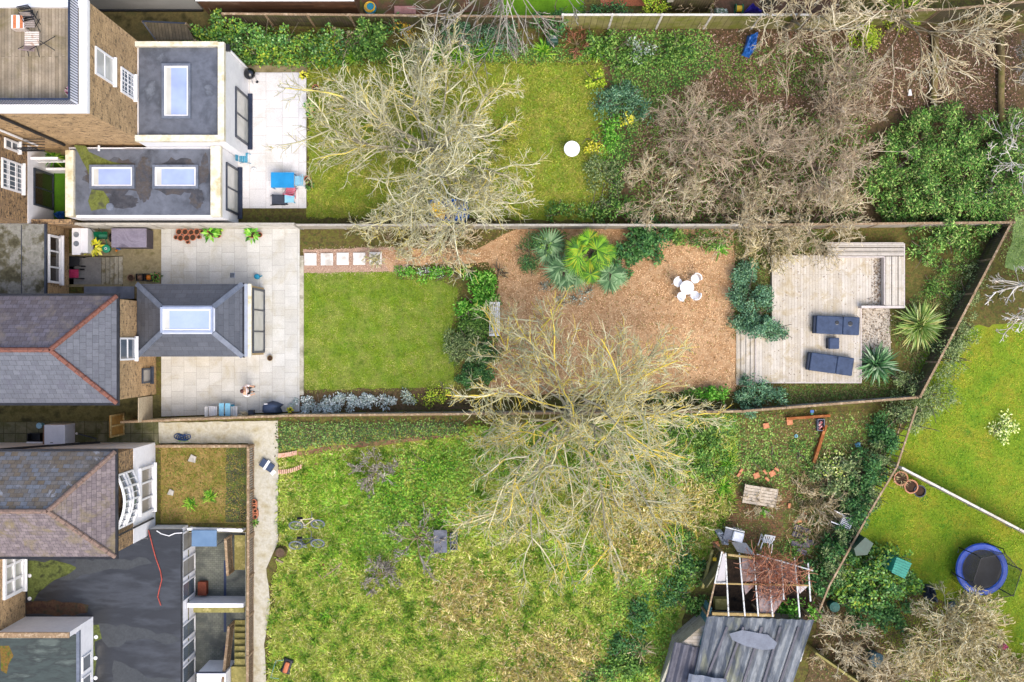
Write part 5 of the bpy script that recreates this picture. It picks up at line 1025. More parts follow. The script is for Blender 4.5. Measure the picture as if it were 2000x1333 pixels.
m_rustm = M('rusty_metal', ['#6a4a3a', '#8a6a54', '#4a3a34'], 4, .7, .2)
def slab(o, x0, y0, x1, y1, z0, z1, w=.03): return o
# --- timber deck
dk = thing('timber_deck', 'pale timber deck with built in corner bench and side steps, right of the bark clearing', 'deck', Wp(1600, 640))
MB().pprism([(1508, 499), (1728, 499), (1728, 598), (1682, 598), (1682, 748), (1476, 748), (1476, 640), (1508, 640)], 0, .32).build('boards', m_deckB, dk)
for i in range(4): 
    a, b = Wp(1438+i*9.5, 640, .05+i*.07), Wp(1438+(i+1)*9.5-.6, 752, .05+i*.07); MB().box(a.x, b.y, .0, b.x, a.y, .07+i*.065).build('step', m_deckB, dk)
bn = MB()
for i, y in enumerate((476, 484.5, 493)): bn.pb(1615+i*.5, y, 1765, y+7.3, .66, .74, .7)
MBn = bn.build('bench', m_deckH, dk)
bn = MB()
for x in (1729, 1741.5, 1754): bn.pb(x, 501.5, x+11, 597, .66, .742, .7)
bn.build('bench', m_deckB, dk)
bn = MB(); bn.pb(1615, 501, 1728, 503, .322, .73, .73); bn.pb(1726.5, 503, 1728.5, 596, .322, .735, .73); bn.pb(1683, 597.5, 1765, 602, .0, .76, .76); bn.pb(1765.5, 476, 1767.5, 602, 0, .75, .75); bn.pb(1615, 474, 1765, 475.5, 0, .72, .72)
bn.build('fascia', m_deckedge, dk)
bn = MB(); bn.pb(1475.2, 640, 1477, 748, .322, .34, .34); bn.pb(1476, 747, 1682, 749, .1, .325, .3); bn.pb(1681, 602, 1683, 748, .1, .335, .33); bn.build('edge_board', m_deckedge, dk)
sheet('planter_soil', [(1683, 602), (1738, 602), (1740, 700), (1683, 742)], .035, M('pale_grit', ['#b5aa98', '#cbc2b2', '#8f8270'], 5, .9, .25, 30))
litter('deck_debris', [[(1702, 503), (1727, 503), (1727, 596), (1702, 596)], [(1684, 590), (1727, 590), (1727, 597), (1684, 597)]], 500, .07, Mleaf('litter_dark', ['#6a5440', '#4a3a2c', '#8a7458']), 300, z=.34)
litter('deck_leaves', [[(1510, 502), (1728, 502), (1728, 598), (1680, 600), (1680, 745), (1478, 745), (1510, 640)]], 260, .06, MATS['litter_dark'], 301, z=.335)
litter('planter_debris', [[(1684, 604), (1737, 604), (1738, 700), (1684, 735)]], 600, .08, Mleaf('litter_pale', ['#8a7a64', '#6a5a48', '#c4b8a4', '#5a4a38']), 302, z=.07)
# --- loungers
lo = thing('sun_lounger', 'upper navy covered sun lounger with two small dark puddles', 'sun lounger', group='covered sun loungers on the deck')
f = bevel(MB().box(-1.08, -.42, .12, 1.08, .42, .30).build('frame', m_cushd, lo, local=True), .03)
bevel(MB().box(-.96, -.43, .302, .28, .43, .42).build('cushion', m_cush, lo, local=True), .05, 3)
bevel(MB().box(.285, -.43, .302, 1.07, .43, .43).build('cushion', m_cush, lo, local=True), .05, 3)
bevel(MB().box(-1.09, -.41, .20, -.965, .41, .36).build('bolster', m_cushd, lo, local=True), .04, 2)
for x in (-.95, .95):
    for y in (-.34, .34): MB().box(x-.04, y-.04, 0, x+.04, y+.04, .118).build('leg', m_black, lo, local=True)
m = MB(); 
q = Wp(1629, 636, .32); place(lo, 'upper navy covered sun lounger with two small dark puddles', q.x, q.y, .32, R(-2.5), first=True)
q2 = Wp(1617, 711, .32); l2 = place(lo, 'lower navy covered sun lounger touching the sword leaved plant', q2.x, q2.y, .32, R(-8))
pd = MB()
for cx, cy, s in ((.0, .12, .1), (.62, .1, .12)): pd.lathe((cx, cy, .432), [(s, 0), (s*.8, .004)], 12)
pd.build('puddle', M('dark_puddle', ['#0f1418', '#1a2026'], 3, .1, .05, spec=.6), lo, local=True)
t = thing('footstool', 'small navy covered cube between the two sun loungers', 'footstool', Wp(1629, 671, .32)); a, b = Wp(1618, 660, .7), Wp(1640, 682, .7)
bevel(MB().box(a.x+.05, b.y, .36, b.x, a.y, .68).build('cushion', m_cush, t), .05, 3); MB().box(a.x, b.y+.02, .322, a.x+.05, a.y-.02, .62).build('flap', m_cushd, t)
# --- white bench
t = thing('garden_bench', 'white slatted bench facing the bark clearing', 'bench', Wp(968, 624))
x0 = Wp(959, 0).x; x1 = Wp(976, 0).x; y0 = Wp(0, 655).y; y1 = Wp(0, 593).y
m = MB()
for k in range(5): m.box(x0+.02+k*.085, y0, .40, x0+.08+k*.085, y1, .43)
m.build('seat', m_plast, t); m = MB()
for k in range(3): m.box(x0-.05, y0, .52+k*.13, x0-.02, y1, .60+k*.13)
for k in range(12): m.box(x0-.052, y0+.05+k*.12, .44, x0-.018, y0+.08+k*.12, .86)
m.build('backrest', m_plast, t)
for y in (y0, (y0*2+y1)/3, (y0+2*y1)/3, y1):
    MB().box(x0-.05, y-.03, .36, x1, y+.03, .44).build('crossbar', m_plast, t)
for y in (y0, y1):
    MB().box(x0-.06, y-.04, .60, x1+.02, y+.04, .64).build('armrest', m_plast, t)
    for x in (x0-.03, x1-.04): MB().box(x, y-.03, 0, x+.06, y+.03, .598 if x > x0 else .9).build('leg', m_plast, t)
# --- white bistro set
def mchair(label):
    t = thing('garden_chair', label, 'chair')
    MB().lathe((0, 0, .42), [(.19, 0), (.21, .02), (.19, .03), (.07, .02)], 18).build('seat', m_plast, t, local=True)
    m = MB()
    for k in range(9):
        a = R(-60+k*15); a2 = R(-60+(k+1)*15)
        if k < 8: m.beam((.24*math.cos(a), .24*math.sin(a), .78+.05*math.cos(a)), (.24*math.cos(a2), .24*math.sin(a2), .78+.05*math.cos(a2)), .04)
        m.beam((.2*math.cos(a), .2*math.sin(a), .44), (.24*math.cos(a), .24*math.sin(a), .78), .04, .02)
    m.build('backrest', m_plast, t, local=True)
    for k in range(4):
        a = R(45+90*k); MB().tube([(.13*math.cos(a), .13*math.sin(a), .42), (.17*math.cos(a), .17*math.sin(a), .2), (.24*math.cos(a), .24*math.sin(a), 0)], .018).build('leg', m_plast, t, local=True)
    return t
ch = mchair('chair')
for i, (px, py, ang, lb) in enumerate(((1358, 545, 45, 'white garden chair at the top right of the round white table'), (1357, 577, -40, 'white garden chair at the lower right of the round white table'), (1324, 552, 150, 'white garden chair at the upper left of the round white table'), (1331, 579, 225, 'white garden chair at the lower left of the round white table'))):
    q = Wp(px, py, .45); place(ch, lb, q.x, q.y, 0, R(ang), 'white chairs round the bark clearing table', first=(i == 0))
t = thing('garden_table', 'small round white ornate table between four white chairs', 'table', Wp(1342, 563, .35))
q = Wp(1342, 562, .7); MB().lathe((q.x, q.y, .66), [(.30, 0), (.33, .02), (.32, .04), (.1, .035)], 26).build('tabletop', m_plast, t)
for k in range(3): a = R(30+120*k); MB().tube([(q.x, q.y, .655), (q.x+.05*math.cos(a), q.y+.05*math.sin(a), .3), (q.x+.25*math.cos(a), q.y+.25*math.sin(a), 0)], .02).build('leg', m_plast, t)
t = thing('garden_table', 'plain white round table alone on the olive lawn', 'table', Wp(1117, 295)); q = Wp(1117, 291, .7)
MB().lathe((q.x, q.y, .68), [(.36, 0), (.375, .02), (.365, .04)], 32).build('tabletop', m_plast, t); MB().lathe((q.x, q.y, .03), [(.04, 0), (.03, .65)], 12).build('stem', m_steel, t); MB().lathe((q.x, q.y, 0), [(.22, 0), (.2, .03)], 18).build('base', m_steel, t)
# --- trampoline
q = Wp(1917, 1112, .55); t = thing('trampoline', 'round blue edged trampoline with a dark safety net', 'trampoline', (q.x, q.y, 0))
m = MB(); m.lathe((q.x, q.y, .6), [(.93, 0), (1.0, .03), (1.18, .03), (1.23, -.02), (1.2, -.06)], 48, False, False); m.build('pad', M('tramp_blue', ['#1648b0', '#1f58c8'], 3, .45, .08, spec=.5), t)
m = MB(); m.add([(q.x+.94*math.cos(k*.2618), q.y+.94*math.sin(k*.2618), .58) for k in range(24)], [tuple(range(24))]); m.build('mat', M('tramp_mat', ['#15181c', '#22262c'], 2, .6, .1), t)
m = MB(); m.ring((q.x, q.y, .5), 1.18, .03, 36); m.build('frame', m_steel, t)
net = MB(); Hn = 2.1; tops = []
for k in range(6):
    a = R(12+60*k); p0 = (q.x+1.22*math.cos(a), q.y+1.22*math.sin(a), 0); p1 = (q.x+1.28*math.cos(a), q.y+1.28*math.sin(a), Hn); tops.append((q.x+1.12*math.cos(a), q.y+1.12*math.sin(a), Hn))
    MB().tube([p0, (p1[0], p1[1], Hn-.25), (tops[-1][0], tops[-1][1], Hn)], .025, 8).build('pole', m_black, t)
    MB().tube([p0, (q.x+1.1*math.cos(a+.2), q.y+1.1*math.sin(a+.2), .03)], .02, 6).build('leg', m_steel, t)
N = NT('net'); tr_ = N.n("ShaderNodeBsdfTransparent"); mx = N.n("ShaderNodeMixShader"); mx.inputs[0].default_value = .45; N.b.inputs["Base Color"].default_value = (.02, .025, .03, 1)
N.l(tr_.outputs[0], mx.inputs[1]); N.l(N.b.outputs[0], mx.inputs[2]); N.l(mx.outputs[0], N.t.nodes["Material Output"].inputs[0])
for k in range(6):
    a, b = tops[k], tops[(k+1) % 6]; a0 = R(12+60*k); a1 = R(72+60*k)
    net.add([(q.x+1.0*math.cos(a0), q.y+1.0*math.sin(a0), .62), (q.x+1.0*math.cos(a1), q.y+1.0*math.sin(a1), .62), b, a], [(0, 1, 2, 3)])
net.build('net', N.m, t); m = MB()
for k in range(6): m.tube([tops[k], tops[(k+1) % 6]], .018, 6)
m.build('net_rim', m_black, t)
# --- bicycles
def bicycle(label, fc):
    t = thing('bicycle', label, 'bicycle', group='bicycles leaning over in the wild lawn')
    for x in (-.52, .52):
        w_ = MB().ring((x, 0, .34), .32, .02, 28, 6, 'y').build('wheel', m_greyf, t, local=True)
        MB().ring((x, 0, .34), .285, .022, 28, 5, 'y').build('rim', m_steel, w_, local=True); s = MB()
        for k in range(12): a = k*math.pi/6; s.tube([(x, 0, .34), (x+.28*math.cos(a), 0, .34+.28*math.sin(a))], .006, 3)
        s.build('spokes', m_steel, w_, local=True)
    m = MB()
    for p, q_ in (((-.52, .04, .34), (-.1, 0, .3)), ((-.1, 0, .3), (-.22, 0, .82)), ((-.52, .04, .34), (-.2, 0, .7)), ((-.2, 0, .75), (.34, 0, .78)), ((-.1, 0, .3), (.36, 0, .68)), ((.33, 0, .86), (.52, .04, .34))): m.tube([p, q_], .022, 6)
    m.build('frame', fc, t, local=True)
    bevel(MB().box(-.36, -.07, .84, -.1, .07, .89).build('saddle', m_black, t, local=True), .02)
    m = MB(); m.tube([(.33, 0, .86), (.34, 0, .98)], .018); m.tube([(.3, -.28, .98), (.36, -.1, 1.0), (.36, .1, 1.0), (.3, .28, .98)], .016); m.build('handlebar', m_steel, t, local=True)
    m = MB(); m.ring((-.1, -.05, .3), .09, .01, 16, 4, 'y'); m.tube([(-.1, -.08, .3), (.02, -.1, .2)], .012); m.tube([(-.1, .08, .3), (-.22, .1, .4)], .012); m.build('crank', m_steel, t, local=True)
    return t
for i, (px, py, rz, lb, fc) in enumerate(((602, 1034, 4, 'upper bicycle, pale framed, leaning over in the wild lawn', M('cream_frame', ['#d8c8a8', '#e4d8bc'], 3, .4)), (602, 1072, 5, 'lower bicycle with dark frame and white handlebar in the wild lawn', m_anth))):
    b_ = bicycle(lb, fc); q = Wp(px, py); b_.location = (q.x, q.y, .02); b_.rotation_euler = (R(-48), 0, R(rz)); b_.scale = (1, 1, 1)
# --- potted things
def pot(px, py, r, h, label, plant=None, z=0, mat=None, group=None, soil=True, name='plant_pot', seed=1, L=.14, Wd=.08, n=40):
    q = Wp(px, py, z+h); t = thing(name, label, 'pot', (q.x, q.y, z), group=group)
    MB().lathe((q.x, q.y, z), [(r*.7, 0), (r*.95, h*.85), (r*1.05, h*.86), (r*1.05, h), (r*.88, h), (r*.84, h*.8)], 18, True, False).build('pot', mat or m_pot, t)
    MB().lathe((q.x, q.y, z+h*.78), [(r*.86, 0), (r*.3, .01)], 14).build('soil', m_potsoil, t)
    if plant:
        rg = np.random.default_rng(seed); d = unit(rg.normal(0, 1, (n, 3))*[1, 1, .5]+[0, 0, .4]); p = np.array([q.x, q.y, z+h])+d*r*rg.uniform(.3, 1.2, (n, 1))
        V, F = leafquads(p, d, unit(rg.normal(0, .3, (n, 3))+[0, 0, 1]), L*rg.uniform(.7, 1.2, n), Wd*rg.uniform(.8, 1.2, n)); npmesh('plant', V, F, plant, t)
    return t
GP = 'terracotta pots stacked by the patio fence'
for i, (px, py, r) in enumerate(((349, 453, .14), (361, 453, .14), (373, 454, .13), (384, 453, .14), (394, 453, .09), (343, 464, .10), (352, 465, .14), (364, 465, .15), (376, 464, .15), (388, 463, .1), (366, 473, .09))):
    pot(px, py, r, .26, 'empty terracotta pot in the cluster by the pale fence', z=.09, group=GP, plant=None)
pot(412, 456, .2, .3, 'terracotta pot with a big dark green plant, left one by the pale fence', L_bright, .09, seed=2, L=.28, Wd=.12, n=46)
pot(427, 450, .13, .25, 'small terracotta pot with weeds beside the left big potted plant', L_strap, .09, seed=3)
pot(426, 460, .12, .22, 'small terracotta pot under the weedy one, by the left big plant', None, .09)
pot(492, 457, .2, .3, 'terracotta pot with a big dark green plant, right one by the pale fence', L_bright, .09, seed=4, L=.28, Wd=.12, n=46)
pot(507, 459, .12, .22, 'small terracotta pot right of the right hand potted plant', None, .09)
pot(567, 801, .11, .2, 'small yellow potted plant before the silver shrubs', L_yell, .09, seed=5, L=.1, Wd=.06)
pot(527, 700, .13, .18, 'round bronze pot at the lower corner of the slate extension', None, .09, M('bronze', ['#7a6234', '#8f7542'], 3, .4, .1, metal=.3))
pot(616, 172, .16, .25, 'terracotta pot on the lawn edge beside the white patio', None)
pot(603, 205, .14, .25, 'red pot at the white patio edge, under the bare tree', L_bright, mat=M('red_pot', ['#a8282a', '#b83a34'], 4, .5), seed=6)
pot(608, 222, .14, .2, 'green potted plant under the bare tree, by the white patio edge', L_bright, seed=7)
pot(600, 350, .15, .22, 'upper terracotta pot by the lower right of the white patio', None); pot(604, 362, .15, .22, 'lower terracotta pot by the lower right of the white patio', L_mid, seed=8)
pot(592, 148, .14, .2, 'dark blue pot at the top right corner of the white patio', L_yell, .08, m_navy, seed=9)
pot(255, 543, .16, .25, 'brown pot at the foot of the yard, left of the crates', None, 0, m_rustm)
pot(305, 541, .16, .22, 'round pot with green shoots, right of the crates', L_mid, 0, seed=10)
pot(1760, 935, .33, .4, 'large terracotta bowl of dead stems by the thin fence', L_tan, 0, M('pink_terracotta', ['#c0805f', '#d09878', '#a86a4c'], 5, .8, .12), seed=11, L=.2, Wd=.02, n=60)
pot(1780, 951, .32, .45, 'tipped pink terracotta pot in the middle of three by the thin fence', None, 0, MATS['pink_terracotta'])
pot(1797, 960, .28, .4, 'black lined terracotta pot, right of three by the thin fence', None, 0, m_navy)
pot(497, 1021, .13, .2, 'round pot below the two oblong terracotta troughs', L_mid, 0, seed=12)
for i, (px, py) in enumerate(((496, 986), (498, 1004))):
    q = Wp(px, py, .3); t = thing('trough', ('upper', 'lower')[i]+' oblong terracotta trough hanging by the balustrade', 'planter', (q.x, q.y, 0)); m = MB()
    for sx, y_ in ((0, .14), (0, -.14)): m.ring((q.x, q.y+y_, .28), .1, .025, 16)
    m.box(q.x-.125, q.y-.14, .1, q.x-.08, q.y+.14, .3); m.box(q.x+.08, q.y-.14, .1, q.x+.125, q.y+.14, .3); m.build('rim', m_pot, t); MB().box(q.x-.09, q.y-.2, .0, q.x+.09, q.y+.2, .22).build('soil', m_potsoil, t)
for i, (px, py) in enumerate(((607, 507), (639, 507), (670, 506), (702, 506), (734, 505))):
    a, b = Wp(px-12, py-12), Wp(px+12, py+12); setp(bevel(MB().box(a.x, b.y, .02, b.x, a.y, .10).build('stepping_stone', M('stone_white', ['#dedad4', '#eae6e0', '#c4beb4'], 2, .8, .1, 9)), .015), '%s of the five white stepping stones above the lawn' % ['leftmost', 'second from left', 'middle', 'second from right', 'rightmost'][i], 'stepping stone', 'white stepping stones')
# --- yard left of patio: storage box etc.
t = thing('storage_box', 'dark mauve plastic storage box with a flat lid against the pale fence', 'storage box', Wp(258, 465)); a, b = Wp(218, 447, 1.0), Wp(285, 483, 1.0)
MB().box(a.x, b.y, 0, b.x, a.y, .92).build('body', M('box_mauve', ['#4a4450', '#55505c'], 3, .5, .1), t); bevel(MB().box(a.x-.02, b.y-.02, .922, b.x+.02, a.y+.02, 1.0).build('lid', M('box_lid', ['#7d7685', '#8f8896', '#5f5866'], 1.3, .35, .12, spec=.5, dist=1.5), t), .02)
m = MB(); m.ring((a.x-.05, (a.y+b.y)/2, .8), .06, .012, 12, 5, 'x'); m.build('handle', m_white, t)
t = thing('wheelbarrow', 'green wheelbarrow tipped up beside the storage box', 'wheelbarrow', Wp(198, 462)); q = Wp(198, 462, .4)
m = MB(); m.add([(q.x-.34, q.y+.2, .55), (q.x+.34, q.y+.2, .55), (q.x+.34, q.y-.14, .5), (q.x-.28, q.y-.14, .5), (q.x-.2, q.y+.1, .25), (q.x+.2, q.y+.1, .25), (q.x+.2, q.y-.06, .22), (q.x-.2, q.y-.06, .22)], [(0, 1, 5, 4), (1, 2, 6, 5), (2, 3, 7, 6), (3, 0, 4, 7), (4, 5, 6, 7)]); m.build('tray', m_green, t)
for s in (-.2, .2):
    MB().tube([(q.x+s, q.y-.1, .5), (q.x+s+.02, q.y-.42, .2)], .02).build('leg', m_green, t)
    MB().tube([(q.x+s-.1, q.y+.15, .5), (q.x+s-.32, q.y+.45, .62)], .018).build('handle', m_black, t)
MB().ring((q.x+.38, q.y-.05, .22), .16, .045, 18, 6, 'x').build('wheel', m_black, t)
pot(183, 485, .22, .3, 'yellow green leafy plant in a pot by the white cabinet', L_yell, 0, seed=13, L=.3, Wd=.13, n=60)
t = thing('lidded_pot', 'round green lidded tub beside the yellow plant', 'tub', Wp(207, 486)); q = Wp(207, 486, .3)
MB().lathe((q.x, q.y, 0), [(.15, 0), (.19, .26), (.2, .28)], 20).build('tub', m_green, t); MB().lathe((q.x, q.y, .282), [(.2, 0), (.19, .03), (.1, .05), (.06, .05)], 20).build('lid', M('green_lid', ['#1a8a64', '#2aa078'], 3, .4), t); MB().ring((q.x, q.y, .34), .05, .015, 12, 5).build('handle', m_white, t)
t = thing('watering_can', 'small blue can with an orange spout below the storage box', 'watering can', Wp(230, 484)); q = Wp(230, 484, .2)
MB().lathe((q.x, q.y, 0), [(.1, 0), (.09, .2), (.05, .22)], 14).build('can', m_blue, t); MB().tube([(q.x-.05, q.y-.05, .05), (q.x-.08, q.y-.16, .2)], [.03, .05]).build('spout', m_orange, t); MB().tube([(q.x+.08, q.y, .05), (q.x+.16, q.y, .14), (q.x+.06, q.y, .2)], .012).build('handle', m_sky, t)
t = thing('cabinet', 'white outdoor cabinet with two oval trays on top, in the yard corner', 'cabinet', Wp(157, 475)); a, b = Wp(143, 446, .9), Wp(171, 494, .9)
MB().box(a.x, b.y, 0, b.x, a.y, .88).build('body', m_render, t); MB().box(a.x-.05, b.y-.1, .882, a.x+.34, a.y, .92).build('top', m_white, t)
for yy2 in (.42, .84): MB().lathe((a.x+.16, b.y+yy2, .922), [(.1, 0), (.13, .03), (.09, .03), (.08, .01)], 16).build('tray', m_steel, t)
def stroller(px, py, label, colr):
    q = Wp(px, py, -.7); t = thing('pushchair', label, 'pushchair', (q.x, q.y, -.72)); z = -.72
    m = MB(); m.add([(q.x-.25, q.y-.2, z+.45), (q.x+.25, q.y-.2, z+.4), (q.x+.25, q.y+.2, z+.4), (q.x-.25, q.y+.2, z+.45), (q.x-.35, q.y+.2, z+.95), (q.x-.35, q.y-.2, z+.95)], [(0, 1, 2, 3), (0, 3, 4, 5)]); m.build('seat', colr, t)
    for x in (-.25, .3):
        for y in (-.22, .22): MB().ring((q.x+x, q.y+y, z+.12), .09, .03, 14, 5, 'y').build('wheel', m_black, t)
    m = MB()
    for y in (-.22, .22): m.tube([(q.x+.3, q.y+y, z+.12), (q.x-.3, q.y+y, z+.6), (q.x-.5, q.y+y, z+1.0)], .015); m.tube([(q.x-.25, q.y+y, z+.12), (q.x+.1, q.y+y, z+.5)], .015)
    m.tube([(q.x-.5, q.y-.22, z+1.0), (q.x-.5, q.y+.22, z+1.0)], .02); m.build('frame', m_black, t)
stroller(152, 512, 'black pushchair at the bottom of the concrete steps', m_black); stroller(150, 536, 'pushchair with a pink seat at the bottom of the concrete steps', M('pink_seat', ['#c02a5c', '#d04070'], 3, .6))
for i, (px, mt, lb) in enumerate(((272, m_rustm, 'black crate of odds and ends, left of two on the yard edge'), (289, m_orange, 'crate holding something orange, right of two on the yard edge'))):
    q = Wp(px, 542, .2); t = thing('crate', lb, 'crate', (q.x, q.y, 0)); m = MB(); s = .17
    for a_, b_, c_, d_ in ((-s, -s, s, -s+.02), (-s, s-.02, s, s), (-s, -s+.02, -s+.02, s-.02), (s-.02, -s+.02, s, s-.02)): m.box(q.x+a_, q.y+b_, 0, q.x+c_, q.y+d_, .22)
    m.build('sides', m_black, t); MB().lathe((q.x, q.y, .02), [(.12, 0), (.13, .1), (.06, .14)], 10).build('contents', mt, t)
# --- patio furniture
def folding_chair(name, label, px, py, z, rz, mat, fm=None, group=None, w=.42, slats=5, proto=False):
    t = thing(name, label, 'chair', group=group); m = MB()
    for k in range(slats): m.box(-w/2, -.2+k*.4/slats, .43, w/2, -.2+(k+.8)*.4/slats, .45)
    m.build('seat', mat, t, local=True); m = MB()
    for k in range(3): m.box(-w/2, .2+k*.02, .56+k*.1, w/2, .22+k*.02, .64+k*.1)
    m.build('backrest', mat, t, local=True)
    for s in (-w/2-.01, w/2+.01):
        MB().tube([(s, -.25, 0), (s, .24, .84)], .014).build('leg', fm or mat, t, local=True); MB().tube([(s*.93, .28, 0), (s*.93, -.19, .43)], .014).build('leg', fm or mat, t, local=True)
    q = Wp(px, py, z); t.location = (q.x, q.y, z); t.rotation_euler = (0, 0, rz); return t
def table(label, px0, py0, px1, py1, h, mat, z=.09, slat=0, fm=None, name='garden_table', rz=0):
    a, b = Wp(px0, py0, z+h), Wp(px1, py1, z+h); t = thing(name, label, 'table', ((a.x+b.x)/2, (a.y+b.y)/2, z)); m = MB()
    if slat:
        n = slat; d = (a.y-b.y)/n
        for k in range(n): m.box(a.x, b.y+k*d, z+h-.03, b.x, b.y+(k+.82)*d, z+h)
    else: m.box(a.x, b.y, z+h-.03, b.x, a.y, z+h)
    m.build('tabletop', mat, t)
    for x in (a.x+.04, b.x-.04):
        for y in (b.y+.04, a.y-.04): MB().box(x-.02, y-.02, z, x+.02, y+.02, z+h-.032).build('leg', fm or mat, t)
    return t
folding_chair('folding_chair', 'bright blue folding chair outside the upper dark glass doors', 480, 311, .08, R(90), m_teal)
table('bright blue table under the twigs on the white patio', 529, 337, 574, 367, .7, M('bright_blue', ['#1c88c4', '#2898d4'], 2, .35, .04), .08)
folding_chair('folding_chair', 'pale blue folding chair right of the bright blue table', 588, 356, .08, R(-90), m_sky)
folding_chair('folding_chair', 'pink folding chair below the bright blue table', 571, 376, .08, R(170), M('pink_paint', ['#d8687c', '#e47a8c'], 3, .5))
t = thing('cushion', 'round white cushion on the white patio below the blue chair', 'cushion', Wp(495, 332)); q = Wp(495, 332, .15); MB().lathe((q.x, q.y, .082), [(.1, 0), (.13, .05), (.1, .09)], 18).build('pad', m_plast, t, smooth=True); MB().lathe((q.x, q.y, .173), [(.03, 0), (.01, .01)], 10).build('button', m_steel, t)
lg = thing('deck_chair', 'black sling deck chair at the lower right of the white patio', 'chair', Wp(547, 390, .08)); q = Wp(547, 390, .3)
m = MB(); m.add([(q.x-.35, q.y-.22, .45), (q.x+.35, q.y-.26, .3), (q.x+.35, q.y+.16, .3), (q.x-.35, q.y+.22, .45)], [(0, 1, 2, 3)]); m.build('sling', m_anth, lg)
for s in (-.24, .2): MB().tube([(q.x-.5, q.y+s, .1), (q.x+.4, q.y+s, .35)], .02).build('leg', m_black, lg); MB().tube([(q.x-.35, q.y+s, .47), (q.x+.2, q.y+s, .1)], .02).build('leg', m_black, lg)
table('pale blue side table beside the black deck chair', 556, 380, 574, 396, .45, m_sky, .08, name='side_table')
t = thing('kettle_barbecue', 'round black kettle barbecue at the corner of the white extension', 'barbecue', Wp(489, 146)); q = Wp(487, 144, .8)
MB().lathe((q.x, q.y, .55), [(.05, 0), (.2, .06), (.27, .18), (.27, .2)], 22).build('bowl', m_black, t, smooth=True); MB().lathe((q.x, q.y, .752), [(.275, 0), (.25, .1), (.12, .2), (.03, .22)], 22).build('lid', M('enamel_black', ['#0c0e12', '#14171c'], 2, .12, .02, spec=.7), t, smooth=True)
for k in range(3): a = R(k*120+30); MB().tube([(q.x+.1*math.cos(a), q.y+.1*math.sin(a), .58), (q.x+.32*math.cos(a), q.y+.32*math.sin(a), .08)], .014).build('leg', m_steel, t)
q = Wp(502, 160, .1); t = thing('tongs', 'small dark stand beside the kettle barbecue', 'tool', (q.x, q.y, .08)); MB().lathe((q.x, q.y, .082), [(.07, 0), (.05, .02)], 12).build('foot', m_black, t); MB().tube([(q.x, q.y, .1), (q.x-.05, q.y+.3, .5)], .01).build('handle', m_steel, t)
q = Wp(521, 105, .3); t = thing('bucket', 'dark teal bucket under the ivy hedge', 'bucket', (q.x, q.y, 0)); MB().lathe((q.x, q.y, 0), [(.15, 0), (.2, .3), (.18, .3), (.15, .05)], 18, True, False).build('bucket', M('bucket_teal', ['#1f4a5a', '#2a5a6a'], 3, .5), t); MB().tube([(q.x-.19, q.y, .3), (q.x, q.y+.16, .36), (q.x+.19, q.y, .3)], .008).build('handle', m_steel, t)
def tarp(name, label, pp, z, mat, seed, amp=.08, cat_='sheet', parent=None):
    pts = [Wp(a, b, z) for a, b in pp]; rg = random.Random(seed); c = sum(pts, Vector())/len(pts); vs = [(c.x, c.y, z+amp)]; n = len(pts); rings = 6; fs = []; pr = []
    dense = []
    for i in range(n):
        for k in range(5): dense.append(pts[i].lerp(pts[(i+1) % n], k/5))
    n = len(dense)
    for r in range(1, rings+1):
        for p in dense:
            v = c.lerp(p, r/rings); vs.append((v.x+rg.uniform(-.02, .02), v.y+rg.uniform(-.02, .02), max(.02, z+rg.uniform(0, amp) if r < rings else z*.4)))
    for i in range(n): fs.append((0, 1+i, 1+(i+1) % n))
    for r in range(rings-1):
        for i in range(n): a = 1+r*n+i; b = 1+r*n+(i+1) % n; fs.append((a, a+n, b+n, b))
    o = npmesh(name, vs, fs, mat, parent, uv=True)
    if not parent: setp(o, label, cat_)
    return o
tarp('tarpaulin', 'crumpled blue tarpaulin under the bare tree at the boundary fence', [(832, 388), (880, 384), (912, 392), (916, 420), (905, 436), (850, 436), (836, 415)], 1.1, m_blue, 1, .2)
tarp('cloth', 'yellow cloth lying on the blue tarpaulin', [(838, 398), (862, 390), (874, 412), (868, 432), (846, 424)], 1.36, m_yel, 2, .12, 'cloth')
tarp('tarpaulin', 'long blue plastic sheet draped by the bare tan tree', [(1462, 68), (1482, 60), (1478, 92), (1464, 112), (1450, 106)], .3, m_blue, 3, .12)
tarp('tarpaulin', 'purple blue tarpaulin beyond the green stained fence', [(1452, 26), (1466, 8), (1490, 22), (1484, 28)], .4, M('purple_tarp', ['#3a2f9a', '#4a40b0'], 3, .5), 4, .3)
tarp('sack', 'white and green sack beyond the fence, right of the blue shed', [(1396, 16), (1420, 18), (1424, 30), (1398, 31)], .3, M('white_green', ['#e4e8e4', '#3f9a5a', '#f0f0f0'], 5, .6, lo=.42, hi=.58), 5, .2, 'sack')
t = thing('hose_reel', 'green and yellow hose reel beyond the fence at the top edge', 'hose reel', Wp(1444, 16)); q = Wp(1444, 16, .4)
for s in (-.16, .16): MB().ring((q.x+s, q.y, .3), .2, .03, 16, 6, 'x').build('wheel', m_green, t)
MB().tube([(q.x-.14, q.y, .3), (q.x+.14, q.y, .3)], .15, 12).build('hose', m_yel, t)
t = thing('hose_reel', 'teal and yellow hose reel behind the tall green shrub, top edge', 'hose reel', Wp(722, 16)); q = Wp(722, 14, .4)
MB().lathe((q.x, q.y, 0), [(.26, 0), (.3, .3), (.2, .4)], 18).build('drum', m_teal, t); m = MB(); [m.ring((q.x+.02*k, q.y, .42+k*.03), .25-.03*k, .018, 24, 5) for k in range(3)]; m.build('hose', m_yel, t)
t = thing('garden_bench', 'pinkish plank bench beyond the fence near the top edge', 'bench', Wp(790, 20)); a, b = Wp(770, 12, .45), Wp(812, 27, .45)
MB().box(a.x, b.y, .4, b.x, a.y, .45).build('seat', M('pink_plank', ['#a87870', '#b88a80'], 3, .8), t)
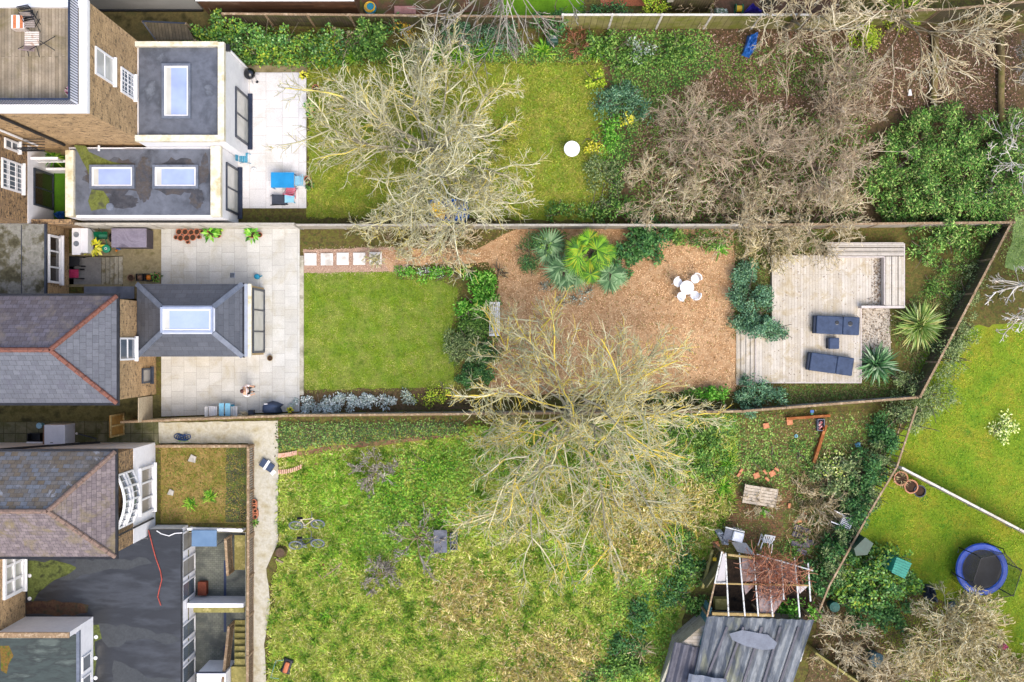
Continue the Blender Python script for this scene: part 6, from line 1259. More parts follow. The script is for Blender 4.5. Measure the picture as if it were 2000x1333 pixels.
for x in (a.x+.1, b.x-.15): MB().box(x, b.y+.03, 0, x+.05, a.y-.03, .398).build('leg', m_rustm, t)
t = thing('composter', 'dark green wheeled barrel under the dark leafy shrub', 'barrel', Wp(1079, 88)); q = Wp(1079, 76, .8)
bevel(MB().box(q.x-.28, q.y-.2, .3, q.x+.28, q.y+.2, .85).build('drum', m_dgreen, t), .08, 3); MB().box(q.x-.12, q.y-.02, .853, q.x+.16, q.y+.14, .88).build('hatch', m_steel, t)
for s in (-.12, .1): MB().tube([(q.x+s, q.y-.15, .35), (q.x+s*.6, q.y-.3, 0)], .05).build('leg', m_black, t)
q = Wp(1777, 181, .1); t = setp(MB().prism([(q.x-.08, q.y-.15), (q.x+.12, q.y-.14), (q.x+.06, q.y+.16), (q.x-.02, q.y+.14)], .05, .09).build('paving_fragment', m_white), 'white scrap lying on the brown leafy ground', 'scrap')
# centre patio lower edge
t = thing('folding_table', 'pale blue folding table with two leaves on the lower patio edge', 'table', Wp(436, 802, .09)); 
for i, (xa2, xb2) in enumerate(((427.5, 437), (439.5, 449.5))): a, b = Wp(xa2, 788, .75), Wp(xb2, 813, .75); bevel(MB().box(a.x, b.y, .70, b.x, a.y, .75).build('leaf', m_sky, t), .01)
a, b = Wp(450, 791, .55), Wp(457, 812, .55); MB().box(a.x, b.y, .45, b.x, a.y, .5).build('shelf', m_teal, t)
for x in (428, 449):
    for y in (790, 811): p = Wp(x, y, .7); MB().tube([(p.x, p.y, .7), (p.x, p.y, .09)], .015).build('leg', m_white, t)
folding_chair('folding_chair', 'white folding chair right of the pale blue folding table', 461, 802, .09, R(-90), m_white, group=None)
folding_chair('folding_chair', 'white framed folding chair left of the pale blue folding table', 421, 802, .09, R(90), m_white)
t = thing('covered_barbecue', 'barbecue under a navy fabric cover on the patio edge', 'barbecue', Wp(527, 799, .09)); q = Wp(527, 797, .8)
m = MB(); 
def cov(z, s, dx=0): return [(q.x+dx+x*s, q.y+y*s, z) for x, y in ((-.42, -.22), (-.3, -.3), (.25, -.3), (.46, -.26), (.34, -.02), (.5, .1), (.2, .24), (-.05, .28), (-.3, .2), (-.4, .1))]
v = cov(.1, 1.0)+cov(.55, .9)+cov(.85, .82)+cov(.95, .55); n = 10
m.add(v, [(r*n+i, r*n+(i+1) % n, (r+1)*n+(i+1) % n, (r+1)*n+i) for r in range(3) for i in range(n)]+[tuple(range(30, 40))]); o = m.build('cover', m_cush, t, smooth=True)
MB().box(q.x-.25, q.y+.16, .84, q.x-.08, q.y+.2, .90).build('tag', m_white, t)
for k in (-.3, .3): MB().box(q.x+k-.03, q.y-.15, .09, q.x+k+.03, q.y-.1, .4).build('leg', m_black, t)
t = thing('planter', 'small square navy planter with dry twigs, left of the covered barbecue', 'planter', Wp(488, 806, .09)); a, b = Wp(484, 802, .5), Wp(494, 813, .5)
MB().box(a.x, b.y, .09, b.x, a.y, .45).build('box', m_anth, t); m = MB(); rg2 = random.Random(3)
for k in range(14): m.tube([(a.x, b.y+.1, .45), (a.x-rg2.uniform(.1, .5), b.y+rg2.uniform(-.05, .25), .5+rg2.uniform(0, .15))], .01, 4)
m.build('twigs', T_pale, t)
q = Wp(503, 541, .1); t = thing('watering_can', 'teal watering can by the upper wall of the slate extension', 'watering can', (q.x, q.y, .09)); MB().lathe((q.x, q.y, .09), [(.13, 0), (.12, .2), (.06, .24)], 14).build('can', m_teal, t); MB().tube([(q.x+.1, q.y, .15), (q.x+.26, q.y+.03, .32)], [.02, .035]).build('spout', m_teal, t)
q = Wp(454, 538, .1); t = thing('drain_grate', 'small square drain grate in the patio above the slate extension', 'drain', (q.x, q.y, .09)); MB().box(q.x-.12, q.y-.12, .085, q.x+.12, q.y+.12, .105).build('frame', m_steel, t); m = MB(); [m.box(q.x-.1+k*.05, q.y-.1, .106, q.x-.075+k*.05, q.y+.1, .115) for k in range(4)]; m.build('bars', m_black, t)
# --- person
def skinned(name, verts, edges, radii, mat, parent, sub=2, root=0):
    me = bpy.data.meshes.new(name); me.from_pydata(verts, edges, []); o = bpy.data.objects.new(name, me); COL.objects.link(o); o.parent = parent
    md = o.modifiers.new('skin', 'SKIN'); md.use_smooth_shade = True
    for i, r in enumerate(radii): me.skin_vertices[0].data[i].radius = (r, r*.9) if not isinstance(r, tuple) else r
    me.skin_vertices[0].data[root].use_root = True
    s = o.modifiers.new('sub', 'SUBSURF'); s.levels = sub; s.render_levels = sub; me.materials.append(mat); return o
q = Wp(492, 761, .09); t = thing('person', 'brown haired person in a pale pink top and black trousers on the patio', 'person', (q.x, q.y, .09), rz=R(5))
V_ = [(0, 0, .92), (0, 0, 1.08), (0, 0, 1.25), (0, 0, 1.38), (.01, 0, 1.47), (.02, 0, 1.56), (.02, 0, 1.66),
      (0, .17, 1.36), (.06, .24, 1.12), (.26, .18, 1.05), (.33, .16, 1.05), (0, -.17, 1.36), (.04, -.26, 1.12), (.24, -.22, 1.0), (.31, -.2, 1.0),
      (0, .09, .86), (.05, .11, .48), (.0, .11, .08), (.14, .12, .03), (0, -.09, .86), (.0, -.11, .48), (-.06, -.11, .08), (.09, -.12, .03)]
E_ = [(0, 1), (1, 2), (2, 3), (3, 4), (4, 5), (5, 6), (3, 7), (7, 8), (8, 9), (9, 10), (3, 11), (11, 12), (12, 13), (13, 14), (0, 15), (15, 16), (16, 17), (17, 18), (0, 19), (19, 20), (20, 21), (21, 22)]
R_ = [.12, .11, .13, .12, .055, .085, .085, .06, .045, .035, .028, .06, .045, .035, .028, .09, .06, .045, .035, .09, .06, .045, .035]
m_skin = M('skin', ['#d0a080', '#dcb090'], 4, .6, .04)
skinned('body', V_, E_, R_, m_skin, t)
hd = MB()
for s in (-1, 1): hd.lathe((.095, s*.03, 1.63), [(.009, 0), (.009, .01)], 8)
hd.build('eyes', m_black, t, local=True)
for s, (hx, hy, hz) in ((1, V_[10]), (-1, V_[14])):
    for k, L_ in enumerate((.07, .085, .09, .082, .065)):
        a = (k-2)*.018; ang = .5 if k == 0 else 0
        skinned('finger', [(hx+.01, hy+a, hz), (hx+.035, hy+a*1.2-s*ang*.03, hz-.005), (hx+L_, hy+a*1.3-s*ang*.05, hz-.03)], [(0, 1), (1, 2)], [.011, .009, .007], m_skin, t, 1)
skinned('top', [V_[0], V_[1], V_[2], V_[3], V_[7], V_[8], (.2, .2, 1.06), V_[11], V_[12], (.18, -.235, 1.03)], [(0, 1), (1, 2), (2, 3), (3, 4), (4, 5), (5, 6), (3, 7), (7, 8), (8, 9)], [.15, .14, .155, .14, .085, .07, .055, .085, .07, .055], M('pink_top', ['#ecd8d4', '#f6e8e4'], 6, .8, .05), t)
skinned('trousers', [(0, 0, .95), V_[15], V_[16], (.0, .11, .14), V_[19], V_[20], (-.06, -.11, .14)], [(0, 1), (1, 2), (2, 3), (0, 4), (4, 5), (5, 6)], [.14, .105, .075, .06, .105, .075, .06], m_black, t)
for s, vv in ((1, V_[17]), (-1, V_[21])): skinned('shoe', [(vv[0]-.04, vv[1], .035), (vv[0]+.08, vv[1], .035), (vv[0]+.19, vv[1]+.01*s, .03)], [(0, 1), (1, 2)], [.045, .048, .035], m_black, t)
skinned('hair', [(-.0, 0, 1.72), (-.05, 0, 1.62), (-.09, 0, 1.45), (-.11, 0, 1.28)], [(0, 1), (1, 2), (2, 3)], [(.095, .09), (.11, .1), (.1, .06), (.06, .04)], M('brown_hair', ['#4a2420', '#5c302a'], 8, .5, .2), t)
# --- concrete path items
t = thing('folded_chair', 'folded navy seat with white strapping lying on the concrete path', 'chair', Wp(522, 910)); q = Wp(522, 910, .2)
m = MB()
for x0_, x1_ in ((-.36, -.1), (.02, .3)): m.box(q.x+x0_, q.y-.2, .12, q.x+x1_, q.y+.2, .2)
m.rot(R(-33), (q.x, q.y)).build('seat', m_cush, t); m = MB(); m.box(q.x-.1, q.y-.23, .15, q.x+.02, q.y+.25, .23); m.rot(R(-33), (q.x, q.y)).build('strap', m_white, t)
m = MB(); m.box(q.x+.33, q.y-.2, .02, q.x+.5, q.y+.05, .06); m.rot(R(-45), (q.x, q.y)).build('board', m_white, t)
t = thing('hose', 'tangled dark blue hose with a green end on the concrete by the square bed', 'hose', Wp(353, 856)); m = MB(); rg2 = random.Random(9)
for k in range(5):
    c = Wp(348+k*4, 853+rg2.uniform(-3, 3), .06+.03*k); m.tube([c+Vector((.2*math.cos(j*.7)*rg2.uniform(.8, 1.2), .13*math.sin(j*.7), rg2.uniform(0, .02))) for j in range(10)], .025, 5)
m.build('coil', M('hose_blue', ['#1c3a6a', '#24487c'], 3, .5), t); m = MB(); 
for k in range(6): c = Wp(349+k*3, 861, .08); m.tube([c, c+Vector((.1, .08*rg2.uniform(-1, 1), .05))], .02, 5)
m.build('green_end', M('lime_plastic', ['#8ac430', '#a0d840'], 3, .5), t)
for i, (pp, lb) in enumerate(([[(545, 890), (556, 889), (568, 887), (582, 884)], 'upper curved row of upright pinkish bricks beside the concrete path'], [[(545, 922), (560, 921), (576, 917), (592, 910)], 'lower curved row of upright pinkish bricks beside the concrete path'])):
    m = MB(); P_ = [Wp(a, b, .08) for a, b in pp]; n = 12
    for k in range(n):
        s = k/n*(len(P_)-1); j = int(s); p = P_[j].lerp(P_[j+1], s-j); m.beam(p+Vector((0, -.1, .02)), p+Vector((0, .1, .02)), .062, .10)
    setp(m.build('brick_edging', M('pink_brick', ['#d4a488', '#e4bca4', '#c08a6c'], 8, .85, .15)), lb, 'edging')
for pp in ([(582, 884), (640, 872), (720, 862), (760, 860), (880, 846), (882, 854), (760, 868), (640, 882), (584, 892)], [(610, 905), (660, 895), (720, 893), (790, 890), (790, 898), (700, 902), (640, 908), (612, 912)]):
    sheet('worn_track', pp, .03, M('worn_brick', ['#7a5a40', '#8f6f50', '#6a6a34'], 2, .95, .25), jag=.05)
t = thing('lawn_mower', 'small orange and black lawn mower in the grass near the bottom left', 'lawn mower', Wp(558, 1305)); q = Wp(560, 1302, .2)
m = MB(); m.box(q.x-.2, q.y-.36, .08, q.x+.2, q.y+.36, .22); m.rot(R(-18), (q.x, q.y)); bevel(m.build('deck', m_black, t), .05)
m = MB(); m.box(q.x-.11, q.y-.3, .222, q.x+.11, q.y+.24, .34); m.rot(R(-18), (q.x, q.y)); bevel(m.build('cowl', M('mower_orange', ['#b8643c', '#c87850'], 3, .5), t), .06)
for sx in (-.2, .2):
    for sy in (-.28, .28):
        c = Vector((sx, sy, 0)); c.rotate(__import__('mathutils').Euler((0, 0, R(-18)))); MB().ring((q.x+c.x, q.y+c.y, .1), .07, .03, 14, 5, 'x').build('wheel', m_black, t)
m = MB(); m.tube([(q.x-.15, q.y+.3, .2), (q.x-.45, q.y+.35, .5), (q.x-.6, q.y-.3, .9), (q.x-.2, q.y-.35, .9)], .016); m.build('handle', M('mower_handle', ['#6a9a94', '#7aaaa4'], 3, .5), t)
q = Wp(547, 1080, .3); t = thing('tree_stump', 'round dark mossy stump beside the concrete path', 'stump', (q.x, q.y, 0)); MB().lathe((q.x, q.y, 0), [(.34, 0), (.26, .15), (.23, .32)], 16).build('stump', M('stump_bark', ['#4a4a24', '#6a5a34'], 4, .9, .2), t); MB().lathe((q.x, q.y, .322), [(.21, 0), (.05, .004)], 16).build('cut_face', M('stump_top', ['#4f3f30', '#6a5644'], 6, .9), t)
sheet('bare_patch', [(618, 1108), (634, 1098), (650, 1100), (652, 1118), (634, 1128), (620, 1122)], .035, M('red_soil', ['#5c2f20', '#74422e'], 5, .95, .3), jag=.06)
for x0, y0, x1, y1, lb in ((618, 1116, 630, 1132, 'short pale stick beside the bare red soil'), (632, 1128, 668, 1100, 'long pale stick beside the bare red soil'), (540, 1092, 553, 1099, 'split log lying by the dark stump')):
    setp(MB().tube([Wp(x0, y0, .08), Wp((x0+x1)/2, (y0+y1)/2+1, .1), Wp(x1, y1, .08)], .03 if x0 > 600 else .06).build('stick', B_tan), lb, 'stick')
t = thing('cold_frame', 'grey topped table half covered by dead branches in the wild lawn', 'table', Wp(860, 1058)); a, b = Wp(847, 1036, .6), Wp(873, 1080, .6)
MB().box(a.x, b.y, .55, b.x, a.y, .6).build('tabletop', M('grey_board', ['#5a5e6a', '#6c707c', '#4c505a'], 2, .6, .15), t)
for x in (a.x+.05, b.x-.09):
    for y in (b.y+.05, a.y-.09): MB().box(x, y, 0, x+.05, y+.05, .548).build('leg', m_steel, t)
t = thing('grey_bin', 'narrow grey tub right of the grey topped table', 'tub', Wp(885, 1058)); a, b = Wp(879, 1042, .4), Wp(893, 1075, .4)
m = MB()
m.box(a.x, b.y, 0, b.x, a.y, .04); m.box(a.x, b.y, .04, a.x+.03, a.y, .4); m.box(b.x-.03, b.y, .04, b.x, a.y, .4); m.box(a.x+.03, b.y, .04, b.x-.03, b.y+.03, .4); m.box(a.x+.03, a.y-.03, .04, b.x-.03, a.y, .4); m.build('tub', MATS['grey_board'], t); MB().box(a.x-.02, b.y+.3, .4, b.x+.02, b.y+.42, .43).build('bar', m_navy, t)
for px, py, s, lb in ((375, 896, .2, 'pale grey broken slab in the upper half of the square bed'), (333, 962, .16, 'pale stones in the left of the square bed'), (1236, 1202, .18, 'pale rubble block in the dark weeds, left of the shed'), (1350, 1120, .25, 'flat pinkish slab in the grass left of the ruined greenhouse')):
    q = Wp(px, py, .1); m = MB(); m.prism([(q.x-s, q.y-.6*s), (q.x+.7*s, q.y-s), (q.x+s, q.y+.4*s), (q.x-.2*s, q.y+s)], .01, .12); setp(m.build('rubble', M('pale_stone', ['#a8a49a', '#c4c0b6'], 4, .9, .2)), lb, 'rubble')
# --- roof terrace of house A (deck at 9.03)
ZT = 9.03
def tz(px, py, h=0): return Wp(px, py, ZT+h)
t = thing('folding_table', 'slatted white wooden table on the roof terrace', 'table', tz(62, 76)); a, b = tz(48, 61, .7), tz(76, 89, .7); m = MB()
for k in range(7): d = (a.y-b.y)/7; m.box(a.x, b.y+k*d, ZT+.67, b.x, b.y+(k+.7)*d, ZT+.7)
wt = M('bleached_wood', ['#d0c0b0', '#e4d8cc', '#b89a84'], 6, .8, .15); m.build('tabletop', wt, t)
for p, q_ in (((a.x, a.y), (b.x+.3, b.y)), ((b.x, b.y), (b.x+.3, a.y))): MB().tube([(p[0], p[1], ZT+.66), (q_[0], q_[1], ZT+.02)], .014).build('leg', m_black, t)
c_ = folding_chair('folding_chair', 'grey slatted folding chair above the roof terrace table', 68, 51, ZT, R(0), M('grey_slat', ['#a89c94', '#8f837a'], 4, .8), m_black)
c_ = folding_chair('folding_chair', 'dark slatted folding chair below the roof terrace table', 68, 97, ZT, R(175), M('mauve_slat', ['#8f7a78', '#a08c88'], 4, .8), m_black)
c_ = folding_chair('folding_chair', 'black framed folding chair near the top of the roof terrace', 66, 38, ZT, R(10), m_black, m_black)
t = thing('deck_chair', 'orange and white striped deck chair on the roof terrace', 'chair', tz(35, 43)); a, b = tz(22, 29, .4), tz(48, 56, .4)
for k in range(8): MB().box(a.x+k*(b.x-a.x)/8, b.y+.02, ZT+.38, a.x+(k+.94)*(b.x-a.x)/8, a.y-.02, ZT+.4).build('slat', [M('orange_slat', ['#c8784c', '#d88a5c'], 3, .8), m_white][k in (0, 3, 4, 7)], t)
for y in (b.y, a.y-.04): MB().box(a.x-.02, y, ZT, b.x+.02, y+.04, ZT+.378).build('frame', wt, t)
q = tz(133, 177, .4); t = thing('plant_pot', 'cream pot with a wilted maroon plant in the corner of the roof terrace', 'pot', (q.x, q.y, ZT)); MB().lathe((q.x, q.y, ZT), [(.12, 0), (.18, .3), (.16, .3)], 16).build('pot', m_cream, t)
rg = np.random.default_rng(8); d = unit(rg.normal(0, 1, (30, 3))+[0, 0, .4]); V, F = leafquads(np.array([q.x, q.y, ZT+.32])+d*.06, d, unit(rg.normal(0, .3, (30, 3))+[0, 0, 1]), np.full(30, .14), np.full(30, .07)); npmesh('plant', V, F, Mleaf('maroon', ['#5a2a34', '#7a3a4a', '#4a2028', '#a87080']), t)
m = MB(); q = tz(142, 186, .05); m.lathe((q.x-.1, q.y+.02, ZT), [(.14, 0), (.1, .1), (.03, .12)], 10); setp(m.build('towel', m_cream), 'crumpled cream towel in the corner of the roof terrace', 'towel')
# --- side path items between houses B and C
t = thing('fridge', 'white fridge standing in the damp side passage', 'fridge', Wp(105, 850)); a, b = Wp(86, 830, 1.1), Wp(127, 869, 1.1)
bevel(MB().box(a.x, b.y, .0, b.x, a.y, 1.1).build('body', M('fridge_white', ['#d4d8e2', '#dfe3ec'], 2, .4, .04), t), .03); MB().box(a.x-.1, b.y, .0, a.x-.004, a.y-.05, 1.0).build('side', m_rustm, t); MB().box(a.x+.3, b.y+.08, 1.102, a.x+.42, b.y+.11, 1.12).build('handle', m_black, t)
t = thing('crate', 'open black crate beside the fridge in the side passage', 'crate', Wp(65, 855)); a, b = Wp(53, 847, .4), Wp(78, 863, .4); m = MB()
m.box(a.x, b.y, 0, b.x, a.y, .05); m.box(a.x, b.y, .05, a.x+.03, a.y, .4); m.box(b.x-.03, b.y, .05, b.x, a.y, .4); m.box(a.x+.03, b.y, .05, b.x-.03, b.y+.03, .4); m.box(a.x+.03, a.y-.03, .05, b.x-.03, a.y, .4); m.build('sides', m_black, t); MB().box(a.x-.04, b.y-.09, .3, b.x+.1, b.y-.01, .38).build('shelf', m_white, t)
tarp('bin_bag', 'black bin bag beside the fridge in the side passage', [(129, 850), (141, 828), (141, 852), (132, 856)], .3, m_black, 12, .25, 'bag')
t = thing('bin', 'small pale blue bin left of the fridge', 'bin', Wp(76, 832)); q = Wp(76, 832, .4); MB().lathe((q.x, q.y, 0), [(.11, 0), (.14, .38)], 8).build('bin', m_sky, t); MB().lathe((q.x, q.y, .382), [(.15, 0), (.14, .02)], 8).build('lid', M('bin_lid', ['#8ab8d4', '#9ac8e0'], 3, .5), t)
q0, q1 = Wp(150, 847, .1), Wp(188, 857, .1); t = thing('broom', 'dark blue broom lying in the side passage', 'broom', q0); MB().tube([q0, q1], .025).build('handle', m_navy, t); MB().lathe((q0.x, q0.y, .1), [(.06, 0), (.05, .06)], 10).build('head', m_white, t)
tarp('blue_bag', 'bright blue bag in the turf light well', [(104, 418), (113, 413), (124, 413), (124, 428), (112, 428)], .2, m_blue, 13, .15, 'bag')
# --- allotment: table, bricks, chairs, grill, basket
t = thing('pallet_table', 'weathered wooden plank table on the allotment bricks', 'table', Wp(1485, 970)); q = Wp(1485, 969, .5); pw = M('grey_plank', ['#b8aa94', '#cdc0ac', '#9a8c76'], 3, .85, .2)
for k in range(6):
    m = MB(); m.box(q.x-.76, q.y-.44+k*.147, .46, q.x+.76, q.y-.44+k*.147+.128, .5); m.rot(R(-9), (q.x, q.y)); m.build('plank', pw, t)
for bb in ((-.03, .502, .03, .51), (-.79, .42, -.762, .52), (.762, .42, .79, .52)):
    m = MB(); m.box(q.x+bb[0], q.y-.45, bb[1], q.x+bb[2], q.y+.45, bb[3]); m.rot(R(-9), (q.x, q.y)); m.build('batten', pw, t)
for sx in (-.68, .62):
    for sy in (-.36, .3): m = MB(); m.box(q.x+sx, q.y+sy, 0, q.x+sx+.06, q.y+sy+.06, .458); m.rot(R(-9), (q.x, q.y)); m.build('leg', pw, t)
mbk = M('orange_brick', ['#c07a54', '#d4946c', '#a8653f'], 6, .85, .15)
brk = [(1447, 920, 50, 'brick'), (1443, 927, 50, 'brick'), (1477, 929, 20, 'slab'), (1494, 922, -50, 'brick'), (1498, 936, -40, 'brick'), (1508, 925, 30, 'slab'), (1517, 917, -30, 'brick'), (1542, 825, 5, 'slab'), (1496, 832, 10, 'slab'), (1571, 1004, 10, 'brick'), (1561, 1018, 5, 'brick'), (1541, 988, 80, 'brick'), (1574, 1018, -60, 'brick'), (1398, 1063, 10, 'slab'), (1420, 1058, 50, 'brick')]
for i, (px, py, rz, kd) in enumerate(brk):
    q = Wp(px, py, .08); w_, h_ = (.12, .058) if kd == 'brick' else (.14, .13); m = MB(); m.box(-w_, -h_, 0, w_, h_, .07); o = m.build('brick' if kd == 'brick' else 'paving_block', mbk); o.location = (q.x, q.y, .07); o.rotation_euler = (0, 0, R(rz))
    setp(o, 'loose orange brick lying on the allotment soil' if kd == 'brick' else 'square orange paving block lying loose around the allotment', 'brick' if kd == 'brick' else 'paving block', 'loose bricks around the allotment' if kd == 'brick' else 'loose paving blocks around the allotment')
slm = M('grey_slab', ['#6a6470', '#7d7680', '#57525a'], 3, .85, .15)
for i, (px, py, rz) in enumerate(((1560, 1032, -20), (1575, 1036, -15), (1556, 1045, -25), (1570, 1050, -20), (1555, 1062, -5), (1572, 1066, 10), (1566, 1078, -20), (1580, 1060, 5))):
    q = Wp(px, py, .06); m = MB(); m.box(-.22, -.12, 0, .22, .12, .05); o = m.build('stone_slab', slm); o.location = (q.x, q.y, .03+.01*(i % 3)); o.rotation_euler = (0, 0, R(rz)); setp(o, 'grey slab in the loose paving heap right of the brick path', 'slab', 'grey slabs right of the brick path')
def plastic_chair(px, py, rx, rz, label, z=.05):
    t = thing('plastic_chair', label, 'chair'); m = MB()
    m.box(-.22, -.22, .42, .22, .22, .45); bevel(m.build('seat', m_plast, t, local=True), .02); m = MB()
    for k in range(6): m.beam((-.19+k*.076, .22, .45), (-.23+k*.092, .34, .86), .045, .02)
    m.beam((-.25, .345, .87), (.25, .345, .87), .06, .04); m.build('backrest', m_plast, t, local=True)
    for sx in (-.24, .24):
        for sy in (-.22, .24): MB().beam((sx, sy, .43), (sx*1.12, sy*1.2, 0), .045, .03).build('leg', m_plast, t, local=True)
        MB().beam((sx*1.05, -.22, .64), (sx*1.05, .3, .68), .05, .03).build('armrest', m_plast, t, local=True); MB().beam((sx*1.05, -.22, .43), (sx*1.05, -.22, .64), .04, .03).build('arm_post', m_plast, t, local=True)
    q = Wp(px, py, z); t.location = (q.x, q.y, z); t.rotation_euler = (R(rx), 0, R(rz)); return t
plastic_chair(1626, 1008, 80, 65, 'white plastic chair toppled on its back among dead stems', .45)
plastic_chair(1493, 1073, 75, 170, 'white plastic chair toppled over above the ruined greenhouse', .28)
t = thing('gas_barbecue', 'silver and white gas barbecue with a grey side shelf above the ruined greenhouse', 'barbecue', Wp(1428, 1048)); q = Wp(1432, 1046, .9); rz = R(-14)
m = MB(); m.box(q.x-.02, q.y-.26, .6, q.x+.5, q.y+.22, .95); m.rot(rz, (q.x, q.y)); bevel(m.build('lid', M('bbq_white', ['#dfe4ec', '#f4f6fa'], 2, .25, .04, spec=.6), t), .06, 3)
m = MB(); m.box(q.x-.4, q.y-.26, .78, q.x-.04, q.y+.22, .82); m.rot(rz, (q.x, q.y)); m.build('side_shelf', m_greyf, t)
m = MB(); m.box(q.x-.42, q.y+.24, .7, q.x+.5, q.y+.3, .84); m.rot(rz, (q.x, q.y)); m.build('control_panel', m_steel, t)
for k in range(3): m = MB(); m.ring((q.x-.02+k*.16, q.y+.33, .84), .05, .012, 12, 5); m.rot(rz, (q.x, q.y)); m.build('knob', m_steel, t)
for sx in (-.36, .44):
    for sy in (-.2, .16): m = MB(); m.box(q.x+sx, q.y+sy, 0, q.x+sx+.05, q.y+sy+.05, .6 if sx > 0 else .778); m.rot(rz, (q.x, q.y)); m.build('leg', m_steel, t)
tarp('barbecue_cover', 'crumpled pale grey cover lying beside the gas barbecue', [(1398, 1038), (1410, 1036), (1424, 1056), (1424, 1066), (1412, 1066), (1406, 1052)], .5, M('silver_cover', ['#a8b0bc', '#c0c8d2'], 3, .5), 14, .2, 'cover')
pp = [Wp(a, b, .5) for a, b in ((1429, 1059), (1457, 1061), (1476, 1085), (1441, 1079))]; m = MB(); m.prism([(p.x, p.y) for p in pp], .45, .49); t = thing('board', 'pale leaning board below the gas barbecue', 'board', pp[0]); m.build('panel', M('pale_board', ['#b4b0aa', '#c8c4be'], 2, .7), t); MB().beam(pp[0]-Vector((0, 0, .1)), pp[0]-Vector((0, 0, .5)), .06).build('prop', m_timbers, t)
t = thing('basket', 'blue grey basket of red and white clutter at the top of the allotment', 'basket', Wp(1605, 830)); a, b = Wp(1597, 819, .3), Wp(1611, 842, .3); m = MB()
m.box(a.x, b.y, 0, b.x, a.y, .03); m.box(a.x, b.y, .03, a.x+.03, a.y, .3); m.box(b.x-.03, b.y, .03, b.x, a.y, .3); m.box(a.x+.03, b.y, .03, b.x-.03, b.y+.03, .3); m.box(a.x+.03, a.y-.03, .03, b.x-.03, a.y, .3); m.build('basket', m_greyf, t)
m = MB(); [m.lathe((a.x+.08+.09*(k % 2)+.03, b.y+.1+.1*k, .05), [(.07, 0), (.08, .12), (.03, .2)], 8) for k in range(4)]; m.build('contents', M('red_white', ['#c03030', '#f0e8e8', '#b02828'], 9, .6, lo=.45, hi=.55), t)
q = Wp(1584, 805, .2); t = thing('toy', 'small blue and green toy on the edging boards', 'toy', (q.x, q.y, 0)); MB().box(q.x-.08, q.y-.02, .3, q.x+.08, q.y+.1, .4).build('top', m_blue, t); MB().lathe((q.x, q.y-.06, .3), [(.07, 0), (.06, .08)], 10).build('base', m_green, t)
q = Wp(1555, 852, .05); t = thing('frisbee', 'pale blue ring lying on the allotment paving', 'toy', (q.x, q.y, 0)); MB().ring((q.x, q.y, .05), .06, .02, 18, 6).build('ring', m_sky, t)
tarp('plastic_bag', 'pale blue plastic bag by the slatted fence', [(1670, 868), (1680, 864), (1682, 872), (1673, 874)], .15, m_sky, 15, .1, 'bag')
# --- bottom right clutter
def bin_(px, py, r, h, mat, lab, lid=True):
    q = Wp(px, py, h); t = thing('bin', lab, 'bin', (q.x, q.y, 0)); MB().lathe((q.x, q.y, 0), [(r*.8, 0), (r, h*.95), (r, h)], 20, True, not lid).build('bin', mat, t)
    MB().lathe((q.x, q.y, h+.002), [(r*1.05, 0), (r*1.0, .05), (r*.2, .07)], 20).build('lid', mat, t); return t
bin_(1713, 1290, .34, .7, M('teal_grey', ['#3f6470', '#4f7480'], 3, .5), 'large round blue grey water butt under the twigs at the bottom right')
bin_(1671, 1285, .22, .4, m_anth, 'small dark tub left of the large water butt'); bin_(1630, 1186, .24, .6, M('teal_bin', ['#0f5a50', '#187064'], 3, .4), 'dark teal bin at the end of the ruined greenhouse')
tarp('pink_toy', 'crumpled pink plastic toy under the straw shrub, far right', [(1948, 1258), (1962, 1254), (1970, 1264), (1956, 1272)], .3, M('pink_plastic', ['#e07a9a', '#f090ac'], 3, .5), 16, .15, 'toy')
tarp('grey_tarp', 'crumpled grey cover under the straw coloured tree', [(1852, 1180), (1866, 1176), (1872, 1196), (1856, 1198)], .3, m_greyf, 17, .2)
tarp('grey_tarp', 'dark crumpled cover left of the straw coloured tree crown', [(1808, 1142), (1826, 1146), (1832, 1180), (1806, 1170)], .3, m_anth, 18, .2)
t = thing('green_shed', 'green plastic shed swallowed by the ivy mound, two roof corners showing', 'shed', Wp(1720, 1100))
z = 1.9; pp = [Wp(a, b, z) for a, b in ((1690, 1050), (1706, 1062), (1694, 1084), (1672, 1086), (1668, 1072))]; MB().prism([(p.x, p.y) for p in pp], .0, z).build('wall', m_dgreen, t)
pp = [Wp(a, b, 1.9) for a, b in ((1752, 1090), (1781, 1102), (1768, 1130), (1742, 1118))]; MB().prism([(p.x, p.y) for p in pp], .0, 1.85).build('wall', M('shed_teal', ['#2a8a78', '#35a08c'], 3, .5, .08), t)
m = MB()
for k in range(7): p = pp[0].lerp(pp[3], k/6); q_ = pp[1].lerp(pp[2], k/6); m.beam((p.x, p.y, 1.87), (q_.x, q_.y, 1.87), .04, .05)
m.build('roof_ribs', MATS['shed_teal'], t)
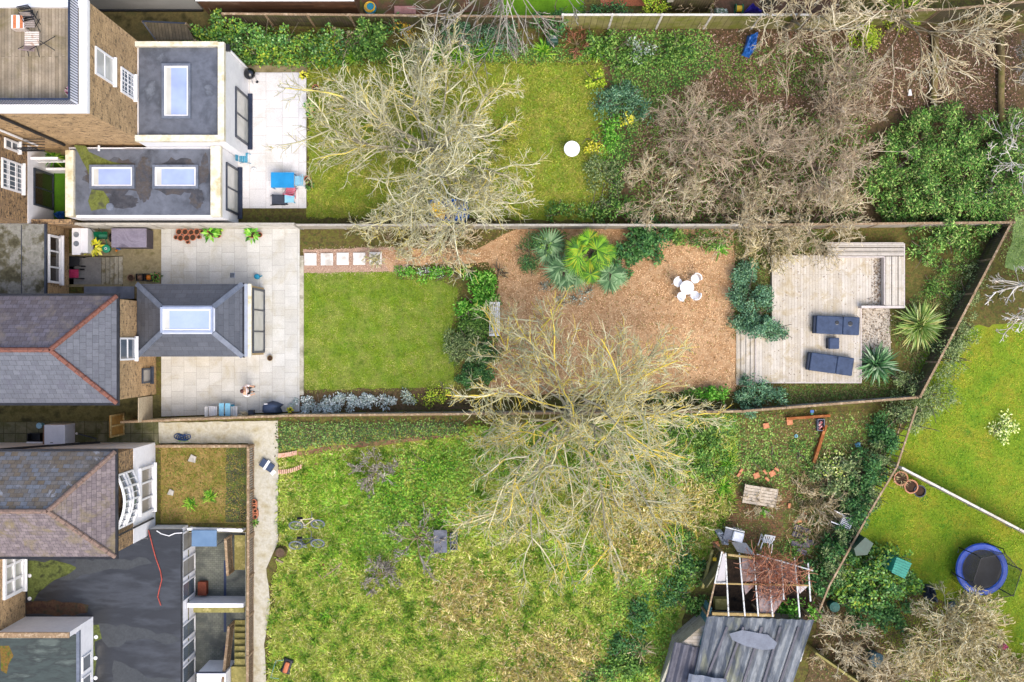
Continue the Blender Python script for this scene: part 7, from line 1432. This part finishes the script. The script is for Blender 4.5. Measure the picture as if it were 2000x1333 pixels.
# --- ruined greenhouse and shed
gh = thing('greenhouse', 'ruined white framed greenhouse heaped with brown twigs', 'greenhouse', Wp(1480, 1140)); zg = 2.1
m_gw = M('flaking_white', ['#d8d8d4', '#ecece8', '#9a9488'], 8, .7, .15)
for i, (x0, y0, x1, y1) in enumerate(((1417, 1080, 1423, 1204), (1444, 1082, 1455, 1204), (1472, 1087, 1481, 1204), (1499, 1088, 1509, 1205), (1526, 1094, 1531, 1172), (1552, 1090, 1562, 1206), (1578, 1100, 1583, 1175))):
    MB().beam(Wp(x0, y0, zg-.1), Wp(x1, y1, zg+.25), .06, .06).build('roof_bar', m_gw, gh)
for p, q_, nm, mt, w_ in (((1396, 1140), (1582, 1144), 'purlin', m_timber, .07), ((1391, 1199), (1512, 1202), 'purlin', m_timber, .13), ((1422, 1084), (1472, 1090), 'beam', m_timber, .1), ((1478, 1083), (1588, 1115), 'top_rail', m_gw, .05), ((1410, 1078), (1396, 1140), 'top_rail', m_gw, .06), ((1396, 1140), (1381, 1205), 'beam', m_timbers, .07), ((1396, 1139), (1421, 1139), 'top_rail', m_gw, .04)):
    MB().beam(Wp(*p, zg+.05), Wp(*q_, zg+.1), w_, .06).build(nm, mt, gh)
for px, py in ((1412, 1080), (1586, 1114), (1383, 1204), (1582, 1204), (1490, 1204), (1500, 1088)): p = Wp(px, py, zg); MB().beam((p.x, p.y, 0), p, .08).build('post', m_timbers, gh)
def pane(pp, z, mat, nm='pane'):
    P_ = [Wp(a, b, z) for a, b in pp]; MB().prism([(p.x, p.y) for p in P_], z-.02, z).build(nm, mat, gh)
m_dirty = Mglass('dirty_glass', '#8a8890', .3); m_dirtr = M('rusty_glass', ['#8a6a60', '#7a7074', '#9a8078', '#6a5048'], 2, .5, .25)
pane([(1412, 1082), (1416, 1082), (1421, 1138), (1399, 1138)], zg, m_dirty); pane([(1449, 1090), (1472, 1094), (1475, 1136), (1450, 1136)], zg, m_dirtr); pane([(1476, 1094), (1524, 1096), (1530, 1138), (1479, 1137)], zg, m_dirtr); pane([(1480, 1142), (1530, 1144), (1530, 1172), (1510, 1200), (1484, 1198)], zg, m_dirtr); pane([(1530, 1096), (1552, 1100), (1556, 1138), (1532, 1138)], zg, m_dirtr); pane([(1556, 1142), (1578, 1146), (1562, 1160)], zg, m_dirty); pane([(1452, 1142), (1474, 1143), (1456, 1162)], zg, m_dirtr)
rg = np.random.default_rng(77); n = 420; x, y = scatter([[(1455, 1090), (1500, 1082), (1560, 1096), (1576, 1130), (1540, 1140), (1530, 1172), (1500, 1170), (1470, 1130)]], n, rg); zz = rg.uniform(zg+.05, zg+.35, n); x = x*(48-zg)/48; y = y*(48-zg)/48
az = rg.uniform(0, 6.28, n); P = grow(np.stack([x, y, zz], 1), np.stack([np.cos(az), np.sin(az), rg.normal(0, .15, n)], 1), rg.uniform(.3, .9, n), 4, .25, 0, rg)
V, F = tubes(P, np.full((n, 4), .012), 3); o = npmesh('twig_heap', V, F, T_rust); setp(o, 'heap of rust brown twigs on the ruined greenhouse roof', 'twigs', kind='stuff')
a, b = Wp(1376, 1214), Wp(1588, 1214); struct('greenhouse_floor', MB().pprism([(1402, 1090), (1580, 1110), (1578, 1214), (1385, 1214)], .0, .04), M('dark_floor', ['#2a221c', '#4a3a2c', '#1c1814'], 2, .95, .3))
MB().beam(Wp(1395, 1178, .6), Wp(1420, 1178, .6), .5, .5).build('shelf', m_timberg, gh)
m = MB(); m.pprism([(1390, 1075), (1394, 1075), (1375, 1150), (1370, 1150)], .5, .7); m.build('sill', m_timberg, gh); MB().beam(Wp(1412, 1084, .9), Wp(1374, 1140, .9), .05, 1.6).build('side_board', M('grey_green_board', ['#6a6644', '#7d7a58'], 3, .8, .2), gh); MB().beam(Wp(1384, 1180, 1.2), Wp(1362, 1252, 1.2), .06, 1.4).build('side_board', M('teal_board', ['#3f6a70', '#56828a'], 3, .7, .2), gh)
q = Wp(1396, 1093, .9); bevel(MB().box(q.x-.08, q.y-.08, .8, q.x+.08, q.y+.08, .95).build('yellow_box', m_yel, gh), .02)
sh = thing('shed', 'long grey corrugated shed roof streaked with moss at the bottom edge', 'shed', Wp(1450, 1280))
def corr(pp, z0, z1, nrib, mat, nm='roof', th=.05):
    """corrugated sheet: pp = four px corners TL TR BR BL (z0 at the top edge, z1 at the bottom edge)"""
    a, b = Wp(*pp[0], z0), Wp(*pp[1], z0); c, d = Wp(*pp[2], z1), Wp(*pp[3], z1); m = MB(); n = nrib*6; vs = []
    for i in range(n+1):
        u = i/n; h = Vector((0, 0, .06*math.sin(u*nrib*6.283)))
        vs += [a.lerp(b, u)+h, d.lerp(c, u)+h]
    m.add(vs, [(2*i, 2*i+2, 2*i+3, 2*i+1) for i in range(n)]); vs2 = [v-Vector((0, 0, th)) for v in vs]; m.add(vs2, [(2*i, 2*i+1, 2*i+3, 2*i+2) for i in range(n)]); return m.build(nm, mat, sh)
m_corr = M('asbestos_sheet', ['#6a7078', '#8a8f92', '#555c66', '#7d8070', '#9aa09c'], .8, .7, .16, 8, scl=(1, .35, 1), lo=.3, hi=.7)
m_corrd = M('dark_sheet', ['#4a4a54', '#5c5c66', '#3c3c46'], .8, .6, .12, 6)
corr([(1381, 1204), (1590, 1212), (1545, 1345), (1350, 1345)], 2.2, 1.9, 11, m_corr)
for x0, x1 in ((1420, 1372), (1452, 1408), (1488, 1448), (1524, 1488), (1560, 1520)): MB().beam(Wp(x0, 1225, 2.24), Wp(x1, 1345, 1.98), .10, .05).build('roof_seam', m_corrd, sh)
corr([(1318, 1254), (1366, 1266), (1348, 1345), (1296, 1345)], 1.9, 1.85, 3, m_corrd)
corr([(1346, 1316), (1420, 1328), (1418, 1352), (1340, 1348)], 2.32, 2.3, 2, m_greyf, 'roof_panel')
m = MB(); pp = [Wp(a, b, 1.8) for a, b in ((1325, 1262), (1385, 1212), (1580, 1220), (1545, 1350), (1300, 1350))]; m.prism([(p.x, p.y) for p in pp], 0, 1.78); m.build('wall', m_fencew, sh)
MB().beam(Wp(1322, 1256, 1.7), Wp(1285, 1350, 1.7), .1, .3).build('bargeboard', M('cream_board', ['#a8a48e', '#c0bca8'], 3, .8, .15), sh)
MB().beam(Wp(1578, 1236, 1.8), Wp(1563, 1292, 1.8), .06, .06).build('batten', m_gw, sh)
pp = [Wp(a, b, 2.25) for a, b in ((1424, 1238), (1450, 1231), (1500, 1240), (1518, 1256), (1512, 1268), (1490, 1270), (1455, 1262), (1430, 1250))]; v = [(p.x, p.y, 2.262) for p in pp]; npmesh('felt_patch', v, [tuple(range(len(v)))], m_greyf, sh)
